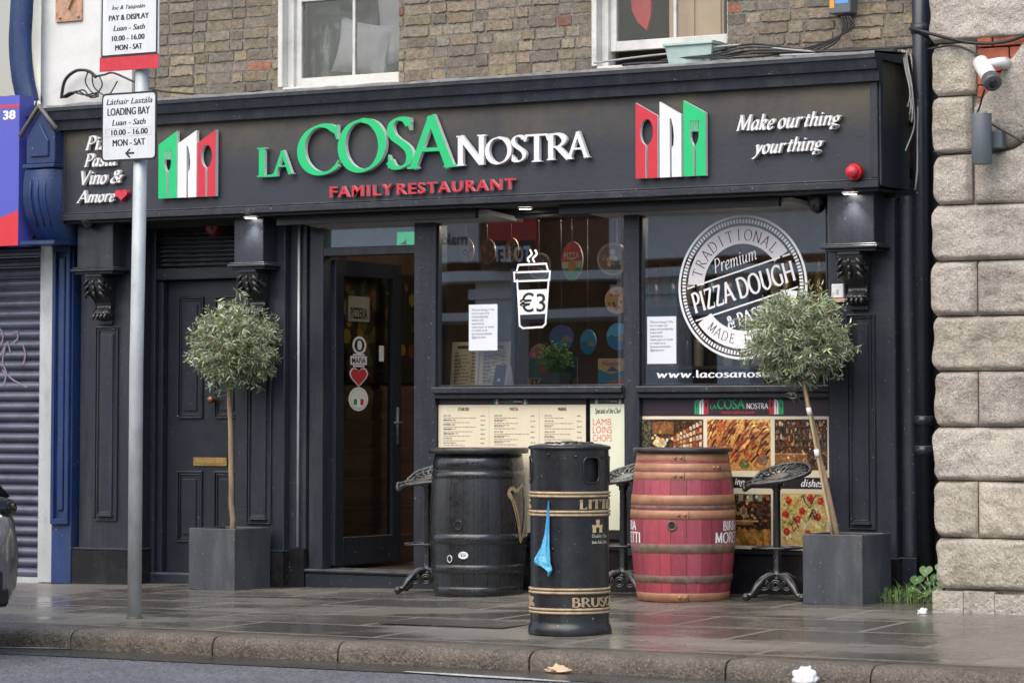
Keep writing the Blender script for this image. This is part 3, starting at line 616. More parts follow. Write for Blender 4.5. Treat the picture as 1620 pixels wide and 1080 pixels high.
# plastic film bulging inside the left window
mb = MB(True); n = 16
vs = [(-12.45+.86*i/n, YBR+.19+.03*noise.noise((i*.9, j*.5, 3)), 3.50+1.1*j/n) for j in range(n+1) for i in range(n+1)]
mb.add(vs, [(j*(n+1)+i, j*(n+1)+i+1, (j+1)*(n+1)+i+1, (j+1)*(n+1)+i) for j in range(n) for i in range(n)])
solo(mb, 'plastic_sheet', M['film'], (-12.02, YBR+.19, 3.5), 'crinkled clear plastic sheet hanging inside the upper sash window on the left', 'plastic sheet')
def cushion(name, c, w, h, rot, m, label):
    mb = MB(True); n = 12; vs = []
    for s in (-1, 1):
        for j in range(n+1):
            for i in range(n+1):
                u, v = i/n*2-1, j/n*2-1; pinch = 1-.10*(u*u*v*v) ; f = (1-abs(u)**3)*(1-abs(v)**3)
                x = u*w/2*(1-.12*(1-v*v)*(abs(u))) ; z = v*h/2*(1-.12*(1-u*u)*abs(v))
                vs.append((c[0]+x*cos(rot)-z*sin(rot), c[1]-s*.07*f**.6, c[2]+x*sin(rot)+z*cos(rot)))
    q = (n+1)**2
    mb.add(vs, [(k*q+j*(n+1)+i, k*q+j*(n+1)+i+1, k*q+(j+1)*(n+1)+i+1, k*q+(j+1)*(n+1)+i) for k in (0, 1) for j in range(n) for i in range(n)])
    solo(mb, name, m, (c[0], c[1], c[2]-h/2), label, 'cushion', 'cushions in the upper window')
cushion('cushion', (-12.08, YBR+.29, 3.74), .46, .40, -.22, M['cushion'], 'mauve grey cushion leaning in the upper left window, the lower of the two')
cushion('cushion', (-11.78, YBR+.36, 3.92), .46, .62, .05, M['cushion'], 'tall pale cushion standing behind the lower cushion in the upper left window')
# things in the right upper window
solo(MB().box(-9.60, -9.20, YBR+.20, YBR+.22, 3.55, 4.6).box(-9.585, -9.41, YBR+.185, YBR+.198, 3.58, 4.0).box(-9.375, -9.215, YBR+.185, YBR+.198, 3.58, 4.0), 'cardboard_panel', M['card'], (-9.4, YBR+.4, 3.5), 'tan cardboard panel standing inside the upper right window', 'cardboard')
mb = MB(True)
mb.prism([(-9.90, 4.05), (-9.88, 3.85), (-9.84, 3.77), (-9.77, 3.71), (-9.74, 3.80), (-9.73, 4.05)], wall(YBR+.2), -.03, .0)
solo(mb, 'red_cloth', M['red'], (-9.82, YBR+.3, 3.7), 'red cloth hanging at the left of the upper right window', 'cloth')
t = thing('window_trough', (-9.28, YBR-.02, 3.47), 'pale mint plastic plant trough on the sill of the raised upper window', 'planter')
mb = MB(); a = [(-9.49, -.1), (-9.08, -.1)]
def trough(x0, x1, z0, z1, y0, y1, tp):
    v = [(x0+tp, y0+tp, z0), (x1-tp, y0+tp, z0), (x1-tp, y1-tp, z0), (x0+tp, y1-tp, z0), (x0, y0, z1), (x1, y0, z1), (x1, y1, z1), (x0, y1, z1)]
    return MB().add(v, [(0, 1, 2, 3), (0, 1, 5, 4), (1, 2, 6, 5), (2, 3, 7, 6), (3, 0, 4, 7)])
trough(-9.455, -9.115, 3.43, 3.555, YBR-.13, YBR+.02, .02).build('trough_body', M['mint'], t)
MB().box(-9.465, -9.105, YBR-.145, YBR-.118, 3.55, 3.57).box(-9.465, -9.105, YBR+.01, YBR+.03, 3.55, 3.57).box(-9.465, -9.445, YBR-.118, YBR+.01, 3.55, 3.57).box(-9.125, -9.105, YBR-.118, YBR+.01, 3.55, 3.57).build('rim', M['mint'], t, bevel=.003)

# --- fascia
FZ0, FZ1 = 2.575, 3.22
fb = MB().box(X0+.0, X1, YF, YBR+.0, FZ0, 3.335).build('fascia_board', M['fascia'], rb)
mb = MB(); cxl, cxr = X0-.035, X1+.03
prof = [(YF-.002, 3.205), (YF-.05, 3.205), (YF-.058, 3.27), (YF-.085, 3.275), (YF-.10, 3.335), (YF-.112, 3.34), (YF-.112, 3.362), (YF-.07, 3.372), (YBR, 3.40), (YBR, 3.337), (YF-.002, 3.337)]
mb.add([(x, y, z) for x in (cxl, cxr) for y, z in prof], [tuple(range(11)), tuple(range(11, 22))[::-1]]+[(i, (i+1) % 11, 11+(i+1) % 11, 11+i) for i in range(11)])
mb.build('cornice', M['paint'], fb)
mb = MB(True); n = 120
for i in range(n):
    xa, xb = cxl+(cxr-cxl)*i/n, cxl+(cxr-cxl)*(i+1)/n
    h0, h1 = [.010+.010*noise.noise((x_*4, 0, 0))+.006*noise.noise((x_*17, 4, 0)) for x_ in (xa, xb)]
    mb.add([(xa, YF-.116, 3.363), (xb, YF-.116, 3.363), (xb, YF-.112, 3.372+h1), (xa, YF-.112, 3.372+h0), (xa, YBR-.01, 3.412+h0), (xb, YBR-.01, 3.412+h1)], [(0, 1, 2, 3), (3, 2, 5, 4)])
mb.build('flashing', M['lead'], fb)
MB().box(X0, X1+.004, YF-.022, YF-.002, FZ0-.012, FZ0+.030).box(X0, X1+.004, YF-.012, YF-.001, FZ0+.032, FZ0+.044).box(X1-.05, X1-.0, YF-.012, YF-.001, FZ0+.046, 3.203).box(X0+.0, X0+.05, YF-.012, YF-.001, FZ0+.046, 3.203).box(X1+.002, X1+.016, YF+.0, YF+.035, FZ0, 3.2).build('fascia_trim', M['paint'], fb, bevel=.004)
MB().box(X0+.01, X1-.01, YF+.01, YW-.04, FZ0-.03, FZ0-.0135).box(X0+.01, X1-.01, YW-.04, YBR+.3, FZ0-.062, FZ0-.0135).build('soffit', M['soffit'], fb)
fr = wall(YF)
def zx(tl, br): a = PXZ(*tl, YF); b = PXZ(*br, YF); return a[0], b[1], b[0], a[1]      # x0 z0 x1 z1 of a box from its top-left and bottom-right photo points
LWH = (.74, .74, .73); LGR = (.012, .50, .17); LRD = (.56, .03, .05)
def letters(words, m, deep, stand, **k):
    for ch, tl, br in words:
        mb = MB(); x0, z0, x1, z1 = zx(tl, br)
        put_pen(mb, ch, x0, z0, x1, z1, fr, d=stand, relief=deep, step=.0004, col=m, side=LWH, **k); mb.build('raised_letter', M['letter'], fb)
big = dict(thick=.165, thin=.05, nib=radians(20))
# photo corners of each letter (top-left, bottom-right)
letters([('C', (477, 199), (543, 277)), ('O', (541, 190), (617, 272)), ('S', (618, 187), (660, 268)), ('A', (651, 184), (729, 267))], LGR, .035, .05, **big)
letters([('L', (413, 235), (445, 280)), ('A', (437, 239), (470, 277))], LGR, .03, .045, **big)
letters([('N', (728, 215), (774, 262)), ('O', (773, 218), (815, 260)), ('S', (814, 215), (838, 257)), ('T', (836, 214), (873, 256)), ('R', (870, 212), (911, 254)), ('A', (902, 209), (938, 251))], LWH, .03, .045, **big)
mb = MB(); x0, z0, x1, z1 = zx((526, 293), (818, 293)); h = .074
zb = PZ(670, 298, YF)-h/2
xs = [(526, 657, 'FAMILY'), (633, 818, 'RESTAURANT')]
put_sans(mb, 'FAMILY', PX(526, 300, YF), zb, PX(625, 296, YF), zb+h, fr, d=.035, thick=.025, bold=.014, space=1.25, col=LRD, side=(.70, .34, .36)); mb.build('small_lettering', M['letter'], fb)
mb = MB(); put_sans(mb, 'RESTAURANT', PX(632, 296, YF), zb, PX(818, 285, YF), zb+h, fr, d=.035, thick=.025, bold=.014, space=1.25, col=LRD, side=(.70, .34, .36)); mb.build('small_lettering', M['letter'], fb)
ital = dict(thick=.16, thin=.055, nib=radians(28), shear=.28, foot=.8)
def itline(ws):
    for w, tl, br in ws:
        mb = MB(); x0, z0, x1, z1 = zx(tl, br); put_pen(mb, w, x0, z0, x1, z1, fr, d=.035, relief=.028, step=.0004, **ital); mb.build('tagline_lettering', M['letterwhite'], fb)
itline([('Make', (1169, 183), (1230, 206)), ('our', (1234, 187), (1275, 203)), ('thing', (1276, 178), (1335, 206)),
        ('your', (1193, 229), (1248, 250)), ('thing', (1249, 218), (1307, 246))])
itline([('Pizza', (140, 216), (196, 236)), ('Pasta', (138, 244), (190, 263)), ('Vino', (133, 271), (174, 292)), ('&', (179, 270), (200, 290)), ('Amore', (126, 302), (188, 320))])
mb = MB(); x0, z0, x1, z1 = zx((187, 301), (207, 318))
hp = [((x0+x1)/2+(x1-x0)/2*(16*sin(t)**3)/16, z0+(z1-z0)*((13*cos(t)-5*cos(2*t)-2*cos(3*t)-cos(4*t))+17)/29.5) for t in [2*pi*i/40 for i in range(40)]]
mb.prism(hp, fr, .0, .04); mb.build('heart', M['letterred'], fb)
# cutlery emblems: three slant-topped panels each with a piece of cutlery cut through
def cut_panel(x0, x1, z0, zl, zr, kind):
    w = x1-x0; xm = (x0+x1)/2; h = (zl+zr)/2-z0; hs = w*.055
    def hd(pts): return [(xm+px*w, z0+pz*h) for px, pz in pts]
    if kind == 'spoon':
        cut = [(-.055, 0), (-.055, .47)] + [(.30*sin(a)*-1, .66-.20*cos(a)) for a in [pi*(.12+.88*2*i/22/1) for i in range(0, 23)] if 0 < 1][:0]
        bowl = [(-.30*sin(a), .67-.19*cos(a)) for a in [radians(12)+(2*pi-radians(24))*i/20 for i in range(21)]]
        cut = [(-.055, 0), (-.055, .46)] + bowl + [(.055, .46), (.055, 0)]
    elif kind == 'fork':
        cut = [(-.055, 0), (-.055, .44), (-.15, .50), (-.19, .56), (-.19, .80), (-.145, .80), (-.145, .64), (-.09, .64), (-.09, .80), (-.045, .80), (-.045, .64), (.02, .64), (.02, .80), (.065, .80), (.065, .64), (.125, .64), (.125, .80), (.19, .80), (.19, .56), (.15, .50), (.055, .44), (.055, 0)]
    else:
        cut = [(-.03, 0), (-.03, .86), (.04, .84), (.13, .72), (.16, .58), (.14, .46), (.06, .42), (.06, 0)]
    return [(x0, z0)] + hd(cut) + [(x1, z0), (x1, zr), (x0, zl)]
def emblem(cols, fr, d, thick, parent, put=None):
    for m, x0, x1, z0, zl, zr, kind in cols:
        mb = MB() if put is None else put
        mb.prism(cut_panel(x0, x1, z0, zl, zr, kind), fr, d-thick, d, m, side=LWH)
        if put is None: mb.build('emblem_panel', M['letter'], parent)
a = [PX(x, 260, YF) for x in (257, 286, 287.5, 317, 318.5, 347.5)]
zb = PZ(300, 313, YF)
emblem([(LGR, a[0], a[1], zb, PZ(257, 230, YF), PZ(286, 208, YF), 'fork'), (LWH, a[2], a[3], zb, PZ(288, 228, YF), PZ(317, 207, YF), 'knife'), (LRD, a[4], a[5], zb, PZ(319, 227, YF), PZ(348, 206, YF), 'spoon')], fr, .045, .03, fb)
a = [PX(x, 230, YF) for x in (1011, 1045.5, 1049, 1083, 1086.5, 1121.5)]; zb = PZ(1066, 281, YF)
emblem([(LRD, a[0], a[1], zb, PZ(1012, 164, YF), PZ(1045, 184, YF), 'spoon'), (LWH, a[2], a[3], zb, PZ(1049, 162, YF), PZ(1083, 182, YF), 'knife'), (LGR, a[4], a[5], zb, PZ(1087, 160, YF), PZ(1121, 179, YF), 'fork')], fr, .045, .03, fb)

# --- pilasters: shaft > capital box, ledge, corbel, panel moulding, plinth
def pilaster(xa, xb, ba, bb, panel, gz, corb):
    sh = MB().box(xa, xb, YP, YP+.32, gz+.25, FZ0-.06).build('pilaster', M['paint'], rb, bevel=.006)
    MB().box(ba, bb, YB, YP-.002, 2.235, FZ0-.015).build('capital_box', M['paint'], sh, bevel=.005)
    prof = [(.0, 2.195), (-.012, 2.195), (-.016, 2.21), (-.034, 2.214), (-.038, 2.232), (-.02, 2.236), (-.0, 2.238)]
    mb = MB()
    for o, z0, z1 in ((.012, 2.188, 2.204), (.034, 2.206, 2.224), (.024, 2.226, 2.236)): mb.box(ba-o, bb+o, YB-o, YP-.002, z0, z1)
    mb.build('capital_ledge', M['paint'], sh, bevel=.004)
    # carved scroll corbel
    cx = corb; hw = .085; mb = MB(True)
    pr = []
    for i in range(25):                                            # front profile, top to toe
        t = i/24; z = 2.165-.30*t
        y = .150*(1-t)**.9+.02+.028*sin(t*pi*1.0)*(t < .45)+.045*math.exp(-((t-.86)/.09)**2)-.03*math.exp(-((t-.62)/.12)**2)+.012*math.exp(-((t-.18)/.1)**2)
        pr.append((y, z))
    n = 12; vs = []
    for y, z in pr:
        for k in range(n+1):
            u = k/n*2-1; vs.append((cx+u*hw*(1-.28*(2.165-z)/.3), YP-y*(1-.10*abs(u)**4)+.010*sin(u*pi*3.5)**2*(1 if .01 < 2.16-z < .28 else 0), z))
    m_ = n+1; mb.add(vs, [(i*m_+k, i*m_+k+1, (i+1)*m_+k+1, (i+1)*m_+k) for i in range(24) for k in range(n)])
    for s in (-1, 1):
        side = [(cx+s*hw*(1-.28*(2.165-z)/.3), YP-y*.9, z) for y, z in pr]; back = [(q[0], YP, q[2]) for q in side]
        mb.add(side+back, [(i, i+1, 26+i, 25+i) for i in range(24)])
        for zc, rr in ((2.09, .034), (1.905, .022)):                # volutes on the cheeks
            sp = [(cx+s*(hw*(.98 if zc > 2 else .8)), YP-(.095 if zc > 2 else .05)-rr*(1-i/26)*cos(i*.5), zc+rr*(1-i/26)*sin(i*.5)) for i in range(22)]
            mb.tube(sp, .006, 5)
    for k, (tz, ty) in enumerate(((2.13, .165), (2.09, .16), (2.05, .15))):      # acanthus leaves
        for s in (-1, 0, 1):
            pts = [(cx+s*.045+s*.012*i, YP-ty-.014*sin(i*.8)+.006*i, tz+.02-.013*i) for i in range(5)]
            mb.tube(pts, [.004, .011, .013, .010, .004], 6)
    for s in (-1, -.33, .33, 1): mb.tube([(cx+s*.05, YP-.045-.055*sin(i*.7), 1.93-.022*i) for i in range(4)], [.006, .013, .011, .004], 6)
    mb.build('corbel', M['iron'], sh)
    MB().box(cx-.06, cx+.06, YP-.03, YP-.001, 1.835, 1.86).build('corbel_foot', M['paint'], sh, bevel=.004)
    MB().box(cx-.075, cx+.075, YP-.17, YP-.002, 2.166, 2.187).build('corbel_block', M['paint'], sh, bevel=.005)
    # raised field in a mitred moulding
    x0, x1, z0, z1 = panel; mb = MB()
    for o, w, d in ((.0, .012, .010), (.016, .008, .016)):
        mb.box(x0-o-w, x0-o, YP-d, YP-.001, z0-o-w, z1+o+w).box(x1+o, x1+o+w, YP-d, YP-.001, z0-o-w, z1+o+w).box(x0-o, x1+o, YP-d, YP-.001, z1+o, z1+o+w).box(x0-o, x1+o, YP-d, YP-.001, z0-o-w, z0-o)
    mb.box(x0+.022, x1-.022, YP-.012, YP-.001, z0+.03, z1-.03)
    for i in range(4): mb.box(x0+.006+.009*i, x1-.006-.009*i, YP-.034+.007*i, YP-.0015, z0+.004+.010*i, z0+.013+.010*i)
    mb.build('panel_moulding', M['paint'], sh, bevel=.003)
    MB().box(xa-.035, xb+.02, YP-.04, YP+.33, gz-.06, gz+.245).build('plinth', M['tile'], sh, bevel=.004)
    MB().box(xa-.037, xb+.022, YP-.042, YP+.33, gz+.246, gz+.256).build('plinth_cap', M['paint'], sh)
    return sh
pilaster(-14.175, -13.69, -14.08, -13.76, (-14.003, -13.848, .475, 1.795), -.0, -13.93)
pilaster(-12.80, -12.385, -12.70, -12.453, (-12.67, -12.51, .475, 1.795), .02, -12.585)
pilaster(-8.278, -7.83, -8.205, -7.89, (-8.125, -7.985, .525, 1.785), .075, -8.06)
mb = MB(True); mb.lathe([(.062, .34), (.062, 2.53)], -7.79, YP+.12, 20); mb.build('corner_shaft', M['paint'], rb)
MB().box(-7.86, -7.715, YP+.03, YP+.2, .0, .335).build('corner_plinth', M['paint2'], rb, bevel=.005)

# --- private door in the left bay: frame > louvre; door > panels, knob, letter box
DY = 17.58; DXA, DXB = -13.605, -12.865
fm = MB().box(-13.69, DXA-.045, DY-.09, DY+.06, .0, 2.51).box(DXB+.03, -12.80, DY-.09, DY+.06, .0, 2.51).box(DXA-.045, DXB+.03, DY-.09, DY+.06, 2.15, 2.23).box(DXA-.045, DXA-.002, DY-.055, DY+.06, .0, 2.148).box(DXB+.002, DXB+.028, DY-.055, DY+.06, .0, 2.148).build('side_door_frame', M['paint2'], rb, bevel=.007, seg=2)
mb = MB()
for i in range(8): mb.add([(DXA-.04, DY-.045, 2.25+.032*i), (DXB, DY-.045, 2.25+.032*i), (DXB, DY-.01, 2.275+.032*i), (DXA-.04, DY-.01, 2.275+.032*i), (DXA-.04, DY-.045, 2.256+.032*i), (DXB, DY-.045, 2.256+.032*i)], [(0, 1, 2, 3), (0, 1, 5, 4), (4, 5, 2, 3)])
mb.box(DXA-.045, DXB+.03, DY+.0, DY+.02, 2.23, 2.51); mb.build('louvre', M['paint2'], fm)
MB().box(-13.69, -12.80, DY-.10, DY+.4, -.03, .085).build('door_step', M['paint2'], rb, bevel=.01)
dm = MB().box(DXA, DXB, DY, DY+.045, .087, 2.145)
xc = (DXA+DXB)/2
for x0, x1, z0, z1 in ((DXA+.095, xc-.05, 1.17, 2.03), (xc+.05, DXB-.095, 1.17, 2.03), (DXA+.095, xc-.05, .30, .80), (xc+.05, DXB-.095, .30, .80)):
    for o, w, d in ((0, .014, .016), (.02, .010, .009)):
        dm.box(x0+o, x0+o+w, DY-d, DY-.001, z0+o, z1-o).box(x1-o-w, x1-o, DY-d, DY-.001, z0+o, z1-o).box(x0+o+w, x1-o-w, DY-d, DY-.001, z1-o-w, z1-o).box(x0+o+w, x1-o-w, DY-d, DY-.001, z0+o, z0+o+w)
    dm.box(x0+.055, x1-.055, DY-.010, DY-.001, z0+.055, z1-.055)
dr = dm.build('side_door', M['paint2'], rb, bevel=.003)
kx, kz = PXZ(335, 632, DY-.05)
mb = MB(True); mb.ball((kx, DY-.065, kz), .028, 16, sc=(1, .8, 1)); mb.tube([(kx, DY-.05, kz), (kx, DY-.002, kz)], [.012, .022], 12); mb.build('door_knob', M['knob'], dr)
l0, l1 = PXZ(307, 723, DY), PXZ(360, 737, DY)
mb = MB().box(l0[0], l1[0], DY-.012, DY-.001, l1[1], l0[1]); mb.box(l0[0]+.02, l1[0]-.02, DY-.018, DY-.0125, l1[1]+.016, l0[1]-.016); mb.build('letter_box', M['brass'], dr, bevel=.003)

# --- restaurant doorway and windows
FRM = MB()
FRM.box(-12.385, -12.245, YP+.06, YP+.3, .07, 2.515)                                   # pier beside the pilaster
FRM.box(-12.235, -12.12, YW, YW+.10, .0, 2.515).box(-11.36, -11.19, YW-.03, YW+.12, .0, 2.515)
FRM.box(-12.12, -11.36, YW, YW+.10, 2.275, 2.335).box(-12.12, -11.36, YW, YW+.10, 2.49, 2.515)
FRM.box(-9.750, -9.638, YW-.03, YW+.10, .30, 2.515)
FRM.box(-11.188, -9.752, YW, YW+.08, 2.485, 2.515).box(-9.636, -8.28, YW, YW+.08, 2.485, 2.515)
FRM.box(-8.315, -8.28, YW, YW+.08, 1.38, 2.484)
fo = FRM.build('shopfront_frame', M['paint'], rb, bevel=.006, seg=2)
mb = MB()
for xa, xb in ((-11.195, -9.745), (-9.643, -8.28)):
    mb.box(xa, xb, YW-.075, YW+.10, 1.338, 1.378).box(xa, xb, YW-.05, YW+.10, 1.303, 1.336)
mb.build('window_sill', M['paint'], rb, bevel=.006, seg=2)
MB().tube([(-12.295, YP+.04, .3), (-12.295, YP+.04, 2.5)], .009, 8).build('conduit', M['galv'], rb)
mb = MB().box(-12.24, -11.19, YW-.035, YW+.25, -.05, .125); mb.box(-12.24, -11.19, YW-.05, YW+.25, .127, .152); mb.build('door_step', M['paint2'], rb, bevel=.008)
MB().box(-12.385, -12.24, YP+.03, YP+.31, .0, .29).build('plinth_tile', M['tile'], rb, bevel=.003)
MB().box(-11.19, -9.752, YW+.02, YW+.12, .0, 1.30).box(-9.752, -9.638, YW+.02, YW+.12, .0, .299).box(-9.638, -8.28, YW+.02, YW+.12, .0, 1.30).build('stall_riser', M['tile'], rb)
MB().box(-11.19, -8.28, YW-.02, YW+.018, .33, .352).box(-11.19, -8.28, YW+.0, YW+.018, .0, .328).build('stall_ledge', M['tile'], rb, bevel=.002)
MB().box(-12.121, -11.359, YW+.045, YW+.05, 2.335, 2.49).build('transom_pane', M['glass'], rb)
def shop_window(xa, xb):
    w = MB().box(xa, xa+.014, YW-.006, YW+.03, 1.378, 2.485).box(xb-.014, xb, YW-.006, YW+.03, 1.378, 2.485).box(xa+.014, xb-.014, YW-.006, YW+.03, 1.379, 1.392).build('shop_window', M['paint2'], rb, bevel=.002)
    MB().quad((xa, YW+.012, 1.378), (xb, YW+.012, 1.378), (xb, YW+.012, 2.49), (xa, YW+.012, 2.49)).build('pane', M['glass'], w); return w
wA = shop_window(-11.188, -9.752); wB = shop_window(-9.636, -8.316)
GL = wall(YW+.0105)                                               # inner face of the glass
# coffee cup decal with price
mb = MB(); wv = (.80, .80, .80); bk = (.012, .012, .013)
def gp(*pts): return [PXZ(x, y, YW+.0105) for x, y in pts]
def stroke_line(mb, pts, w, fr, d, col, close=False):
    n = len(pts)
    for i in range(n if close else n-1):
        (ax, az), (bx, bz) = pts[i], pts[(i+1) % n]; l = hypot(bx-ax, bz-az) or 1; nx, nz = -(bz-az)/l*w/2, (bx-ax)/l*w/2
        ex, ez = (bx-ax)/l*w*.4, (bz-az)/l*w*.4
        mb.add([fr(ax+nx-ex, az+nz-ez, d), fr(ax-nx-ex, az-nz-ez, d), fr(bx-nx+ex, bz-nz+ez, d), fr(bx+nx+ex, bz+nz+ez, d)], [(0, 1, 2, 3)], col)
        d += .00012
stroke_line(mb, gp((818, 443), (822, 515), (827, 519), (858, 517), (863, 512), (868, 441)), .0125, GL, -.001, wv)
stroke_line(mb, gp((813, 431), (870, 429), (869, 443), (814, 445)), .0125, GL, -.001, wv, True)
stroke_line(mb, gp((817, 430), (820, 419), (864, 417), (867, 429)), .0125, GL, -.001, wv)
q = gp((818, 459), (868, 457), (865, 496), (820, 498)); mb.prism(q, GL, -.0005, -.0005, wv)
a, b = gp((822, 494), (863, 462)); put_sans(mb, '€3', a[0], a[1], b[0], b[1], GL, d=.0006, col=bk, bold=.008)
for s in (0, 8):
    c = crom(gp((837+s, 414), (835+s, 409), (841+s, 402), (839+s, 396)), 5)
    stroke_line(mb, c, .013, GL, -.001, wv)
mb.build('price_decal', M['paper'], wA)
# round stamp decal on the right pane
mb = MB(); c = PXZ(1174, 454, YW+.0105); R = .5*(PX(1277, 454, YW+.0105)-PX(1073, 454, YW+.0105)); tilt = radians(15.5)
F2 = rot_frame(GL, c[0], c[1], tilt); gy = (.80, .79, .79)
mb.prism(ring_sector(0, 0, R*.965, R, 0, pi), F2, -.001, -.001, gy); mb.prism(ring_sector(0, 0, R*.965, R, pi, 2*pi), F2, -.001, -.001, gy)
for i in range(120):
    a = 2*pi*i/120; mb.prism(ring_sector(0, 0, R*.885, R*.94, a, a+2*pi/120*.62, 1), F2, -.001, -.001, gy)
bz0, bz1 = -.245*R, .225*R
a0 = math.asin((bz1+.05*R)/(.85*R)); mb.prism(ring_sector(0, 0, R*.60, R*.85, a0, pi-a0), F2, -.001, -.001, (.66, .63, .65))
a1 = math.asin((-bz0+.05*R)/(.85*R)); mb.prism(ring_sector(0, 0, R*.60, R*.85, pi+a1, 2*pi-a1), F2, -.001, -.001, gy)
for zz in (bz0, bz1):
    xx = math.sqrt(.86**2*R*R-zz*zz); mb.prism([(-xx, zz-.011*R), (xx, zz-.011*R), (xx, zz+.011*R), (-xx, zz+.011*R)], F2, -.0005, -.0005, wv)
slab = dict(thick=.19, thin=.10, nib=radians(8), slab=.10, foot=.85)
put_pen(mb, 'PIZZA DOUGH', -.80*R, -.155*R, .82*R, .15*R, F2, d=-.0006, col=wv, step=.0001, **slab)
put_pen(mb, '& PASTA', -.36*R, -.51*R, .40*R, -.32*R, F2, d=-.0006, col=wv, step=.0001, **slab)
put_pen(mb, 'Premium', -.35*R, .30*R, .33*R, .50*R, F2, d=-.0006, col=wv, step=.0001, thick=.10, thin=.05, nib=radians(25), shear=.25, foot=.5)
def arc_text(mb, s, r, a_mid, da, h, fr, d, col, flip=False, **k):
    n = len(s)
    for i, ch in enumerate(s):
        if ch == ' ': continue
        a = a_mid+(-(i-(n-1)/2)*da if not flip else (i-(n-1)/2)*da)
        ro = rot_frame(fr, r*cos(a), r*sin(a), a-pi/2 if not flip else a+pi/2)
        gs = pen(ch, **k); pts = [p for g in gs for p in g]; mx = (min(p[0] for p in pts)+max(p[0] for p in pts))/2
        for j, g in enumerate(gs): mb.prism([((x-mx)*h*.85, (y-.5)*h) for x, y in g], ro, d+.0001*j, d+.0001*j, col)
thn = dict(thick=.105, thin=.05, nib=radians(12), foot=.7)
arc_text(mb, 'TRADITIONAL', .725*R, radians(90), radians(11.6), .155*R, F2, -.0004, bk, **thn)
arc_text(mb, 'MADE FRESH', .725*R, radians(255), radians(9), .13*R, F2, -.0004, bk, True, **thn)
for a in (radians(90-72), radians(90+72)): mb.prism(circ(.725*R*cos(a), .725*R*sin(a), .022*R, 12), F2, -.0003, -.0003, bk)
a, b = gp((1038, 598), (1262, 584)); put_pen(mb, 'www.lacosanostra.ie', a[0], a[1], b[0], b[1], GL, d=-.0006, col=wv, step=.0001, thick=.15, thin=.10, nib=radians(10), foot=.9)
mb.build('round_decal', M['paper'], wB)

# --- open glazed door leaf, hinged at its left, swung into the room
LX, LY0, LY1 = -12.085, YW+.10, YW+.92
dl = MB().box(LX-.045, LX, LY0, LY0+.10, .17, 2.255).box(LX-.045, LX, LY1-.11, LY1, .17, 2.255).box(LX-.045, LX, LY0+.10, LY1-.11, .17, .36).box(LX-.045, LX, LY0+.10, LY1-.11, 2.15, 2.255).build('entrance_door', M['paint2'], rb, bevel=.004)
MB().quad((LX-.02, LY0+.1, .36), (LX-.02, LY1-.11, .36), (LX-.02, LY1-.11, 2.15), (LX-.02, LY0+.1, 2.15)).build('door_glass', M['doorglass'], dl)
hz = 1.12
mb = MB(True); mb.tube([(LX+.004, LY1-.055, hz-.13), (LX+.004, LY1-.055, hz+.13)], .012, 8); mb.tube([(LX, LY1-.055, hz+.02), (LX+.05, LY1-.055, hz+.02), (LX+.055, LY1-.17, hz+.02)], .010, 8)
mb.build('door_handle', M['lampgrey'], dl)
SD = lambda y, z, d: (LX-.018+d, y, z)                            # stickers on the glass face towards the street side
def sxy(px, py):
    # photo point on the leaf plane
    d = P(px, py, 1.)-Vector((0, 0, EYE)); t = LX/d.x; q = Vector((0, 0, EYE))+d*t; return q.y, q.z
mb = MB(); y0, z0 = sxy(572, 546); 
mb.prism(circ(y0, z0, .085, 28, .062), SD, .0, .0, (.62, .62, .6)); mb.prism(circ(y0, z0, .062, 24, .046), SD, .001, .001, bk); mb.prism(circ(y0, z0, .03, 12, .035), SD, .002, .002, (.6, .6, .58))
mb.build('sticker', M['paper'], dl); mb = MB()
y0, z0 = sxy(571, 570); mb.box(LX-.0195, LX-.018, y0-.10, y0+.10, z0-.03, z0+.03, (.6, .6, .58)); put_sans(mb, 'MAFIA', y0-.085, z0-.02, y0+.085, z0+.02, SD, d=.001, col=bk, bold=.02)
mb.box(LX-.0195, LX-.018, y0-.07, y0+.07, z0+.034, z0+.045, (.6, .6, .58)).box(LX-.0195, LX-.018, y0-.07, y0+.07, z0-.045, z0-.034, (.6, .6, .58))
mb.build('sticker', M['paper'], dl); mb = MB()
y0, z0 = sxy(571, 595)
ht = lambda s: [(y0+s*.115*(sin(t)**3), z0+s*.075*((13*cos(t)-5*cos(2*t)-2*cos(3*t)-cos(4*t))/15)) for t in [2*pi*i/36 for i in range(36)]]
mb.prism(ht(1.), SD, 0, 0, (.55, .5, .5)); mb.prism(ht(.85), SD, .001, .001, (.42, .02, .03))
mb.build('sticker', M['paper'], dl); mb = MB()
y0, z0 = sxy(570.5, 631); mb.prism(circ(y0, z0, .12, 32, .082), SD, 0, 0, (.62, .62, .6)); mb.prism(circ(y0, z0, .10, 32, .07), SD, .001, .001, (.30, .32, .34)); mb.prism(circ(y0, z0, .095, 32, .066), SD, .0015, .0015, (.6, .6, .58))
for i, cc in enumerate(((.01, .22, .06), (.7, .7, .68), (.45, .02, .03))): mb.prism([(y0-.06+.04*i, z0+.0), (y0-.02+.04*i, z0), (y0-.02+.04*i, z0-.05+.01*(i != 1)), (y0-.06+.04*i, z0-.05+.01*(i != 1))], SD, .002, .002, cc)
mb.build('sticker', M['paper'], dl); mb = MB()
y0, z0 = sxy(607, 559); mb.box(LX-.0195, LX-.018, y0-.03, y0+.03, z0-.055, z0+.055, (.5, .5, .48))
mb.build('sticker', M['paper'], dl)
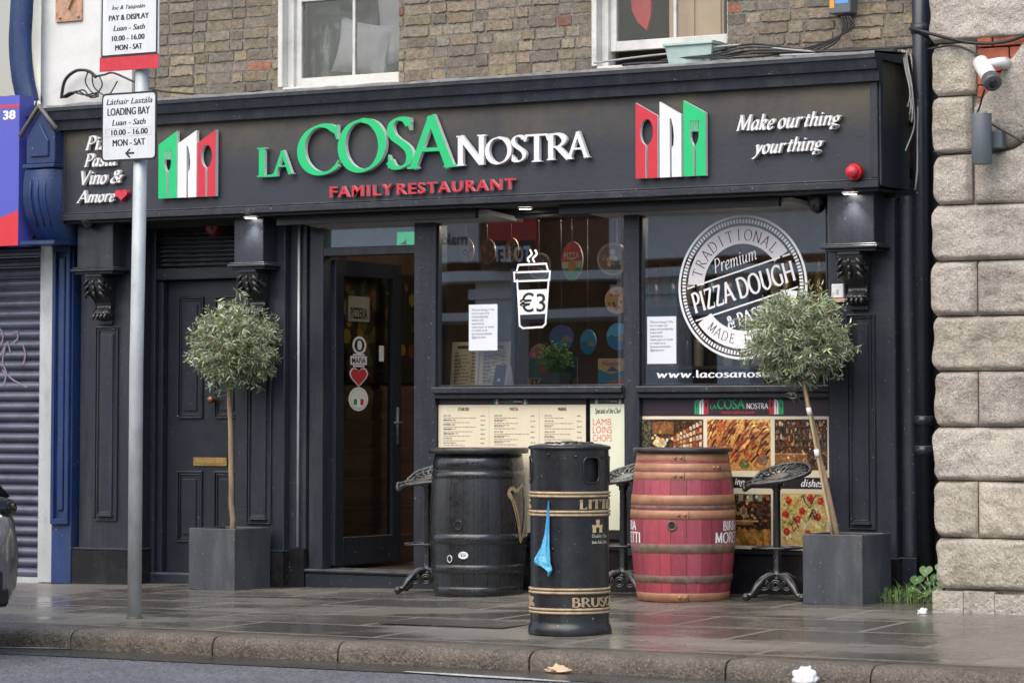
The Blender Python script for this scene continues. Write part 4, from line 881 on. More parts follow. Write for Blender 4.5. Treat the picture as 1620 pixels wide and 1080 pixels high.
# --- room behind the glass
RX0, RX1, RY = -12.28, -8.0, 20.3
MB().box(RX0-.1, RX1+.1, YW+.13, RY, .05, .14).build('interior_floor', M['roomfloor'], rb)
mb = MB().box(RX0-.1, RX0, YW+.1, RY, 1.36, 2.66).box(RX0-.1, RX1+.1, RY-.1, RY, .14, 2.66).box(RX1, RX1+.1, YW+.1, RY, .14, 2.66); mb.build('interior_wall', M['roomwall'], rb)
mb = MB(); rk = random.Random(5)
for i in range(6):
    z0 = .14+.205*i; n = 14; e0 = [.012*noise.noise((k*.5, i*3.1, 0)) for k in range(n+1)]
    for k in range(n):
        ya, yb = YW+.13+2.7*k/n, YW+.13+2.7*(k+1)/n
        mb.add([(RX0+.004, ya, z0+e0[k]), (RX0+.004, yb, z0+e0[k+1]), (RX0+.026, yb, z0+.20), (RX0+.026, ya, z0+.20), (RX0+.0, ya, z0+.21), (RX0+.0, yb, z0+.21)], [(0, 1, 2, 3), (3, 2, 5, 4)])
for i in range(6):
    mb.add([(RX0, RY-.13, .14+.205*i), (RX1, RY-.13, .14+.205*i), (RX1, RY-.11, .34+.205*i), (RX0, RY-.11, .34+.205*i)], [(0, 1, 2, 3)])
mb.build('plank_cladding', M['wood'], rb)
# >>> part three
# ================================================================== MENU BOARDS, PRINTED PANELS, NOTICES
cream = (.74, .66, .48); plum = (.035, .022, .032)
def logo(mb, x0, x1, z0, z1, fr, d):
    w = x1-x0; h = z1-z0; g, wh, rd = (.02, .38, .16), (.75, .75, .74), (.55, .03, .05)
    pw = w*.048
    for i, (c, k) in enumerate(((g, 'fork'), (wh, 'knife'), (rd, 'spoon'))):
        mb.prism(cut_panel(x0+i*pw*1.12, x0+i*pw*1.12+pw, z0, z0+h*.85, z1, k), fr, d, d, c)
    for i, (c, k) in enumerate(((rd, 'spoon'), (wh, 'knife'), (g, 'fork'))):
        xa = x1-3*pw*1.12+i*pw*1.12; mb.prism(cut_panel(xa, xa+pw, z0, z1, z0+h*.85, k), fr, d, d, c)
    kw = dict(thick=.19, thin=.08, nib=radians(20))
    put_pen(mb, 'LA', x0+w*.175, z0+h*.33, x0+w*.25, z0+h*.62, fr, d=d, col=g, step=.00005, **kw)
    put_pen(mb, 'COSA', x0+w*.255, z0+h*.33, x0+w*.57, z0+h*.98, fr, d=d+.0004, col=g, step=.00005, **kw)
    put_pen(mb, 'NOSTRA', x0+w*.585, z0+h*.33, x0+w*.83, z0+h*.72, fr, d=d, col=wh, step=.00005, **kw)
    put_sans(mb, 'FAMILY RESTAURANT', x0+w*.30, z0+h*.03, x0+w*.68, z0+h*.18, fr, d=d, col=rd, bold=.02)
MY = YW+.012
fr = wall(MY)
t = thing('menu_board', (-10.6, MY, .40), 'wide cream printed menu board in three columns under the left shop window', 'menu board', 'printed boards under the windows')
def board(t, x0, x1, z0, z1, zh):
    mb = MB(); mb.box(x0, x1, MY-.008, MY+.006, z0, z1, (.02, .02, .022)); mb.build('backing', M['print'], t)
bx0, bx1, bz0, bz1 = -11.188, -10.048, .40, 1.302
board(t, bx0, bx1, bz0, bz1, 0)
mb = MB(); d = .0085
mb.prism([(bx0+.004, 1.262), (bx1-.004, 1.262), (bx1-.004, 1.300), (bx0+.004, 1.300)], fr, d, d, plum)
mb.prism([(bx0+.004, bz0+.03), (bx1-.004, bz0+.03), (bx1-.004, 1.2615), (bx0+.004, 1.2615)], fr, d, d, cream)
a, b = PXZ(783, 640, MY), PXZ(836, 628, MY); logo(mb, a[0], b[0], 1.266, 1.298, fr, d+.0004)
rk = random.Random(21)
def rows(mb, x0, x1, z0, z1, fr, d, n, ink=(.30, .26, .20)):
    dz = (z1-z0)/n
    for i in range(n):
        z = z1-dz*i; w = rk.uniform(.18, .34)*(x1-x0); h = .0085
        def words(xa, xb, zz, hh):
            x = xa
            while x < xb-.006:
                l = min(rk.uniform(.012, .034), xb-x); mb.prism([(x, zz-hh), (x+l, zz-hh), (x+l, zz), (x, zz)], fr, d, d, ink); x += l+.005
        words(x0, x0+w, z, h); words(x1-.036, x1, z-.002, h*.9)
        words(x0, x0+rk.uniform(.5, .86)*(x1-x0), z-.017, .0055)
        if rk.random() < .5: words(x0, x0+rk.uniform(.15, .5)*(x1-x0), z-.029, .0055)
cols = ((bx0+.004, bx0+.40, 'STARTER', 7), (bx0+.40, bx0+.785, 'PASTA', 6), (bx0+.785, bx1-.004, 'MAINS', 6))
for xa, xb, hd, n in cols:
    xm = (xa+xb)/2; wd = .085 if len(hd) > 5 else .062
    put_sans(mb, hd, xm-wd/2, 1.222, xm+wd/2, 1.244, fr, d=d+.0004, col=(.03, .025, .02), dbl=.0012)
    rows(mb, xa+.04, xb-.03, .985, 1.195, fr, d+.0004, n)
    if hd == 'STARTER': put_sans(mb, 'SOUPS', xm-.03, .962, xm+.03, .98, fr, d=d+.0004, col=(.03, .025, .02), bold=.03)
    rows(mb, xa+.04, xb-.03, .46, .94, fr, d+.0004, 13)
    if xa > bx0+.1: mb.prism([(xa-.0012, bz0+.05), (xa+.0012, bz0+.05), (xa+.0012, 1.25), (xa-.0012, 1.25)], fr, d+.0003, d+.0003, (.42, .36, .26))
mb.build('printed_sheet', M['print'], t)
t = thing('specials_board', (-9.89, MY, .40), 'narrow cream specials board with red handwriting beside the wide menu', 'menu board', 'printed boards under the windows')
sx0, sx1 = -10.022, -9.753
board(t, sx0, sx1, .40, 1.302, 0)
mb = MB()
mb.prism([(sx0+.004, 1.266), (sx1-.002, 1.266), (sx1-.002, 1.300), (sx0+.004, 1.300)], fr, d, d, plum)
mb.prism([(sx0+.004, .46), (sx1-.002, .46), (sx1-.002, 1.2655), (sx0+.004, 1.2655)], fr, d, d, (.72, .74, .56))
logo(mb, sx0+.035, sx1-.03, 1.270, 1.297, fr, d+.0004)
a, b = PXZ(942, 655, MY), PXZ(984, 645, MY); put_pen(mb, 'Specials of the Chef', a[0], a[1]-.004, b[0], b[1], fr, d=d+.0004, col=(.02, .02, .02), step=.00004, thick=.2, thin=.1, nib=radians(25), shear=.25)
for w, p0, p1 in (('LAMB', (939, 672), (968, 662)), ('LOINS', (939, 685), (969, 674)), ('CHOPS', (939, 698), (969, 687))):
    a, b = PXZ(*p0, MY), PXZ(*p1, MY); put_sans(mb, w, a[0], a[1], b[0], b[1], fr, d=d+.0006, col=(.72, .06, .04), bold=-.004)
mb.build('printed_sheet', M['print'], t)
t = thing('picture_board', (-8.98, MY, .36), 'large printed board of food and bar photographs under the right shop window', 'picture board', 'printed boards under the windows')
px0, px1, pz0 = -9.638, -8.316, .358
board(t, px0, px1, pz0, 1.303, 0)
mb = MB()
mb.prism([(px0+.003, 1.188), (px1-.003, 1.188), (px1-.003, 1.301), (px0+.003, 1.301)], fr, d, d, plum)
mb.prism([(px0+.003, pz0+.003), (px1-.003, pz0+.003), (px1-.003, 1.1875), (px0+.003, 1.1875)], fr, d, d, cream)
a, b = PXZ(1100, 655, MY), PXZ(1241, 631, MY); logo(mb, a[0], b[0], a[1], b[1]+.004, fr, d+.0004)
zb0, zb1 = PZ(1200, 772, MY), PZ(1200, 754, MY)
mb.prism([(px0+.003, zb0), (px1-.003, zb0), (px1-.003, zb1), (px0+.003, zb1)], fr, d+.0003, d+.0003, (.02, .018, .02))
kk = dict(thick=.17, thin=.09, nib=radians(20), shear=.2)
ws = [('Amazing', 1040, 1182, 768.5, 757), ('Italian', 1190, 1230, 768.5, 757.5), ('dishes.', 1268, 1304, 768.5, 757)]
for w, xa, xb, ya, yb in ws:
    if w == 'Amazing':
        put_pen(mb, 'ing', PX(1164, 765, MY), zb0+.006, PX(1179, 765, MY), zb1-.012, fr, d=d+.0006, col=wv, step=.00004, **kk)
    elif w == 'dishes.':
        put_pen(mb, 'dishes.', PX(xa, 765, MY), zb0+.012, PX(xb, 765, MY), zb1-.010, fr, d=d+.0006, col=wv, step=.00004, **kk)
mb.build('printed_sheet', M['print'], t)
def pic_box(x0, y0, x1, y1):
    a, b = PXZ(x0, y0, MY), PXZ(x1, y1, MY); return a[0], b[1], b[0], a[1]
def picture(rect, kind, seed):
    x0, z0, x1, z1 = rect; w, h = x1-x0, z1-z0; rk = random.Random(seed); mb = MB(); d = .0094
    def rect_(u0, v0, u1, v1, c, dd): mb.prism([(x0+u0*w, z0+v0*h), (x0+u1*w, z0+v0*h), (x0+u1*w, z0+v1*h), (x0+u0*w, z0+v1*h)], fr, dd, dd, c)
    def blob(u, v, r, c, dd, n=9, sq=1.):
        mb.prism([(min(x1, max(x0, x0+u*w+r*w*cos(2*pi*k/n)*rk.uniform(.75, 1.15))), min(z1, max(z0, z0+v*h+r*w*sq*sin(2*pi*k/n)*rk.uniform(.75, 1.15)))) for k in range(n)], fr, dd, dd, c)
    def j(c, s=.3): g = rk.uniform(1-s, 1+s); return tuple(min(.9, q*g) for q in c)
    if kind == 'bar':
        rect_(0, 0, 1, 1, (.022, .014, .011), d)
        for i in range(26): blob(rk.random(), rk.random(), rk.uniform(.03, .12), j((.07, .032, .015), .6), d+.0002+.00001*i)
        for r_ in range(4):
            v = .48+.13*r_
            rect_(.02, v-.012, .98, v, (.16, .08, .035), d+.0006)
            u = .03
            while u < .95:
                bw = rk.uniform(.012, .03); bh = rk.uniform(.05, .10); c = rk.choice([(.30, .12, .04), (.45, .27, .10), (.05, .10, .06), (.5, .42, .28), (.18, .03, .02), (.06, .16, .22), (.02, .015, .01), (.02, .015, .01)])
                dv = rk.uniform(-.03, .03)
                if rk.random() < .8: blob(u+bw/2, v+bh/2+dv, bw*.9, j(c, .5), d+.0007+u*.0001, 7, bh/bw*w/h*.55*rk.uniform(.6, 1.2))
                u += bw+rk.uniform(.0, .025)
        rect_(0, .12, .62, .30, (.24, .115, .045), d+.0008); rect_(0, .30, .62, .33, (.42, .25, .12), d+.0009); rect_(.62, .0, 1, .34, (.03, .022, .02), d+.0009)
        for i in range(38): blob(rk.random(), rk.uniform(.0, .42), rk.uniform(.008, .025), j(rk.choice([(.5, .30, .10), (.42, .16, .05), (.62, .48, .25), (.03, .02, .02)])), d+.001+.00001*i)
        for i in range(9): blob(rk.random(), rk.uniform(.75, .98), .014, (.8, .66, .40), d+.0015+.00001*i)
    elif kind == 'room':
        rect_(0, 0, 1, 1, (.03, .018, .012), d)
        rect_(.0, 0, .16, 1, (.022, .03, .024), d+.0002)
        for i in range(150): blob(rk.uniform(0, .15), rk.random(), .012, j((.09, .12, .085), .5), d+.0003+.000003*i, 5)
        rect_(.18, .72, .52, .95, (.20, .085, .035), d+.0003); 
        mb.prism([(x0+.5*w, z0+.42*h), (x0+w, z0+.50*h), (x0+w, z0+.95*h), (x0+.5*w, z0+.72*h)], fr, d+.0004, d+.0004, (.10, .035, .02))
        for r_ in range(4):
            for i in range(9):
                u = .52+.052*i; s = (u-.5)/.5; v = .44+.07*r_*(1+1.3*s)*.9+.05*s; c = rk.choice([(.62, .50, .33), (.55, .30, .12), (.35, .06, .035), (.7, .6, .45)])
                rect_(u, v, u+.040, min(.97, v+.045*(1+s)), j(c), d+.0006+.00001*r_)
        for i in range(22): blob(.34+rk.gauss(0, .09), .58+rk.gauss(0, .10), rk.uniform(.015, .05), j(rk.choice([(.75, .60, .30), (.6, .36, .12), (.8, .72, .5)])), d+.0008+.00001*i)
        for i in range(44): blob(rk.uniform(.18, 1), rk.uniform(.0, .45), rk.uniform(.012, .045), j(rk.choice([(.42, .10, .03), (.28, .13, .05), (.04, .028, .02), (.5, .30, .14)]), .4), d+.0012+.00001*i, 6)
    elif kind == 'ribs':
        rect_(0, 0, 1, 1, (.50, .27, .09), d)
        mb.prism([(x0, z0+.62*h), (x0, z1), (x0+w, z1), (x0+w, z0+.80*h)], fr, d+.0002, d+.0002, (.62, .44, .15))
        q = 0
        for r_ in range(9):
            for i in range(15):
                u = .04+.064*i+rk.uniform(-.02, .02); v = .95-.088*r_+rk.uniform(-.03, .03)-.1*(u > .75)
                if v < .12+.5*max(0, .45-u) or v < .18: continue
                a = rk.uniform(.7, 1.2); c = j(rk.choice([(.22, .045, .02), (.34, .07, .025), (.10, .022, .012), (.50, .20, .05), (.04, .012, .008), (.60, .34, .09), (.28, .03, .02)]), .3); q += 1
                l, t_ = rk.uniform(.06, .10), rk.uniform(.014, .024)
                mb.prism([(x0+min(1, max(0, u+l*cos(a)*s1+t_*sin(a)*s2))*w, z0+min(1, max(0, v+(l*sin(a)*s1-t_*cos(a)*s2)*w/h))*h) for s1, s2 in ((-1, -.8), (.7, -1), (1, 0), (.7, 1), (-1, .8))], fr, d+.0004+.00001*q, d+.0004+.00001*q, c)
        for i in range(9):
            u, v, a = rk.uniform(.35, .9), rk.uniform(.62, .96), rk.uniform(.4, 1.1)
            mb.prism([(x0+min(.99, u)*w, z0+v*h), (x0+min(.99, u+.09*cos(a))*w, z0+min(1, v+.10*sin(a))*h), (x0+min(.99, u+.13*cos(a-.3))*w, z0+min(1, v+.05)*h)], fr, d+.0014+.00002*i, d+.0014+.00002*i, j((.72, .55, .20)))
        for u, v, r_, c in ((.88, .22, .085, (.16, .10, .07)), (.88, .25, .065, (.45, .03, .03)), (.58, .14, .07, (.07, .13, .045)), (.62, .10, .05, (.09, .19, .05)), (.22, .86, .07, (.50, .10, .03)), (.22, .86, .045, (.6, .25, .08))): blob(u, v, r_, c, d+.0018+r_*.001, 14)
        for i in range(16): blob(rk.uniform(.05, .8), rk.uniform(.25, .8), .012, j((.16, .24, .06)), d+.0021+.00001*i, 5)
    elif kind == 'glasses':
        rect_(0, 0, 1, 1, (.02, .014, .012), d)
        for i in range(55): blob(rk.random(), rk.uniform(.42, 1), rk.uniform(.012, .04), j(rk.choice([(.45, .22, .07), (.55, .38, .17), (.12, .05, .03), (.03, .04, .06), (.35, .10, .04), (.6, .55, .45)]), .4), d+.0003+.00001*i, 6)
        rect_(0, 0, 1, .30, (.20, .085, .02), d+.001)
        for i in range(40): blob(rk.random(), rk.uniform(.0, .28), rk.uniform(.02, .07), j((.42, .20, .05), .5), d+.0011+.00001*i, 7, 1.6)
        rect_(.0, .46, .8, .49, (.55, .36, .16), d+.0016); rect_(.12, .40, .72, .46, (.30, .16, .07), d+.0016)
        for u in (.42, .58):
            blob(u, .66, .055, (.42, .32, .20), d+.0018, 12, 1.5); blob(u, .68, .04, (.16, .10, .07), d+.0019, 10, 1.5); rect_(u-.006, .49, u+.006, .60, (.5, .42, .3), d+.0019); rect_(u-.04, .485, u+.04, .495, (.6, .5, .36), d+.002)
        for i in range(6): rect_(.05+.15*i, .86, .12+.15*i, .99, j((.22, .30, .18)), d+.002)
    else:
        rect_(0, 0, 1, 1, (.58, .42, .20), d); 
        mb.prism([(x0+min(w, max(0, w*.52+.62*w*cos(t_))), z0+min(h, max(0, h*.52+.56*h*sin(t_)))) for t_ in [2*pi*i/40 for i in range(40)]], fr, d+.0002, d+.0002, (.66, .50, .19))
        for i in range(90): blob(rk.uniform(.04, .97), rk.uniform(.08, .97), rk.uniform(.02, .05), j(rk.choice([(.66, .56, .22), (.30, .40, .08), (.42, .52, .14), (.72, .66, .38), (.24, .33, .06)]), .25), d+.0004+.00001*i, 7)
        for i in range(13): blob(rk.uniform(.1, .92), rk.uniform(.12, .95), .075, j((.74, .66, .36), .15), d+.0015+.00001*i, 12)
        for u, v in ((.16, .86), (.63, .92), (.10, .60), (.46, .66), (.80, .56), (.36, .50), (.12, .26), (.60, .22), (.86, .86)): blob(u, v, .078, j((.58, .025, .02), .15), d+.0018, 12); blob(u-.015, v+.02, .02, (.72, .2, .15), d+.0019, 6)
        for i in range(8):
            u, v = rk.uniform(.1, .8), rk.uniform(.2, .9); pts = crom([(x0+(u+.05*k)*w*.95, z0+min(.97, max(.03, v+.09*sin(k*1.7+i)))*h) for k in range(4)], 4)
            stroke_line(mb, [(min(x1, a_), b_) for a_, b_ in pts], .006, fr, d+.002+.0001*i, (.05, .012, .01))
    return mb.build('photograph', M['photo'], t)
picture(pic_box(1016, 663, 1114, 746), 'room', 1); picture(pic_box(1119.5, 663, 1220.5, 744.5), 'ribs', 2); picture(pic_box(1226.5, 663, 1310, 743.5), 'bar', 3)
picture(pic_box(1016, 780, 1114, 862), 'bar', 8); picture(pic_box(1119.5, 780, 1221, 863), 'glasses', 4); picture(pic_box(1237, 780, 1310, 863), 'pizza', 5)
# hiring notices taped inside the panes
NW = wall(YW+.0105)
for tl, br, body, lab in (((743, 482), (788, 554), 'We are hiring !! We\nare in need of a\nchef preferably\nItalian with\nexperience.\nLeave your cv inside\nor email us at\nlacosanostradublin\n@gmail.com', 'white paper notice taped in the left window below the coffee cup'),
                          ((1025, 501), (1071, 575), 'We are hiring !! We\nare in need of a\npizza chef preferably\nItalian with\nexperience.\nLeave your cv inside\nor email us at\nlacosanostradublin\n@gmail.com', 'white paper notice taped in the right window beside the round stamp')):
    a, b = PXZ(*tl, YW+.0185), PXZ(*br, YW+.0185)
    mb = MB().box(a[0], b[0], YW+.009, YW+.0110, b[1], a[1], (.70, .73, .77)); w = b[0]-a[0]; h = a[1]-b[1]
    put_sans(mb, body, a[0]+w*.10, b[1]+h*.25, b[0]-w*.10, a[1]-h*.09, wall(YW+.009), d=.0006, col=(.10, .105, .12), bold=.006, line=1.05)
    solo(mb, 'paper_notice', M['paper'], ((a[0]+b[0])/2, YW+.0185, b[1]), lab, 'notice', 'hiring notices')
# open menu and card holder on the window ledge
IY = YW+.12
t = thing('window_ledge', (-9.9, YW+.3, 1.30), 'dark ledge running inside both shop windows', 'ledge')
MB().box(-11.35, RX1, YW+.125, YW+.52, 1.30, 1.365).build('ledge_top', M['soffit'], t)
a, b = PXZ(708, 541, IY), PXZ(801, 613, IY); xm = PX(756, 580, IY)
mb = MB(); tan = (.80, .62, .36)
for xa, xb, s in ((a[0], xm-.002, 1), (xm+.002, b[0], -1)):
    mb.add([(xa, IY+(.03 if s > 0 else 0), 1.366), (xb, IY+(0 if s > 0 else .03), 1.366), (xb, IY+.03+(0 if s > 0 else .03), a[1]), (xa, IY+.03+(.03 if s > 0 else 0), a[1])], [(0, 1, 2, 3)], tan)
    fr2 = lambda x, z, dd, xa=xa, xb=xb, s=s: (x, IY+.03*(z-1.366)/(a[1]-1.366)+.03*((xb-x) if s > 0 else (x-xa))/(xb-xa)-.001-dd, z)
    rows(mb, xa+.03, xb-.025, 1.40, a[1]-.07, fr2, .001, 9, (.22, .15, .08))
    mb.prism([(xa+.05, a[1]-.045), (xb-.05, a[1]-.045), (xb-.05, a[1]-.025), (xa+.05, a[1]-.025)], fr2, .001, .001, (.10, .06, .03))
solo(mb, 'open_menu', M['paper'], (xm, IY, 1.366), 'open tan menu standing behind the left window under the paper notice', 'menu')
a, b = PXZ(778, 577, IY-.05), PXZ(803, 612, IY-.05)
mb = MB(); y = IY-.05
mb.add([(a[0], y, 1.366), (b[0]-.03, y, 1.366), (b[0]-.03, y+.04, a[1]), (a[0]+.01, y+.04, a[1])], [(0, 1, 2, 3)], (.02, .024, .035))
mb.add([(b[0]-.03, y, 1.366), (b[0], y+.09, 1.366), (b[0]-.01, y+.06, a[1]-.005), (b[0]-.03, y+.04, a[1])], [(0, 1, 2, 3)], (.5, .5, .48))
mb.add([(a[0], y+.12, 1.366), (a[0]+.01, y+.04, a[1]), (b[0]-.03, y+.04, a[1]), (b[0]-.03, y+.12, 1.366)], [(0, 1, 2, 3)], (.02, .02, .03))
mb.prism([(a[0]+.03, 1.42), (a[0]+.055, 1.415), (a[0]+.06, 1.43), (a[0]+.04, 1.44)], lambda x, z, dd: (x, y+.04*(z-1.366)/(a[1]-1.366)-.002-dd, z), 0, 0, (.6, .6, .6))
solo(mb, 'card_stand', M['paper'], (a[0]+.05, y, 1.366), 'small black folded card standing in front of the open menu', 'card')
# pot plant on the ledge
c = P(879, 610, YW+.25); t = thing('window_plant', (c.x, YW+.25, 1.366), 'feathery green pot plant on the ledge in the left shop window', 'plant')
trough(c.x-.075, c.x+.075, 1.366, 1.47, YW+.175, YW+.325, .015).build('plant_pot', M['pebble'], t)
mb = MB(); rk = random.Random(9)
for i in range(150):
    a = rk.uniform(0, 2*pi); s = rk.uniform(.05, .15); hgt = rk.uniform(.08, .26)*(1.1-.5*s/.15)
    pts = [Vector((c.x+rk.gauss(0, .03), YW+.25+rk.gauss(0, .02), 1.46)), Vector((c.x+cos(a)*s*.5, YW+.25+sin(a)*s*.35, 1.46+hgt*.7)), Vector((c.x+cos(a)*s, YW+.25+sin(a)*s*.5, 1.46+hgt))]
    mb.tube(pts, .0018, 3, (.08, .16, .03), caps=False)
    for k in range(7):
        p = pts[1].lerp(pts[2], k/6)+Vector((rk.gauss(0, .006), rk.gauss(0, .006), rk.gauss(0, .006))); q = Vector((rk.gauss(0, 1), rk.gauss(0, 1), rk.gauss(0, .6))).normalized()*.014; o = q.orthogonal().normalized()*.005; g = rk.uniform(.7, 1.4)
        mb.add([p-q, p+o, p+q, p-o], [(0, 1, 2, 3)], (.12*g, .25*g, .05*g))
mb.build('foliage', M['weed'], t)
# round printed plates and pictures hung behind the left pane
def plate(px, py, rx_px, ry_px, Y, base, deco, label, turn=0.):
    c = P(px, py, Y); r = ry_px*abs(P(px, py, Y).z-P(px, py+1, Y).z); k = rx_px*abs(PX(px+1, py, Y)-c.x)/r
    a = radians(31.4)-math.acos(min(1, rx_px/ry_px))
    fr3 = lambda x, z, dd: (c.x+x*cos(a)+dd*sin(a), Y+x*sin(a)-dd*cos(a), c.z+z)
    mb = MB(); mb.prism(circ(0, 0, r, 30), fr3, -.008, .0, base, True); rk = random.Random(int(px)); dd = .0008
    if deco == 'pizza':
        mb.prism(circ(0, 0, r*.85, 24), fr3, dd, dd, (.62, .33, .12))
        for i in range(13):
            q, w = r*.7*math.sqrt(rk.random()), rk.uniform(0, 6.28); mb.prism(circ(q*cos(w), q*sin(w), r*.12, 8), fr3, dd+.0005+.0001*i, dd+.0005+.0001*i, rk.choice([(.35, .04, .02), (.42, .07, .03), (.10, .14, .04)]))
    elif deco == 'sea':
        mb.prism([(r*.97*cos(w), r*.97*sin(w)) for w in [pi+pi*i/16 for i in range(17)]], fr3, dd, dd, (.03, .20, .34))
        mb.prism([(-r*.1, -r*.3), (r*.9, -r*.35), (r*.8, 0), (r*.3, r*.2)], fr3, dd+.0004, dd+.0004, (.34, .24, .14)); mb.prism([(-r*.9, -r*.1), (-r*.2, -r*.1), (-r*.5, r*.15)], fr3, dd+.0004, dd+.0004, (.10, .16, .12))
    elif deco == 'picture':
        mb.prism(circ(0, 0, r*.86, 26), fr3, dd, dd, (.14, .08, .045))
        for i in range(16):
            q, w = r*.6*math.sqrt(rk.random()), rk.uniform(0, 6.28); mb.prism(circ(q*cos(w), q*sin(w), r*rk.uniform(.08, .2), 7), fr3, dd+.0004+.0001*i, dd+.0004+.0001*i, rk.choice([(.50, .30, .12), (.40, .10, .05), (.6, .45, .25), (.12, .16, .20)]))
    elif deco == 'slice':
        mb.prism([(r*.99*cos(w), r*.99*sin(w)) for w in [0+pi*i/16 for i in range(17)]], fr3, dd, dd, (.50, .03, .03)); put_sans(mb, 'PIZZA', -r*.75, r*.1, r*.7, r*.45, fr3, d=dd+.001, col=(.65, .6, .5), bold=.02)
        mb.prism([(r*.97*cos(w), r*.97*sin(w)) for w in [pi+pi*.12+pi*.76*i/12 for i in range(13)]], fr3, dd, dd, (.05, .30, .06)); mb.prism(circ(0, -r*.25, r*.36, 18), fr3, dd+.001, dd+.001, (.6, .26, .08))
    mb.tube([fr3(0, r, 0), (c.x, Y, 2.50)], .0012, 4, (.3, .3, .3))
    solo(mb, 'hanging_plate', M['print'], (c.x, Y, c.z-r), label, 'wall plate', 'round plates hung in the window')
YD = YW+.42
plate(737, 397, 12.5, 20, YD, (.50, .24, .08), 'pizza', 'narrow orange pizza plate hung first from the left in the left window')
plate(771, 398, 12.5, 20, YD+.1, (.20, .14, .10), 'picture', 'dull brown oval plate hung between the two orange pizza plates')
plate(809, 396, 11, 20, YD, (.48, .20, .07), 'pizza', 'orange pizza plate hung just above and left of the coffee cup')
plate(853, 421, 18, 21, YD, (.42, .33, .22), 'picture', 'tan round plate showing behind the lid of the coffee cup')
plate(905, 413, 16, 31, YD, (.55, .5, .42), 'slice', 'tall red, white and green plate hung right of the coffee cup')
plate(969, 410, 24.5, 26, YW+.14, (.34, .24, .15), 'picture', 'large round framed picture hung on a string at the right of the left window')
plate(976, 475, 19, 21.5, YD-.1, (.60, .42, .22), 'pizza', 'pizza shaped plate with many dark toppings near the right edge of the left window')
plate(888, 534, 19, 20, YD, (.10, .12, .30), 'sea', 'violet blue round seaside plate above the pot plant')
plate(977, 532, 17, 21, YD-.1, (.12, .42, .60), 'sea', 'bright blue round coast plate at the right edge of the left window')
def poster(tl, br, Y, base, fn, label, name='framed_poster'):
    a, b = PXZ(*tl, Y), PXZ(*br, Y); mb = MB().box(a[0], b[0], Y, Y+.012, b[1], a[1], base); fn(mb, a[0], b[1], b[0], a[1], wall(Y)); solo(mb, name, M['print'], ((a[0]+b[0])/2, Y, b[1]), label, 'poster')
def f_naples(mb, x0, z0, x1, z1, fr):
    w, h = x1-x0, z1-z0; mb.prism([(x0, z0), (x1, z0), (x1, z0+h*.55), (x0+w*.5, z0+h*.4), (x0, z0+h*.6)], fr, .001, .001, (.06, .22, .30)); mb.prism([(x0+w*.2, z0), (x1, z0), (x1, z0+h*.25), (x0+w*.6, z0+h*.2)], fr, .0015, .0015, (.42, .16, .08)); mb.prism([(x0+w*.3, z0+h*.5), (x0+w*.8, z0+h*.5), (x0+w*.55, z0+h*.72)], fr, .0015, .0015, (.12, .16, .25))
    put_pen(mb, 'Naples', x0+w*.15, z0+h*.66, x0+w*.85, z0+h*.92, fr, d=.002, col=(.45, .05, .16), step=.0001, thick=.16, thin=.08, shear=.2)
poster((946, 567), (988, 608), YW+.3, (.62, .42, .16), f_naples, 'sunset coloured travel poster lettered Naples low in the left window')
def f_ital(mb, x0, z0, x1, z1, fr):
    w, h = x1-x0, z1-z0; mb.prism([(x0, z0+h*.3), (x1, z0+h*.3), (x1, z1), (x0, z1)], fr, .001, .001, (.06, .16, .15)); put_sans(mb, 'ITALIANA', x0+w*.08, z0+h*.06, x1-w*.08, z0+h*.26, fr, d=.002, col=(.03, .02, .02), bold=.03); mb.prism(circ(x0+w*.4, z0+h*.6, w*.18, 10), fr, .002, .002, (.30, .08, .05))
poster((835, 566), (913, 611), YW+.42, (.45, .30, .18), f_ital, 'small dark green and tan Italian sign standing behind the pot plant')
plate(930, 541, 12, 20, YD+.05, (.08, .30, .42), 'sea', 'turquoise plate half hidden between the violet plate and the bright blue coast plate')
plate(853, 562, 15, 18, YD+.3, (.30, .10, .16), 'picture', 'dim crimson plate low behind the feathery pot plant')
bt = MB(True); bt.lathe([(.036, 0), (.038, .01), (.038, .17), (.03, .20), (.014, .24), (.013, .30), (.015, .305), (.0, .306)], 0, 0, 12)
BT = thing('back_shelf', (-9.9, RY-.25, 1.55), 'long shelf of bottles on the back wall of the dining room', 'shelf')
MB().box(-11.2, -9.3, RY-.35, RY-.12, 1.53, 1.55).box(-11.2, -9.3, RY-.35, RY-.12, 1.98, 2.0).build('shelf_board', M['wood'], BT)
rk = random.Random(77); mats_ = [mat('bottle_%d' % i, c_, .12, var=.1, bp=0, vs=3) for i, c_ in enumerate([(.02, .05, .02), (.10, .03, .01), (.28, .20, .06), (.03, .03, .035), (.35, .33, .28)])]
bt0 = [MB(True).add(bt.v, bt.f, smooth=True).build('bottle', m_) for m_ in mats_]
for i in range(30):
    o = bt0[i] if i < 5 else bt0[rk.randrange(5)].copy()
    if i >= 5: COL.objects.link(o)
    o.location = (-11.1+.118*(i % 15)+rk.uniform(-.02, .02), RY-.24, 1.55 if i < 15 else 2.0); tag(o, 'bottle standing on the back shelf of the dining room', 'bottle', 'bottles on the back shelf')
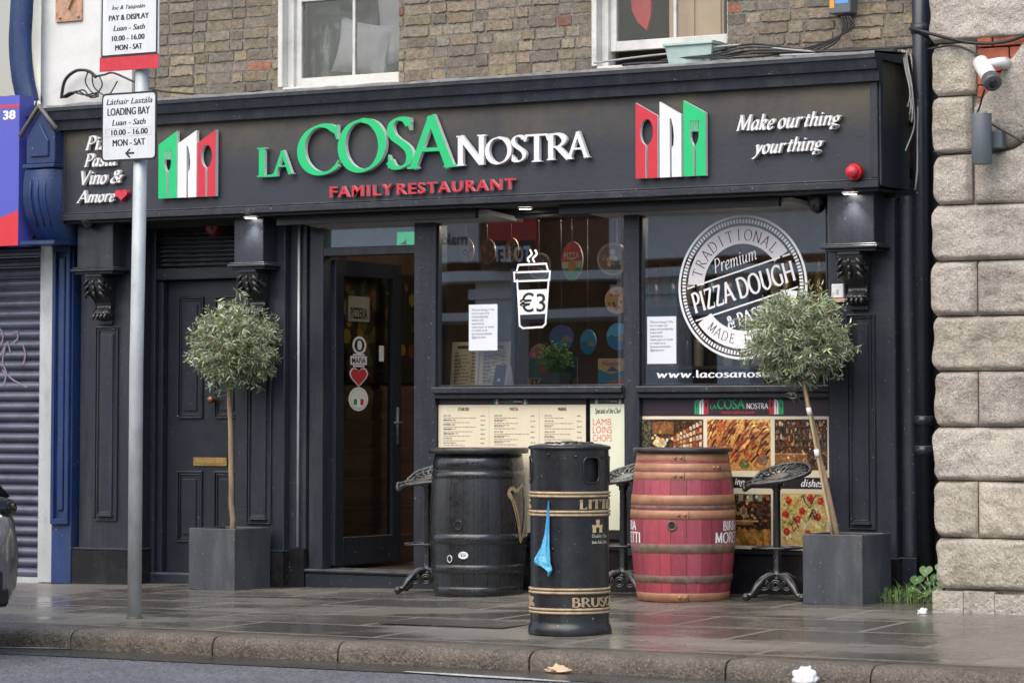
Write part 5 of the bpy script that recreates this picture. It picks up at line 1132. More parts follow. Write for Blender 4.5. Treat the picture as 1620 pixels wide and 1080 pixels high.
# dark pictures on the room walls seen through the doorway
mb = MB(); ZX = lambda y, z, d: (RX0+.03+d, y, z)
mb.box(RX0, RX0+.03, YW+.35, YW+1.55, 1.42, 2.2, (.02, .018, .016))
rk = random.Random(4)
for i in range(60):
    c = rk.choice([(.16, .12, .02), (.12, .03, .01), (.05, .06, .015), (.10, .05, .02), (.02, .02, .02), (.02, .02, .02)]); mb.prism(circ(YW+.4+rk.random()*1.1, 1.47+rk.random()*.68, rk.uniform(.02, .06), 7), ZX, .001+.0001*i, .001+.0001*i, c)
solo(mb, 'food_picture', M['print'], (RX0, YW+1, 1.42), 'dim picture of lemons and pasta on the wall seen through the open glazed door', 'picture')
def room_sign(px0, py0, px1, py1, Y, lab, name, fn):
    a, b = PXZ(px0, py0, Y), PXZ(px1, py1, Y); mb = MB(); fn(mb, a[0], b[1], b[0], a[1], wall(Y)); solo(mb, name, M['print'], ((a[0]+b[0])/2, Y, b[1]), lab, 'sign')
def onleft(px, py):
    d = P(px, py, 1.)-Vector((0, 0, EYE)); t = (RX0+.035)/d.x; q = Vector((0, 0, EYE))+d*t; return q.y, q.z
for (p0, p1, body, bg, ink, lab) in (((548, 438), (599, 424), 'PIZZERIA', None, (.42, .10, .06), 'red PIZZERIA letters high on the wall seen through the open glazed door'), ((548, 508), (582, 470), 'PIZZERIA', (.30, .29, .27), (.02, .02, .02), 'grey tin PIZZERIA sign hung below the red PIZZERIA letters')):
    a, b = onleft(*p0), onleft(*p1); mb = MB(); ZX2 = lambda y, z, d: (RX0+.05+d, y, z)
    if bg:
        mb.box(RX0+.031, RX0+.05, a[0], b[0], a[1], b[1], bg); put_sans(mb, body, a[0]+.03, a[1]+.02, b[0]-.03, a[1]+(b[1]-a[1])*.55, ZX2, d=.001, col=ink, bold=.02)
    else: put_sans(mb, body, a[0], a[1], b[0], b[1], ZX2, d=.001, thick=.015, col=ink, bold=.01)
    solo(mb, 'wall_sign', M['print'], (RX0+.04, a[0], a[1]), lab, 'sign')
def f_n(mb, x0, z0, x1, z1, fr):
    mb.box(x0, x1, RY-.16, RY-.14, z0, z1, (.02, .018, .015)); w, h = x1-x0, z1-z0; f = wall(RY-.16); c = (.42, .32, .17)
    mb.prism([(x0+.03*w, z0+.35*h), (x0+.16*w, z0+.35*h), (x0+.16*w, z1-.05*h), (x0+.03*w, z1-.05*h)], f, .001, .001, c); mb.prism([(x0+.16*w, z1-.05*h), (x0+.30*w, z1-.05*h), (x0+.72*w, z0+.35*h), (x0+.58*w, z0+.35*h)], f, .0012, .0012, c); mb.prism([(x0+.6*w, z0+.35*h), (x0+.72*w, z0+.35*h), (x0+.72*w, z1-.05*h), (x0+.6*w, z1-.05*h)], f, .0014, .0014, c)
    mb.prism([(x0+.02*w, z0+.02*h), (x1-.02*w, z0+.02*h), (x1-.02*w, z0+.13*h), (x0+.02*w, z0+.13*h)], f, .001, .001, (.35, .28, .18)); mb.prism([(x0+.06*w, z0+.15*h), (x1-.1*w, z0+.15*h), (x1-.1*w, z0+.33*h), (x0+.06*w, z0+.33*h)], f, .001, .001, (.22, .03, .02))
room_sign(640, 432, 715, 590, RY-.16, 'dark framed poster with a big cream letter N at the back of the doorway', 'letter_poster', f_n)
# green exit sign behind the transom
a, b = PXZ(628, 390, YW+.5), PXZ(664, 366, YW+.5)
mb = MB().box(a[0], b[0], YW+.5, YW+.53, a[1], b[1]); o = solo(mb, 'exit_sign', M['exitgreen'], ((a[0]+b[0])/2, YW+.5, a[1]), 'lit green exit sign behind the glass above the restaurant door', 'exit sign')
o2 = MB(); w = b[0]-a[0]; h = b[1]-a[1]
o2.prism([(a[0]+w*.1, a[1]+h*.15), (a[0]+w*.45, a[1]+h*.1), (a[0]+w*.40, a[1]+h*.5), (a[0]+w*.30, a[1]+h*.3)], wall(YW+.499), 0, .001, (.8, .8, .8)).box(b[0]-w*.14, b[0]-w*.06, YW+.497, YW+.499, a[1]+h*.15, a[1]+h*.85, (.8, .8, .8))
ORG[o.name] = tuple(o.location); o2.build('pictogram', M['paper'], o)
# blue wall panel and shelf at the back right, steel lamp
solo(MB().box(-9.1, -8.1, RY-.16, RY-.12, 1.6, 2.6, (.02, .06, .18)), 'blue_screen', M['print'], (-8.6, RY-.14, 1.6), 'dark blue panel on the back wall behind the top right of the stamped window', 'panel')
solo(MB().box(-9.2, -8.05, RY-.9, RY-.5, 1.5, 1.85, (.40, .36, .28)).box(-9.2, -8.05, RY-.92, RY-.901, 1.84, 1.87, (.2, .17, .13)), 'back_counter', M['print'], (-8.6, RY-.7, 1.5), 'pale cupboard at the back of the room behind the right window', 'cupboard')
# >>> part four
# ================================================================== STONE BUILDING ON THE RIGHT
sb = thing('stone_building', (-6.5, YST, .1), 'rock faced granite building with rounded blocks and a red brick patch, right of the restaurant', 'stone building')
mb = MB(True); rk = random.Random(31)
rowy = [-190, -103, -18, 68, 152, 244, 324, 413, 500, 587, 675, 760, 850, 931]
zs = [PZ(1500, y, YST) for y in rowy]; xe = -7.20; xend = -2.5
def block(x0, x1, z0, z1, seed, edge):
    nx, nz = max(10, int((x1-x0)/.022)), 17; vs = []; rs_ = random.Random(int(seed*7+3)); g_ = rs_.uniform(.86, 1.12); tone = (g_, g_*rs_.uniform(.975, 1.005), g_*rs_.uniform(.93, 1.0)); chip = [(rs_.uniform(x0, min(x1, x0+.9)), rs_.choice([z0, z1])+rs_.uniform(-.01, .01), rs_.uniform(.02, .06)) for q_ in range(3)]
    for j in range(nz+1):
        for i in range(nx+1):
            u, v = i/nx, j/nz; x = x0+(x1-x0)*u; z = z0+(z1-z0)*v
            eu = min(u*(x1-x0), (1-u)*(x1-x0))/.05; ev = min(v, 1-v)*(z1-z0)/.06
            g = (1-(1-min(1, eu*2.4))**3)*(1-(1-min(1, ev*2.7))**3)
            q = noise.noise((x*4+seed, z*4, seed*3.1))*.026+noise.noise((x*11, z*11, seed))*.014+noise.noise((x*27, z*27, seed))*.006-sum(.022*max(0, 1-hypot(x-a_, z-b_)/r_) for a_, b_, r_ in chip)
            y = YST+.034-.04*g-q*g
            if edge and i < 4: x += (1-i/4)*(.038*(1-min(1, ev*.9))**2+.020*noise.noise((z*7, seed, 0)))
            vs.append((x, y, z))
    m_ = nx+1; mb.add(vs, [(j*m_+i, j*m_+i+1, (j+1)*m_+i+1, (j+1)*m_+i) for j in range(nz) for i in range(nx)], tone)
    L = [vs[j*m_] for j in range(nz+1)]; Lb = [(x0+.06, YST+.5, p[2]) for p in L]
    mid = [(p[0]+.0-.03*sin(pi*j/nz)*(1 if edge else 0), YST+.12, p[2]) for j, p in enumerate(L)]
    k = nz+1; mb.add(L+mid+Lb, [(i, i+1, k+i+1, k+i) for i in range(nz)]+[(k+i, k+i+1, 2*k+i+1, 2*k+i) for i in range(nz)], tone)
patch = []
for r in range(len(zs)-1):
    z1, z0 = zs[r], zs[r+1]; x = xe+rk.uniform(-.012, .012); n = 0
    xs_ = [x, PX(1543+rk.uniform(-5, 6), 500, YST)+rk.uniform(-.01, .01)]
    while xs_[-1] < xend: xs_.append(xs_[-1]+rk.uniform(.5, .75) if r % 2 else xs_[-1]+rk.uniform(.35, .5))
    if r % 2 == 0 and r != 4 : xs_ = [xs_[0]] + [xs_[0]+rk.uniform(.78, .92)+.7*i for i in range(7)]
    for i in range(len(xs_)-1):
        if r in (3, 4, 5) and i >= 1: continue          # brick patch and arch stones stand here
        block(xs_[i]+(.004 if i else 0), xs_[i+1]-.0025, z0+.003, z1-.003, r*7+i, i == 0)
MBs = mb.build('granite_blocks', M['granite'], sb)
MB().box(xe+.05, xend, YST+.06, YST+.5, -.05, zs[0]).build('stone_core', M['granite'], sb)
mb = MB(True)
for i in range(26): mb.box(xe+.0+.19*i, xe+.19*(i+1)-.004, YST-.0-.012*rk.random(), YST+.06, -.1, zs[-1]-.008-.02*rk.random())
mb.build('stone_footing', M['granite'], sb)
# arch stones springing to the right, brick behind
def gx(px, py): return PXZ(px, py, YST)
mb = MB(True)
def facet(poly, seed):
    cx = sum(p[0] for p in poly)/len(poly); cz = sum(p[1] for p in poly)/len(poly); rings = []
    for s, y in ((1., YST+.05), (.965, YST+.012), (.90, YST-.005), (.55, YST-.012)):
        pts = []
        n = len(poly)
        for i in range(n):
            for k in range(5):
                t_ = k/5; x = poly[i][0]+(poly[(i+1) % n][0]-poly[i][0])*t_; z = poly[i][1]+(poly[(i+1) % n][1]-poly[i][1])*t_
                x, z = cx+(x-cx)*s, cz+(z-cz)*s; pts.append((x, y-noise.noise((x*6+seed, z*6, 1))*.02*(s < 1), z))
        rings.append(pts)
    q = len(rings[0]); vs = sum(rings, []); vs.append((cx, YST-.012, cz))
    mb.add(vs, [(r*q+i, r*q+(i+1) % q, (r+1)*q+(i+1) % q, (r+1)*q+i) for r in range(3) for i in range(q)]+[(3*q+i, 3*q+(i+1) % q, len(vs)-1) for i in range(q)])
facet([gx(1536, 246), gx(1537, 172), gx(1618, 62), gx(1760, -40), gx(1760, 120), gx(1600, 232)], 3)
facet([gx(1539, 322), gx(1538, 250), gx(1602, 236), gx(1760, 126), gx(1760, 322)], 5)
mb.build('arch_stones', M['granite'], sb)
mb = MB(); rk = random.Random(2)
for r in range(9):
    z = PZ(1560, 172, YST)-.06+.072*r-.09
    for i in range(8):
        x = PX(1546, 120, YST)-.0+.2*i-(.1 if r % 2 else 0); a = max(x, PX(1546, 120, YST)); b = x+.19
        if b > a+.02: g = rk.uniform(.75, 1.2); mb.box(a, b, YST+.0, YST+.06, z, z+.062)
mb.build('red_brick_patch', M['terra'], sb, bevel=.004)
# ================================================================== BLUE SHOP AND WHITE WALL ON THE LEFT
bl = thing('blue_shop', (-15, 17.3, 0), 'shuttered blue shop with a white wall above it, left of the restaurant', 'shop')
BY = 17.22
MB().box(-17.5, XL-.002, YBR-.03, YBR+.4, 3.42, 5.6).build('white_wall', M['render'], bl)
sh = MB().box(-14.385, -14.205, BY+.03, BY+.3, .0, 2.41)
p = sh.build('pilaster', M['blue'], bl, bevel=.004)
mb = MB()
mb.box(-14.375, -14.345, BY, BY+.029, .42, 2.40).box(-14.245, -14.215, BY, BY+.029, .42, 2.40).box(-14.345, -14.245, BY, BY+.029, .42, .46).box(-14.345, -14.245, BY, BY+.029, 2.36, 2.40).box(-14.32, -14.27, BY+.01, BY+.029, .52, 2.32)
mb.build('panel_moulding', M['blue'], p, bevel=.005)
MB().box(-14.535, -14.387, BY+.06, BY+.3, .0, 2.44).build('steel_jamb', M['galv'], bl, bevel=.004)
mb = MB(True); z = .03
while z < 2.5:
    x0, x1 = -18.5, -14.537
    pr = [(BY+.14, z), (BY+.118, z+.014), (BY+.112, z+.034), (BY+.122, z+.054), (BY+.146, z+.068), (BY+.150, z+.0745)]
    mb.add([(x, y, zz) for x in (x0, x1) for y, zz in pr], [(i, 6+i, 7+i, i+1) for i in range(5)]); z += .0745
rs = mb.build('roller_shutter', M['shutter'], bl)
MB().box(-18.5, -14.537, BY+.10, BY+.14, -.05, .032).build('shutter_rail', M['galv'], bl)
mb = MB()
for pts in (((2, 560), (8, 548), (4, 572), (10, 590), (6, 608)), ((20, 528), (27, 525), (28, 535), (22, 541)), ((36, 545), (40, 560), (37, 575)), ((0, 520), (5, 530), (2, 545)), ((4, 585), (20, 600), (42, 612)), ((12, 540), (16, 556))):
    mb = MB(); c = crom([PXZ(x, y, BY+.11) for x, y in pts], 5); stroke_line(mb, c, .012, wall(BY+.111), .001, (.24, .18, .25)); mb.build('pink_graffiti', M['paper'], rs)
# console bracket, gabled head and fascia remains
cb = MB()
cpx0, cpx1 = PX(48, 300, 17.0), PX(93, 300, 17.0)
n = 14; F_ = []
for i in range(n+1):
    t_ = i/n; zz = 2.42+(2.93-2.42)*t_; F_.append((17.0-.06*(t_)+.05*sin(t_*pi)*-1+.10*(1-t_)**3, zz))
vs = [(x, y, z_) for x in (cpx0, cpx1) for y, z_ in F_]+[(x, BY+.3, z_) for x in (cpx0, cpx1) for y, z_ in F_]; k = n+1
cb.add(vs, [(i, k+i, k+i+1, i+1) for i in range(n)]+[(i, i+1, 2*k+i+1, 2*k+i) for i in range(n)]+[(k+i, 3*k+i, 3*k+i+1, k+i+1) for i in range(n)], smooth=True)
for q in range(3):
    xx = cpx0+(cpx1-cpx0)*(.27+.25*q); cb.tube([(xx, F_[i][0]-.002, F_[i][1]) for i in range(3, n-1)], [.003]+[.010]*(n-6)+[.003], 6)
cb.box(cpx0-.03, cpx1+.02, 16.93, BY+.3, 2.40, 2.425)
c0 = cb.build('console_bracket', M['blue'], bl)
mb = MB(); za = 2.94; zt = PZ(60, 175, 16.95)
xm = (cpx0+cpx1)/2
mb.box(cpx0-.02, cpx1+.01, 16.93, BY+.3, za, za+.03)
mb.prism([(cpx0, za+.031), (cpx1, za+.031), (cpx1, zt-.16), (xm, zt), (cpx0, zt-.16)], wall(16.95), -.4, 0)
mb.prism([(cpx0+.05, za+.08), (cpx1-.05, za+.08), (cpx1-.05, zt-.22), (xm, zt-.09), (cpx0+.05, zt-.22)], wall(16.935), -.014, 0)
mb.build('console_head', M['blue'], bl, bevel=.006)
mb = MB(); mb.tube([(cpx0-.04, 16.93, zt-.18), (xm, 16.93, zt+.03), (cpx1+.03, 16.93, zt-.14)], .018, 6); mb.build('console_capping', M['lead'], bl)
mb = MB(True); pts = [gnd(0, 0)]  # curved blue window casing above
cas = [P(52, -60, 17.4), P(48, 20, 17.4), P(46, 70, 17.4), P(50, 120, 17.4), P(58, 158, 17.4)]
cas = [Vector(c_) for c_ in crom([tuple(q) for q in cas], 5)]
vs = []
for q in cas: vs += [(q.x-.16, 17.43, q.z), (q.x-.16, 17.36, q.z), (q.x-.04, 17.36, q.z), (q.x, 17.39, q.z), (q.x, 17.48, q.z)]
mb.add(vs, [(i*5+j, (i+1)*5+j, (i+1)*5+j+1, i*5+j+1) for i in range(len(cas)-1) for j in range(4)])
mb.build('window_casing', M['blue'], bl)
mb = MB().box(-17, -14.66, 17.41, 17.415, 3.4, 5.4); mb.build('upper_pane', M['glass'], bl)
MB().box(-17.5, -14.7, 17.60, 17.62, 3.42, 5.4).box(-18.5, -14.205, BY+.16, BY+.4, 2.42, 3.42).build('shop_backing', M['soffit'], bl)
SY = 16.96
t = thing('shop_sign', (-15.4, SY, 2.4), 'blue and red shop sign panel numbered 38 at the left edge', 'sign')
s0, s1 = PXZ(-180, 165, SY), PXZ(36, 388, SY); xr = PX(30, 250, SY)
mb = MB().box(-16.2, xr, SY, SY+.16, s1[1], s0[1], (.09, .10, .46)); mb.build('sign_box', M['print'], t)
mb = MB(); zc = PZ(34, 332, SY); zl = PZ(0, 341, SY)
mb.prism([(-16.2, s1[1]), (xr-.001, s1[1]), (xr-.001, zc), (-14.58, zl), (-16.2, zl-.4)], wall(SY), .001, .001, (.62, .035, .05))
zt0 = PZ(28, 165, SY); mb.prism([(-16.2, zt0-.02), (xr-.001, zt0-.022), (xr-.001, zt0-.001), (-16.2, zt0-.001)], wall(SY), .001, .001, (.62, .035, .05))
a, b = PXZ(5, 190, SY), PXZ(25, 174, SY); put_sans(mb, '38', a[0], a[1], b[0], b[1], wall(SY), d=.0015, col=(.8, .8, .8), bold=.04); mb.build('sign_face', M['print'], t)
solo(MB().box(-18, xr+.05, SY+.165, BY+.15, 2.42, 2.45), 'sign_soffit', M['soffit'], (-16, SY+.2, 2.42), 'black underside board behind the number 38 sign', 'board') if False else None
pl = MB().box(*[PX(x, 15, 17.46) for x in (89, 130)], 17.452, 17.469, PZ(110, 34, 17.46), PZ(110, -30, 17.46)); pl.prism([(PX(101, 0, 17.44), PZ(101, -10, 17.44)), (PX(108, 14, 17.44), PZ(108, 16, 17.44)), (PX(119, 0, 17.44), PZ(119, -10, 17.44))], wall(17.44), -.01, .01)
for x, y in ((95, 28), (124, 26)): pl.tube([(PX(x, y, 17.45), 17.453, PZ(x, y, 17.45)), (PX(x, y, 17.45), 17.44, PZ(x, y, 17.45))], .012, 8)
solo(pl, 'wall_plate', M['rust'], (-14.39, 17.46, 4.0), 'rusty square iron plate bolted to the white wall', 'iron plate')
# ================================================================== DOWNPIPE
t = thing('downpipe', (-7.685, 17.38, .1), 'black cast iron downpipe between the restaurant and the granite wall', 'downpipe')
MB(True).tube([(-7.682, 17.38, .22), (-7.682, 17.38, 5.4)], .05, 18).build('pipe', M['paint2'], t)
for zc in (.98, 1.16, 3.55):
    MB(True).lathe([(.050, zc-.03), (.060, zc-.028), (.060, zc+.028), (.050, zc+.03)], -7.682, 17.38, 18).build('collar', M['paint2'], t)
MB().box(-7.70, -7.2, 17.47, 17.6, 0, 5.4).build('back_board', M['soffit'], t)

# ================================================================== SIGN POST AT THE KERB
t = thing('sign_post', (-11.38, 14.40, 0), 'galvanised street post carrying two white parking signs, standing at the kerb', 'sign post')
px_, py_ = -11.415, 14.45
MB(True).tube([(px_, py_, -.02), (px_-.0, py_, 1.5), (px_+.035, py_, 3.75)], .041, 20).build('pole', M['galv'], t)
MB(True).lathe([(.041, .0), (.052, .0), (.05, .012), (.042, .02)], px_, py_, 16).build('base_collar', M['manhole'], t)
PYF = 14.39; sf = wall(PYF-.003)
def rrect(x0, z0, x1, z1, r, n=6):
    return [(x1-r+r*cos(a), z1-r+r*sin(a)) for a in [pi/2*i/n for i in range(n+1)]]+[(x0+r+r*cos(a), z1-r+r*sin(a)) for a in [pi/2+pi/2*i/n for i in range(n+1)]]+[(x0+r+r*cos(a), z0+r+r*sin(a)) for a in [pi+pi/2*i/n for i in range(n+1)]]+[(x1-r+r*cos(a), z0+r+r*sin(a)) for a in [pi*1.5+pi/2*i/n for i in range(n+1)]]
def sgn(px, py): return PXZ(px, py, PYF)
a, b = sgn(160.5, 257), sgn(248.5, 143); x0, z0, x1, z1 = a[0], a[1], b[0], b[1]
sp = MB().prism(rrect(x0, z0, x1, z1, .03), wall(PYF), -.004, 0, back=True).build('sign_plate', M['black'], t)
MB().prism(rrect(x0+.012, z0+.012, x1-.012, z1-.012, .022), sf, -.002, 0).build('sign_face', M['whitesign'], sp)
ink = (.02, .02, .024)
mb = MB()
for body, p0, p1, k in (('Láthair Lastála', (169, 167), (241.5, 153), dict(shear=.25, dbl=.001)), ('LOADING BAY', (171, 184), (237.5, 168), dict(dbl=.0022)), ('Luan - Sath', (178, 199.5), (231, 187), dict(shear=.25, dbl=.0016)), ('10.00 - 16.00', (177, 215), (234, 202.5), dict(dbl=.0022)), ('MON - SAT', (179, 232), (230, 218.5), dict(dbl=.0022))):
    a, b = sgn(*p0), sgn(*p1); dz = .0
    mb = MB(); put_sans(mb, body, a[0], a[1], b[0], b[1], sf, d=.0006, col=ink, **k); mb.build('sign_lettering', M['paper'], sp)
mb = MB()
c0, c1 = sgn(200, 243), sgn(212, 242); zc = (c0[1]+c1[1])/2
stroke_line(mb, [(c0[0], zc), (c1[0], zc)], .012, sf, .0006, ink); stroke_line(mb, [(c0[0]+.026, zc+.022), (c0[0], zc), (c0[0]+.026, zc-.022)], .011, sf, .0008, ink)
a, b = sgn(168, 217.5), sgn(239.5, 200.5)
stroke_line(mb, [(a[0], a[1]), (b[0], a[1]), (b[0], b[1]), (a[0], b[1])], .0022, sf, .0005, (.4, .41, .42), True)
mb.build('sign_arrow', M['paper'], sp)
a, b = sgn(158, 92), sgn(252.5, -40); x0, z0, x1, z1 = a[0], a[1], b[0], b[1]
sp = MB().box(x0, x1, PYF, PYF+.004, z0-.085, z1).build('sign_plate', M['galv'], t)
MB().prism([(x0+.012, z0), (x1-.012, z0), (x1-.012, z1), (x0+.012, z1)], sf, -.002, -.0005).prism([(x0+.001, z0-.084), (x1-.001, z0-.084), (x1-.001, z0), (x0+.001, z0)], sf, -.002, -.0004, (.1, .1, .1)).build('sign_border', M['black'], sp)
MB().prism([(x0+.022, z0+.012), (x1-.022, z0+.012), (x1-.022, z1-.02), (x0+.022, z1-.02)], sf, -.002, 0).build('sign_face', M['whitesign'], sp)
MB().prism([(x0+.001, z0-.084), (x1-.001, z0-.084), (x1-.001, z0-.003), (x0+.001, z0-.003)], sf, -.002, .0002).build('red_band', M['letterred'], sp)
mb = MB()
for body, p0, p1, k in (('Íoc & Taispeáin', (178, 18.5), (230, 4), dict(shear=.25, dbl=.001)), ('PAY & DISPLAY', (173, 34), (236, 20), dict(dbl=.0022)), ('Luan - Sath', (180, 50), (230, 37.5), dict(shear=.25, dbl=.0016)), ('10.00 - 16.00', (178, 66), (229, 53.5), dict(dbl=.0022)), ('MON - SAT', (183, 80.5), (225.5, 68.5), dict(dbl=.0022))):
    a, b = sgn(*p0), sgn(*p1); mb = MB(); put_sans(mb, body, a[0], a[1], b[0], b[1], sf, d=.0008, col=ink, **k); mb.build('sign_lettering', M['paper'], sp)

# ================================================================== LITTER BIN
BX, BYc, BR = -8.545, 14.60, .2185
bz = zg(BX, BYc); vd = Vector((BX, BYc)).normalized(); va = atan2(-vd.y, -vd.x)     # bearing of the camera from the bin
t = thing('litter_bin', (BX, BYc, bz), 'black cast iron litter bin with gold bands and lettering, near the kerb', 'litter bin')
def ang(px, r=64.): return va+math.asin(max(-1, min(1, (px-902)/r)))
prof = [(.225, 0), (.228, .012), (.222, .045), (.216, .052), (.2135, .07), (.2135, .79)]
n = 96; mb = MB(True); mb.lathe(prof, BX, BYc, n, caps=False); mb.v = [(x, y, z+bz) for x, y, z in mb.v]
ops = [ang(938), ang(938)+radians(62), ang(938)+radians(180), ang(938)+radians(242)]
zz = [.79, .81, .825, .84, .88, .92, .94, .955, .975, 1.0, 1.012]; hw = radians(13.5)
vs = []; 
aa = [2*pi*k/n for k in range(n)]
def hole(a, z):
    for o in ops:
        d_ = (a-o+pi) % (2*pi)-pi; u = abs(d_)/hw; v = abs(z-.882)/.068
        if (u**4+v**4) < 1: return True
    return False
cell = [z for z in [.79+.0104*i for i in range(21)]]
for z in cell: vs += [(BX+.2135*cos(a), BYc+.2135*sin(a), z+bz) for a in aa]
fs = []
for j in range(len(cell)-1):
    for k in range(n):
        if not hole(aa[k]+pi/n, cell[j]+.0055): fs.append((j*n+k, j*n+(k+1) % n, (j+1)*n+(k+1) % n, (j+1)*n+k))
mb.add(vs, fs); mb.build('bin_body', M['binpaint'], t)
mb = MB(True); mb.lathe([(.19, .70), (.19, .99)], BX, BYc, 40); mb.v = [(x, y, z+bz) for x, y, z in mb.v]; mb.build('bin_liner', M['soffit'], t)
for o in ops:
    mb = MB(); pts = []
    for i in range(32):
        w = 2*pi*i/32; cu = abs(cos(w))**.5*(1 if cos(w) > 0 else -1); sv = abs(sin(w))**.5*(1 if sin(w) > 0 else -1)
        a = o+cu*hw; pts.append((BX+.2145*cos(a), BYc+.2145*sin(a), bz+.882+sv*.069))
    mb.tube(pts, .0065, 6, close=True); mb.build('opening_rim', M['binpaint'], t)
mb = MB(True); mb.lathe([(.2135, .990), (.224, .994), (.226, 1.006), (.215, 1.012), (.17, 1.021), (.09, 1.028), (.05, 1.031), (.045, 1.036), (.0, 1.038)], BX, BYc, 56); mb.v = [(x, y, z+bz) for x, y, z in mb.v]
for k in range(16):
    a = 2*pi*k/16; mb.ball((BX+.12*cos(a), BYc+.12*sin(a), bz+1.026), .012, 6, sc=(1.3, 1.3, .6))
mb.build('bin_lid', M['binpaint'], t)
for zc in (.7505, .650, .2345, .128):
    mb = MB(True)
    for dz in (-.009, .009): mb.tube([(BX+.2165*cos(a), BYc+.2165*sin(a), bz+zc+dz) for a in aa], .0075, 8, close=True)
    mb.build('gold_band', M['gold'], t)
CYL = lambda cx, cy, r, a0: (lambda x, z, d: (cx+(r+d)*cos(a0+x/r), cy+(r+d)*sin(a0+x/r), z))
slb = dict(thick=.2, thin=.11, nib=radians(6), slab=.13, foot=1.0)
def wrap(word, a_start, width, z0, z1, par, m, nm, r=.2135):
    mb = MB(); f = CYL(BX, BYc, r, a_start); put_pen(mb, word, 0, bz+z0, width, bz+z1, f, d=.006, relief=.006, step=.0002, **slb); mb.build(nm, m, par)
wrap('LITTER', ang(918), .30, .672, .727, t, M['gold'], 'raised_lettering'); wrap('BRUSCAR', ang(905.5), .40, .150, .203, t, M['gold'], 'raised_lettering')
wrap('BRUSCAR', ang(845.5)-.40/.2135, .40, .150, .203, t, M['gold'], 'raised_lettering'); wrap('LITTER', ang(852)-.5-.30/.2135, .30, .672, .727, t, M['gold'], 'raised_lettering')
mb = MB(); f = CYL(BX, BYc, .2135, ang(938))
def tower(x, z, w, h):
    mb.prism([(x-w, z), (x+w, z), (x+w*.8, z+h*.55), (x+w*1.15, z+h*.6), (x+w*1.15, z+h), (x+w*.7, z+h), (x+w*.7, z+h*.85), (x+w*.25, z+h*.85), (x+w*.25, z+h), (x-w*.25, z+h), (x-w*.25, z+h*.85), (x-w*.7, z+h*.85), (x-w*.7, z+h), (x-w*1.15, z+h), (x-w*1.15, z+h*.6), (x-w*.8, z+h*.55)], f, 0, .002, (.62, .47, .26))
tower(.016, bz+.547, .012, .042); tower(.065, bz+.547, .012, .042); tower(.042, bz+.575, .012, .042)
put_sans(mb, 'Dublin City', 0, bz+.515, .125, bz+.538, f, d=.002, col=(.66, .62, .50)); put_sans(mb, 'Baile Átha Cliath', 0, bz+.488, .125, bz+.508, f, d=.002, col=(.66, .62, .50), bold=.01)
mb.build('city_emblem', M['paper'], t)
mb = MB()
for px, z in ((868, .965), (912, .955), (955, .95), (858, .5), (875, .46)):
    a = ang(px); mb.tube([(BX+.2135*cos(a), BYc+.2135*sin(a), bz+z), (BX+.2185*cos(a), BYc+.2185*sin(a), bz+z)], .008, 8)
a = va-radians(32)
mb.box(0, 0, 0, 0, 0, 0) if False else None
mb.build('rivet', M['binpaint'], t)
# blue polythene strip knotted to the bin
rows_ = [(797, 869, 870, .0), (812, 868, 871, .006), (832, 866.5, 871.5, .010), (850, 864, 871.5, .014), (868, 859.5, 872, .022), (884, 852, 873, .034), (891, 850.5, 874, .040), (897, 852, 876, .036), (904, 868, 876.5, .022), (911, 870, 873, .012)]
mb = MB(); vs = []; m_ = 13
for j, (py, xl, xr_, o) in enumerate(rows_):
    for i in range(m_):
        u = i/(m_-1); a = ang(xl+(xr_-xl)*u); r = .222+o*(.4+.6*sin(pi*u))+.010*noise.noise((u*6, j*1.3, 2))*(1+j*.15)+.004*(i % 2); vs.append((BX+r*cos(a), BYc+r*sin(a), bz+(1005-py)*.003477-.004+.008*sin(u*5+j)*(j > 4)))
mb.add(vs, [(j*m_+i, j*m_+i+1, (j+1)*m_+i+1, (j+1)*m_+i) for j in range(len(rows_)-1) for i in range(m_-1)])
solo(mb, 'plastic_strip', M['bluebag'], (BX, BYc-.22, bz+.35), 'torn light blue polythene strip hanging from the upper gold band of the litter bin', 'plastic bag')

# ================================================================== BARRELS
def barrel(cx, cy, r0, r1, H, base, seam, seed, n=24):
    mb = MB(True); RR = lambda z: r0+(r1-r0)*(1-(2*z/H-1)**2)**.95*.98; rk = random.Random(seed)
    fr_ = (0., .012, .25, .5, .75, .988); k = len(fr_); wd = [rk.uniform(.75, 1.3) for i in range(n)]; tot = sum(wd); A_ = []; x = 0
    for w in wd:
        A_ += [(x+w*f_)/tot*2*pi for f_ in fr_]; x += w
    K = len(A_); vs = []; m_ = 25
    jog = [[rk.uniform(-.0012, .0012) for j in range(2)] for i in range(n)]
    for i in range(m_):
        z = H*i/(m_-1)
        for q, a in enumerate(A_):
            r = RR(z)+(-.004 if q % k == 0 else jog[q//k][0]*(1-i/m_)+jog[q//k][1]*i/m_); vs.append((cx+r*cos(a), cy+r*sin(a), z))
    for q in range(K):
        st = q//k; rr = random.Random(seed*100+st); g = rr.uniform(.78, 1.2); c = tuple(min(1, v*g*rr.uniform(.93, 1.07)) for v in base)
        if q % k in (0, 5): c = seam
        o = [vs[i*K+q] for i in range(m_)]+[vs[i*K+(q+1) % K] for i in range(m_)]
        mb.add(o, [(i, m_+i, m_+i+1, i+1) for i in range(m_-1)], c, q % k not in (0, 5))
    mb.add(vs[-K:], [tuple(range(K))], seam); mb.add(vs[:K], [tuple(range(K))], seam)
    return mb, RR
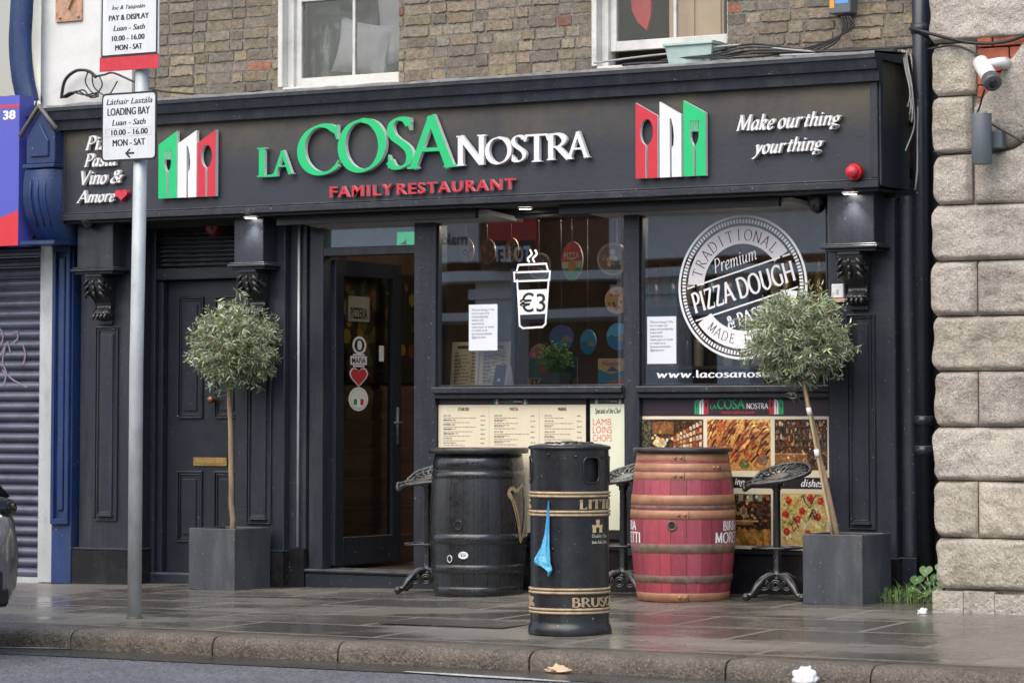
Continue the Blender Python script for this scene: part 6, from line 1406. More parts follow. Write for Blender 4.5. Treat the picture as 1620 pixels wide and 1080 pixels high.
def stave_mat(name, rough, wear, wcol, coat):
    m, nt, b = newmat(name); a = nd(nt, 'ShaderNodeAttribute', attribute_name='Col')
    v = ramp(nt, noise_tex(nt, 7, 6, .7, stretch=(1, 1, .25)), .25, .75, (.62, .62, .62, 1), (1.28, 1.28, 1.28, 1)); c = mixc(nt, 1., a.outputs[0], v, 'MULTIPLY')
    f = nd(nt, 'ShaderNodeMath', operation='MULTIPLY'); f.inputs[1].default_value = wear
    nt.links.new(ramp(nt, noise_tex(nt, 34, 6, .78, stretch=(1, 1, .4)), .60, .72), f.inputs[0]); c = mixc(nt, f.outputs[0], c, wcol)
    nt.links.new(c, b.inputs['Base Color']); b.inputs['Coat Weight'].default_value = coat; b.inputs['Coat Roughness'].default_value = .2
    nt.links.new(ramp(nt, noise_tex(nt, 18, 5), .3, .7, (rough-.1,)*3+(1,), (rough+.15,)*3+(1,)), b.inputs['Roughness'])
    p = bump(nt, b, noise_tex(nt, 40, 5, .7, stretch=(1, 1, .12)), .5, .006); bump(nt, b, noise_tex(nt, 70, 4, .6), .25, .005, p); return m
M['stavesred'] = stave_mat('crimson_staves', .42, .75, (.40, .19, .20), .05)
M['stavesblack'] = stave_mat('black_staves', .28, .35, (.06, .06, .06), .3)
def hoop(cx, cy, z0, z1, R, gz, t=.004):
    mb = MB(True); z = [z0, z0+.002, (z0+z1)/2, z1-.002, z1]; o = [0, t, t, t, 0]
    mb.lathe([(R(zz)+oo, zz+gz) for zz, oo in zip(z, o)], cx, cy, 72, caps=False); return mb
def shift(mb, dz): mb.v = [(x, y, z+dz) for x, y, z in mb.v]; return mb
def on_barrel(cx, cy, R, a, z, gz, off=0): r = R(z)+off; return (cx+r*cos(a), cy+r*sin(a), z+gz)
# crimson barrel
cx, cy = -9.085, 16.905; gz = zg(cx, cy-.1); va2 = atan2(-cy, -cx)
t = thing('crimson_barrel', (cx, cy, gz), 'crimson wooden barrel with copper hoops used as a table', 'barrel', 'barrel tables outside the restaurant')
mb, R = barrel(cx, cy, .277, .322, .90, (.30, .052, .074), (.15, .025, .035), 5); shift(mb, gz).build('staves', M['stavesred'], t)
for z0, z1, m in ((.848, .896, 'copper'), (.788, .836, 'copper'), (.738, .783, 'copper'), (.585, .645, 'copper'), (.558, .580, 'oldhoop'), (.500, .552, 'copper'), (.292, .350, 'oldhoop'), (.112, .158, 'oldhoop'), (.004, .052, 'copper')):
    h = hoop(cx, cy, z0, z1, R, gz, .0035 if z0 in (.585, .500) else .0022).build('hoop', M[m], t)
    if m == 'copper' and z0 != .585:
        q = MB(True); o = {.848: -.10, .788: .75, .738: -.10, .500: -.02, .004: -.02}[z0]
        for da in (-.06, .06): p = on_barrel(cx, cy, R, va2+o+da, (z0+z1)/2, gz, .004); q.ball(p, .011, 8)
        q.build('rivet', M['copper'], h)
        q = MB(); a = va2+o+.13; q.tube([on_barrel(cx, cy, R, a, z0+.003, gz, .0045), on_barrel(cx, cy, R, a, z1-.003, gz, .0045)], .0025, 5); q.build('hoop_seam', M['oldhoop'], h)
ab = va2+math.asin(-17/82); zb_ = .462
q = MB(True); p = Vector(on_barrel(cx, cy, R, ab, zb_, gz, 0)); nrm = Vector((cos(ab), sin(ab), 0)); tg = Vector((-sin(ab), cos(ab), 0))
q.tube([p+nrm*.003+tg*.026*cos(w)+Vector((0, 0, .026*sin(w))) for w in [2*pi*i/20 for i in range(20)]], .006, 6, close=True); hb = q.build('bung_rim', M['oldhoop'], t)
q = MB(); q.add([p+nrm*.0035+tg*.024*cos(w)+Vector((0, 0, .024*sin(w))) for w in [2*pi*i/20 for i in range(20)]], [tuple(range(20))]); q.build('bung_hole', M['soffit'], t)
def bar_word(a_s, words, edge_right=False):
    for w, wd, z0, z1, off in words:
        mb = MB(); a0 = a_s+off/.322; f = lambda x, z, d: (cx+(R(z)+.001+d)*cos(a0+x/.322), cy+(R(z)+.001+d)*sin(a0+x/.322), z+gz)
        put_pen(mb, w, 0, z0, wd, z1, f, d=.001, col=wv, step=.00015, **slb); mb.build('painted_lettering', M['paper'], t)
al = va2+math.asin(50/82.); bar_word(al, (('BIRRA', .20, .428, .488, .065), ('MORETTI', .33, .352, .420, 0)))
al = va2-math.asin(66.5/82.)-.33/.322; bar_word(al, (('BIRRA', .20, .428, .488, .085), ('MORETTI', .33, .352, .420, 0)))
q = MB(True); q.lathe([(.295, .902), (.305, .906), (.307, .922), (.298, .930), (.0, .931)], cx, cy, 56); shift(q, gz).build('table_top', M['tabletop'], t)
# black barrel
cx, cy = -10.612, 16.97; gz = zg(cx, cy-.1); va3 = atan2(-cy, -cx)
t = thing('black_barrel', (cx, cy, gz), 'black painted barrel table with a gold harp on its side', 'barrel', 'barrel tables outside the restaurant')
mb, R = barrel(cx, cy, .278, .314, .905, (.016, .017, .019), (.006, .006, .006), 6); shift(mb, gz).build('staves', M['stavesblack'], t)
for z0, z1 in ((.80, .895), (.745, .79), (.33, .395), (.145, .20), (.004, .06)): 
    h = hoop(cx, cy, z0, z1, R, gz, .0035).build('hoop', M['stavesblack0'], t)
    q = MB(True)
    for da in (-.13, .0, .09): q.ball(on_barrel(cx, cy, R, va3+da-.12, (z0+z1)/2, gz, .003), .007, 7)
    q.build('rivet', M['iron'], h)
def eye(a, z, r, rz, nm, m, mi):
    q = MB(True); p = Vector(on_barrel(cx, cy, R, a, z, gz, 0)); nrm = Vector((cos(a), sin(a), 0)); tg = Vector((-sin(a), cos(a), 0)); L_ = [2*pi*i/24 for i in range(24)]
    q.tube([p+nrm*.003+tg*r*cos(w)+Vector((0, 0, rz*sin(w))) for w in L_], .004, 6, close=True); o = q.build(nm, m, t)
    q = MB(); q.add([p+nrm*.003+tg*r*.9*cos(w)+Vector((0, 0, rz*.9*sin(w))) for w in L_], [tuple(range(24))]); q.build(nm+'_centre', mi, t); return p, nrm, tg
eye(va3+math.asin(-31/78), .452, .026, .028, 'bung', M['iron'], M['stavesblack0']); eye(va3+math.asin(-46/78), .238, .017, .022, 'bung', M['lens'], M['soffit'])
p, nrm, tg = eye(va3+math.asin(-24/78), .262, .03, .020, 'badge', M['plastic'], M['plastic'])
mb = MB(); f = lambda x, z, d: tuple(p+nrm*(.0045+d)+tg*x+Vector((0, 0, z)))
put_sans(mb, '819', -.016, -.008, .016, .008, f, col=(.06, .05, .05), bold=.02); mb.build('badge_number', M['paper'], t)
# harp: neck, fore-pillar, sound box, strings
a0 = va3+math.asin(48/78.); f = lambda x, z, d: (cx+(R(z)+.002+d)*cos(a0+x/.31), cy+(R(z)+.002+d)*sin(a0+x/.31), z+gz)
mb = MB()
def wline(pts, ws, c, d0):
    for i in range(len(pts)-1):
        (x0, z0), (x1, z1) = pts[i], pts[i+1]; l = hypot(x1-x0, z1-z0) or 1; nx, nz = -(z1-z0)/l, (x1-x0)/l; a_, b_ = ws[i]/2, ws[i+1]/2
        mb.add([f(x0+nx*a_, z0+nz*a_, d0), f(x0-nx*a_, z0-nz*a_, d0), f(x1-nx*b_, z1-nz*b_, d0), f(x1+nx*b_, z1+nz*b_, d0)], [(0, 1, 2, 3)], c); d0 += .00008
gold = (.36, .27, .14)
neck = crom([(.02, .615), (.0, .65), (.03, .685), (.075, .665), (.11, .685), (.15, .70), (.175, .68)], 5)
wline(neck, [.012+.014*sin(pi*i/(len(neck)-1)) for i in range(len(neck))], gold, .001)
wline(crom([(.012, .655), (.05, .57), (.085, .46), (.105, .345)], 6), [.018+.014*sin(pi*i/18) for i in range(19)], gold, .002)
wline(crom([(.175, .69), (.185, .56), (.16, .44), (.108, .335)], 6), [.014+.01*sin(pi*i/18) for i in range(19)], gold, .003)
wline([(.03, .62), (.072, .50), (.098, .375)], [.006, .007, .004], (.05, .04, .03), .0035)
for i in range(7): wline([(.045+.017*i, .672+.003*i), (.066+.0075*i, .535-.028*i)], [.002, .002], gold, .004)
mb.build('harp_emblem', M['paper'], t)
q = MB(True); q.lathe([(.305, .902), (.322, .904), (.324, .934), (.316, .939), (.0, .940)], cx, cy, 56); shift(q, gz).build('table_top', M['tabletop'], t)

# ================================================================== STOOLS
def make_stool():
    t = thing('bar_stool', (0, 0, 0), 'x', 'bar stool', 'cast iron tractor seat stools')
    mb = MB(True)                                                 # pierced tractor seat
    A, B = .205, .175
    def rim(w, s=1.):
        x, y = A*cos(w)*s, B*sin(w)*s*(1+.16*cos(w)); 
        z = .745+.028*cos(w)*s+.018*s*s*abs(sin(w))+.30*y-.055*max(0, -cos(w))**1.5*s*s*(1-.75*cos(3*w)**2 if cos(w) < 0 else 1)
        return (x, y, z)
    N = 60
    mb.tube([rim(2*pi*i/N) for i in range(N)], .0115, 8, close=True); mb.tube([rim(2*pi*i/N, .72) for i in range(N)], .008, 6, close=True)
    for i in range(22):
        w = 2*pi*i/22; mb.tube([rim(w, .36), rim(w+.10, .55), rim(w+.05, .72), rim(w-.04, .86), rim(w, 1.)], [.006, .010, .012, .009, .008], 6)
    for i in range(22): 
        w = 2*pi*(i+.5)/22; c = rim(w, .86); mb.tube([(c[0]+.014*cos(v), c[1]+.014*sin(v), c[2]+.002) for v in [2*pi*k/8 for k in range(8)]], .004, 5, close=True)
    vs = [rim(2*pi*i/30, s) for s in (.38, .2) for i in range(30)]+[rim(0, 0)]
    mb.add(vs, [(i, (i+1) % 30, 30+(i+1) % 30, 30+i) for i in range(30)]+[(30+i, 30+(i+1) % 30, 60) for i in range(30)])
    mb.build('seat', M['iron'], t)
    mb = MB(True); mb.lathe([(.055, .13), (.034, .15), (.026, .18), (.024, .33), (.022, .66), (.028, .665), (.028, .685), (.045, .69), (.045, .715), (.03, .73)], 0, 0, 20); mb.build('column', M['iron'], t)
    mb = MB(True); mb.tube([(.15*cos(w), .15*sin(w), .315) for w in [2*pi*i/40 for i in range(40)]], .008, 7, close=True)
    for k in range(3): w = 2*pi*k/3+.4; mb.tube([(.02*cos(w), .02*sin(w), .315), (.15*cos(w), .15*sin(w), .315)], .007, 6)
    mb.build('foot_ring', M['iron'], t)
    mb = MB(True)
    for k in range(4):
        w = pi/4+pi/2*k+.12; pr = [(.02, .135), (.07, .135), (.12, .115), (.165, .075), (.20, .035), (.235, .022)]
        mb.tube([(r*cos(w), r*sin(w), z) for r, z in pr], [.03, .03, .026, .022, .018, .02], 10); mb.ball((.24*cos(w), .24*sin(w), .024), .024, 10, sc=(1.1, 1.1, 1))
    mb.build('base', M['iron'], t)
    mb = MB(True)
    for k in range(4):
        w = pi/2*k+.12; nx, ny = cos(w), sin(w)
        for o in (-.068, 0, .068):
            c = Vector((nx*.088-ny*o, ny*.088+nx*o, .092))
            for r_ in (.030, .017): mb.tube([c+Vector((-ny*r_*cos(v), nx*r_*cos(v), r_*sin(v))) for v in [2*pi*i/14 for i in range(14)]], .006, 5, close=True)
    mb.build('medallion', M['iron'], t)
    return t
st0 = make_stool()
for i, (px, Y, rot, lab) in enumerate(((1229, 16.98, .22, 'black iron tractor seat stool between the crimson barrel and the right olive planter'), (986, 17.03, .12, 'black iron tractor seat stool between the litter bin and the crimson barrel'), (677, 17.02, .3, 'black iron tractor seat stool beside the doorway, mostly behind the black barrel'))):
    o = st0 if i == 0 else copy_tree(st0); c = P(px, 800, Y); o.location = (c.x, Y, zg(c.x, Y)); o.rotation_euler = (0, 0, rot); o['label'] = lab

# ================================================================== PLANTERS AND OLIVE TREES
def make_planter():
    t = thing('square_planter', (0, 0, 0), 'x', 'planter', 'grey planters beside the shopfront')
    W2, H, w = .197, .415, .014; mb = MB()
    o = [(-W2, -W2), (W2, -W2), (W2, W2), (-W2, W2)]; i_ = [(-W2+w, -W2+w), (W2-w, -W2+w), (W2-w, W2-w), (-W2+w, W2-w)]
    vs = [(x, y, 0) for x, y in o]+[(x, y, H) for x, y in o]+[(x, y, H) for x, y in i_]+[(x, y, H-.06) for x, y in i_]
    mb.add(vs, [(0, 1, 2, 3)]+[(i, (i+1) % 4, 4+(i+1) % 4, 4+i) for i in range(4)]+[(4+i, 4+(i+1) % 4, 8+(i+1) % 4, 8+i) for i in range(4)]+[(8+i, 8+(i+1) % 4, 12+(i+1) % 4, 12+i) for i in range(4)])
    mb.build('planter_box', M['planter'], t, bevel=.005, seg=2)
    mb = MB(True); n = 10; vs = [(-W2+w+(2*W2-2*w)*i/n, -W2+w+(2*W2-2*w)*j/n, H-.05+.012*noise.noise((i*.9, j*.9, 2))) for j in range(n+1) for i in range(n+1)]
    mb.add(vs, [(j*(n+1)+i, j*(n+1)+i+1, (j+1)*(n+1)+i+1, (j+1)*(n+1)+i) for j in range(n) for i in range(n)]); mb.build('soil', M['soil'], t)
    return t
pl0 = make_planter()
c0 = Vector((-12.650, 17.045)); c1 = Vector((-7.985, 16.925))
for o, c, rz, lab in ((pl0, c0, -.03, 'square charcoal planter in front of the private door, holding the straight olive tree'), (copy_tree(pl0), c1, -.02, 'square charcoal planter beside the granite wall, holding the leaning olive tree')):
    o.location = (c.x, c.y, zg(c.x, c.y-.2)-.002); o.rotation_euler = (0, 0, rz); o['label'] = lab
def olive(base, top, crown_c, rx, rz, seed, label, stake=None, nt=620):
    rk = random.Random(seed)
    t = thing('olive_tree', base, label, 'olive tree', 'standard olive trees')
    base, top = Vector(base), Vector(top)
    mb = MB(True); pts = [base.lerp(top, i/10)+Vector((.012*noise.noise((i*.7, seed, 0)), .010*noise.noise((i*.7, seed, 9)), 0)) for i in range(11)]
    mb.tube(pts, [.021-.007*i/10 for i in range(11)], 10); cc = Vector(crown_c)
    for k in range(9):
        a = 2*pi*k/9+rk.uniform(-.3, .3); e = cc+Vector((cos(a)*rx*.6, sin(a)*rx*.6, rk.uniform(-.1, .6)*rz)); m_ = top.lerp(e, .5)+Vector((0, 0, -.03))
        mb.tube([top-Vector((0, 0, .02)), m_, e], [.010, .007, .003], 6)
    mb.build('trunk', M['bark'], t)
    if stake:
        s0, s1 = Vector(stake[0]), Vector(stake[1]); MB(True).tube([s0.lerp(s1, i/6) for i in range(7)], .009, 8).build('support_cane', M['cane'], t)
        q = MB()
        for f_ in stake[2]:
            p0 = s0.lerp(s1, f_); p1 = s0.lerp(s1, f_+.045); q.tube([p0, p1], .016, 8)
        q.build('cane_tag', M['plastic'], t)
    q = MB(); p0 = base+(top-base)*.02; q.tube([p0+Vector((.026*cos(w), .026*sin(w), 0)) for w in [2*pi*i/10 for i in range(10)]], .006, 5, close=True); q.build('plant_tie', M['weed'], t) if not stake else None
    mb = MB(); tw = MB(True)
    for i in range(nt):
        while True:
            d = Vector((rk.uniform(-1, 1), rk.uniform(-1, 1), rk.uniform(-1, 1)))
            if .05 < d.length < 1: break
        d.normalize()
        lump = 1+.20*noise.noise((d.x*2.2+seed, d.y*2.2, d.z*2.2))+.14*noise.noise((d.x*5+seed, d.y*5, d.z*5))
        rad = rk.random()**.42*lump*(1.10 if rk.random() < .07 else 1)
        sz = rz*(1.0 if d.z > 0 else .86)
        tip = cc+Vector((d.x*rx*rad, d.y*rx*rad, d.z*sz*rad))
        gd = (Vector((d.x, d.y, d.z*.6))+Vector((rk.gauss(0, .5), rk.gauss(0, .5), rk.gauss(.15, .5)))).normalized()
        L = rk.uniform(.09, .17); st = tip-gd*L
        tw.tube([st, st.lerp(tip, .5)+Vector((rk.gauss(0, .006),)*3), tip], [.0022, .0016, .001], 4, caps=False)
        nl = rk.randint(11, 16); ax = gd; s1 = ax.orthogonal().normalized(); s2 = ax.cross(s1)
        ga = rk.uniform(.9, 1.9)
        for k in range(nl):
            f_ = .15+.85*k/(nl-1); p = st.lerp(tip, f_); a = (k % 2)*pi+(k//2)*1.57+rk.uniform(-.5, .5)
            out = (s1*cos(a)+s2*sin(a))*rk.uniform(.6, 1.1)+ax*rk.uniform(.5, 1.0); out.normalize(); out.z -= .12
            ll = rk.uniform(.034, .068)*(1-.25*f_); ww = ll*rk.uniform(.075, .115)
            side = out.cross(Vector((rk.gauss(0, 1), rk.gauss(0, 1), rk.gauss(0, 1)))).normalized()*ww; up = out.cross(side).normalized()*ll*.08
            g = ga*rk.uniform(.75, 1.3)
            c = (.135*g, .175*g, .095*g) if rk.random() < .50 else ((.27*g, .31*g, .22*g) if rk.random() < .75 else (.25*g, .28*g, .11*g))
            if rk.random() < .012: c = (.25, .17, .06)
            q = [p, p+out*ll*.35+side, p+out*ll*.72+side*.8+up, p+out*ll, p+out*ll*.72-side*.8+up, p+out*ll*.35-side]
            mb.add(q, [(0, 1, 2, 3, 4, 5)], c)
    cr = mb.build('crown', M['leaf'], t); tw.build('twigs', M['bark'], cr)
    return t
g0, g1 = zg(c0.x, c0.y), zg(c1.x, c1.y)
tb = P(368, 842, 17.05); tt = P(362, 585, 17.05); tc_ = P(370, 550, 17.05)
olive((tb.x, 17.05, g0+.36), (tt.x, 17.05, tt.z), (tc_.x, 17.05, tc_.z-.0), .345, .325, 3, 'olive tree with a straight trunk and round clipped crown, before the private door')
tb = P(1326, 858, 16.93); tt = P(1267, 585, 16.93); tc_ = P(1262, 537, 16.93); s0 = P(1319, 858, 16.90); s1 = P(1272, 600, 16.90)
olive((tb.x, 16.93, g1+.36), (tt.x, 16.93, tt.z), (tc_.x, 16.93, tc_.z), .37, .325, 8, 'olive tree with a leaning trunk tied to a cane, before the right window', ((s0.x, 16.89, g1+.36), (s1.x, 16.89, s1.z), (.52, .78)), 660)

# ================================================================== WEEDS AND LITTER
def blade_clump(c, n, sx, sy, h, seed, lean=.5):
    mb = MB(); rk = random.Random(seed)
    for i in range(n):
        b = Vector((c[0]+rk.gauss(0, sx), c[1]+rk.gauss(0, sy), zg(c[0], c[1]))); a = rk.uniform(0, 2*pi); l = rk.uniform(.4, 1)*h
        t1 = b+Vector((cos(a)*l*lean*.4, sin(a)*l*lean*.4, l*.7)); t2 = b+Vector((cos(a)*l*lean*1.2, sin(a)*l*lean*1.2, l*rk.uniform(.6, 1))); s = Vector((-sin(a), cos(a), 0))*.0015; g = rk.uniform(.6, 1.4)
        mb.add([b-s, b+s, t1+s*.8, t1-s*.8, t2], [(0, 1, 2, 3), (3, 2, 4)], (.13*g, .20*g, .055*g))
        if rk.random() < .5:
            for k in range(4):
                p = b.lerp(t1, rk.uniform(.3, 1)); q = Vector((rk.gauss(0, 1), rk.gauss(0, 1), rk.gauss(0, .7))).normalized()*.018; o = q.orthogonal().normalized()*.002; mb.add([p, p+q*.5+o, p+q, p+q*.5-o], [(0, 1, 2, 3)], (.16*g, .26*g, .07*g))
    return mb
c = P(1445, 945, 17.0)
solo(blade_clump((c.x+.02, 16.98), 260, .10, .06, .15, 3), 'grass_weed', M['weed'], (c.x, 17.0, zg(c.x, 17.)), 'grassy weed tuft growing at the foot of the downpipe', 'weed')
c = P(1468, 935, 16.95); t = thing('broadleaf_weed', (c.x, 16.95, zg(c.x, 16.95)), 'broad heart leaved weed growing beside the granite footing', 'weed')
mb = MB(); sm = MB(True); rk = random.Random(12)
for (px, py, s) in ((1450, 916, .046), (1492, 920, .05), (1464, 902, .042), (1488, 898, .036), (1478, 912, .04), (1462, 938, .045), (1482, 932, .035), (1498, 908, .03), (1444, 930, .03), (1470, 921, .03)):
    p = P(px, py, 16.93+rk.uniform(-.05, .05)); nrm = Vector((rk.uniform(-.6, .4), -.75, rk.uniform(.3, 1.))).normalized(); u_ = Vector((0, 0, -1)).cross(nrm).normalized(); v_ = nrm.cross(u_)
    if v_.z > 0: v_ = -v_
    hp = [(16*sin(w)**3/16, (13*cos(w)-5*cos(2*w)-2*cos(3*w)-cos(4*w))/16) for w in [2*pi*i/22 for i in range(22)]]; g = rk.uniform(.7, 1.3)
    mb.add([p+(u_*x-v_*y*1.05)*s+nrm*(-.18*abs(x)*s) for x, y in hp], [tuple(range(22))], (.075*g, .17*g, .035*g))
    sm.tube([(c.x+rk.gauss(0, .03), 16.97, zg(c.x, 17)), (p.x*.5+c.x*.5, 16.97, p.z*.6+.04), p], .004, 5)
o = mb.build('leaves', M['weed'], t); sm.build('stems', M['weed'], t); 
def crumple(c, r, seed, sc=(1, 1, 1), amp=.5):
    mb = MB(); bm = bmesh.new(); bmesh.ops.create_icosphere(bm, subdivisions=3, radius=1)
    vs = []
    for v in bm.verts:
        d = v.co.normalized(); k = 1+amp*noise.noise((d.x*2.3+seed, d.y*2.3, d.z*2.3))+amp*.6*noise.noise((d.x*5+seed, d.y*5, d.z*5)); vs.append((c[0]+d.x*r*k*sc[0], c[1]+d.y*r*k*sc[1], max(c[2], c[2]+(d.z*.8+.5)*r*k*sc[2])))
    mb.add(vs, [[v.index for v in f.verts] for f in bm.faces], smooth=True); bm.free(); return mb
c = P(1272, 1062, KY-.07); c.z = zr(c.x)-.002; solo(crumple(c, .055, 4, (1.15, .5, 1.0), .55), 'crumpled_tissue', M['tissue'], c, 'crumpled white tissue lying in the gutter against the kerb', 'tissue')
c = P(884, 1053, KY-.06); c.z = zr(c.x)-.002; solo(crumple(c, .055, 9, (1.2, .6, .45), .8), 'paper_scrap', M['card'], c, 'scrap of tan paper in the gutter below the litter bin', 'paper scrap')
c = P(1487, 945, 16.85); z_ = zg(c.x, 16.3); solo(crumple((c.x+.14, 16.28, z_), .026, 2, (1.1, .6, .8), .7), 'crumpled_wrapper', M['tissue'], (c.x+.14, 16.28, z_), 'small white wrapper caught at the foot of the granite wall by the weeds', 'wrapper')

# ================================================================== FITTINGS ON THE FACADE
def bullet_cam(p, tgt, label):
    t = thing('security_camera', p, label, 'security camera', 'security cameras'); p = Vector(p); d = (Vector(tgt)-p).normalized()
    MB(True).tube([p-d*.10, p-d*.095, p+d*.09], [.02, .046, .048], 20).build('camera_body', M['plastic'], t)
    MB(True).tube([p+d*.09, p+d*.145, p+d*.15], [.052, .052, .046], 20).build('camera_hood', M['pebble'], t)
    MB(True).tube([p+d*.150, p+d*.153], .026, 14).build('camera_lens', M['carglass'], t)
    MB(True).tube([p-d*.06+Vector((.02, 0, .01)), p+Vector((.06, .06, .05)), p+Vector((.065, .14, .05))], [.022, .028, .04], 12).build('camera_bracket', M['plastic'], t)
cp = P(1559, 112, YST-.14); dv = P(1576, 140, YST-.26)
bullet_cam(tuple(cp), tuple(dv), 'white bullet security camera with a grey hood on the granite wall')
def dome(px, py, Y, label):
    c = P(px, py, Y); t = thing('dome_camera', tuple(c), label, 'security camera', 'security cameras')
    mb = MB(True); mb.lathe([(.055, .05), (.06, .02), (.06, .0)], c.x, c.y, 20); mb.v = [(x, y, z+c.z) for x, y, z in mb.v]; mb.build('camera_base', M['black'], t)
    MB(True).ball((c.x, c.y, c.z-.005), .05, 16, sc=(1, 1, 1)).build('camera_dome', M['carglass'], t)
dome(1293, 324, YP-.06, 'black dome camera under the fascia beside the right pilaster'); dome(140, 351, YB-.05, 'black dome camera under the left end of the fascia')
c = P(1553, 221, YST-.12); t = thing('wall_lamp', (c.x, c.y, c.z), 'grey cylindrical up and down wall lamp on the granite wall', 'wall lamp')
z0, z1 = PZ(1553, 260, YST-.12), PZ(1553, 180, YST-.12)
MB(True).lathe([(.056, z0), (.058, z0+.004), (.058, z1-.004), (.056, z1)], c.x, c.y, 28).build('lamp_body', M['lampgrey'], t)
MB().box(c.x+.02, c.x+.10, YST-.07, YST-.0, c.z-.05, c.z+.05).build('lamp_bracket', M['lampgrey'], t, bevel=.006)
c = P(1356, 273, YF); t = thing('alarm_beacon', (c.x, YF, c.z), 'red round fire alarm sounder on the right end of the fascia', 'alarm')
def ylathe(prof, c, n=24):
    mb = MB(True); vs = []
    for r, y in prof: vs += [(c.x+r*cos(2*pi*k/n), y, c.z+r*sin(2*pi*k/n)) for k in range(n)]
    mb.add(vs, [(i*n+k, i*n+(k+1) % n, (i+1)*n+(k+1) % n, (i+1)*n+k) for i in range(len(prof)-1) for k in range(n)]); mb.add(vs[-n:], [tuple(range(n))]); return mb
ylathe([(.048, YF-.001), (.052, YF-.05), (.049, YF-.056)], c).build('sounder_base', M['red'], t)
ylathe([(.039, YF-.057), (.040, YF-.082), (.031, YF-.097), (.0, YF-.103)], c).build('sounder_lens', M['letterred'], t)
mb = MB(); [mb.tube([(c.x+.0505*cos(a), YF-.024, c.z+.0505*sin(a)), (c.x+.0515*cos(a), YF-.050, c.z+.0515*sin(a))], .0034, 5) for a in [2*pi*k/24 for k in range(24)]]; mb.build('sounder_grille', M['glowred'], t)
c = P(335, 357, DY-.15); solo(ylathe([(.07, DY-.10), (.075, DY-.14), (.05, DY-.18), (0, DY-.185)], c), 'red_lamp', M['glowred'], tuple(c), 'dim red dome lamp under the soffit above the private door', 'lamp')
a, b = PXZ(1319, 477, YP), PXZ(1338, 449, YP)
t = thing('key_safe', ((a[0]+b[0])/2, YP, a[1]), 'small white key box on the right pilaster beside the carved corbel', 'key box')
MB().box(a[0], b[0], YP-.035, YP-.001, a[1]+.02, b[1]).build('box_body', M['plastic'], t, bevel=.006, seg=2); MB().box(a[0]+.035, b[0]-.035, YP-.040, YP-.0355, a[1]+.045, b[1]-.035).build('dial_cover', M['galv'], t); MB().box(a[0]-.004, b[0]+.01, YP-.03, YP-.001, a[1]-.005, a[1]+.018).build('box_base', M['rust'], t)
t = thing('junction_box', (-8.23, YBR-.02, 3.68), 'grey cable box with orange and blue labels on the upper brick wall', 'cable box')
MB().box(-8.305, -8.155, YBR-.11, YBR-.012, 3.685, 4.0).build('box_case', M['lampgrey'], t, bevel=.006)
a, b = PXZ(1333, 8, YBR-.11), PXZ(1352, 8, YBR-.11)
mb = MB(); fq = wall(YBR-.1105); mb.prism([(-8.297, 3.72), (-8.265, 3.72), (-8.265, 3.9), (-8.297, 3.9)], fq, 0, .001, (.70, .30, .03)).prism([(-8.258, 3.745), (-8.17, 3.745), (-8.17, 3.9), (-8.258, 3.9)], fq, 0, .001, (.10, .30, .62)); mb.build('box_label', M['print'], t)
# cables: each run is one sagging strand
rk = random.Random(17)
def strand(pts, r=.006, nz=.012, k=6):
    q = crom([tuple(p) for p in pts], k); return [Vector(p)+Vector((noise.noise((p[0]*3, p[2]*5, r*999)), noise.noise((p[0]*3+5, 1, r*999)), noise.noise((p[0]*2.5+9, 7, r*999))))*nz for p in q]
def cable(name, runs, m, loc, label):
    mb = MB(True)
    for pts, r in runs: mb.tube(strand(pts, r), r, 6)
    return solo(mb, name, m, loc, label, 'cables')
CY = YBR-.10
top = lambda px, py, y=CY: tuple(P(px, py, y))
cable('cable_bundle', [([top(985, 103), top(1060, 97), top(1150, 86), top(1260, 82), top(1340, 80), top(1448, 73), (-7.60, YBR-.12, 3.47), (-7.3, YST-.02, 3.42), top(1530, 68, YST-.03), top(1590, 66, YST-.03), top(1640, 50, YST-.03), top(1720, 30, YST-.03)], .011)] +
      [([top(1040+15*i, 98-2*i), top(1120+8*i, 84+2*i, CY-.03*i), top(1190, 70+5*i), top(1300+9*i, 82-i), top(1420, 76+2*i)], .006) for i in range(6)], M['cable'], (-8.6, CY, 3.4), 'tangle of black cables lying along the top of the cornice towards the granite wall')
cable('grey_cable', [([top(940, 100), top(1000, 92), top(1080, 82), top(1170, 72), top(1230, 76), top(1290, 82)], .007), ([top(1235, 88), top(1330, 86), top(1430, 84)], .009)], M['cablegrey'], (-9, CY, 3.45), 'pale grey cable looping over the cornice below the right upper window')
cable('hanging_cable', [([top(1427+3*i, 78, 17.42), top(1432+3*i, 110+8*i, 17.3), top(1440+2*i, 150+10*i, 17.22), top(1436+3*i, 170+12*i, 17.22)], .005) for i in range(3)] + [([top(1432, 80, 17.42), top(1444, 150, 17.25), top(1446, 200, 17.25), top(1432, 240, 17.22)], .005), ([top(1441, 85, 17.4), top(1452, 180, 17.33), top(1449, 300, 17.33)], .006)], M['cablegrey'], (-7.78, 17.25, 2.9), 'loose loops of grey cable hanging at the right end of the fascia')
cable('box_cable', [([top(1334+4*i, 26), top(1336+5*i, 45), top(1325-6*i, 66), top(1300-12*i, 80)], .006) for i in range(4)], M['cable'], (-8.25, CY, 3.6), 'black wires dropping from the cable box on the upper brick wall')
cable('camera_cable', [([top(1470, 78, YST-.03), top(1510, 72, YST-.04), top(1540, 84, YST-.08), top(1556, 98, YST-.1)], .007), ([top(1558, 142, YST-.16), top(1552, 165, YST-.1), top(1546, 182, YST-.1)], .006)], M['cable'], (-7., YST-.04, 3.2), 'thin black cable feeding the white bullet camera on the granite wall')
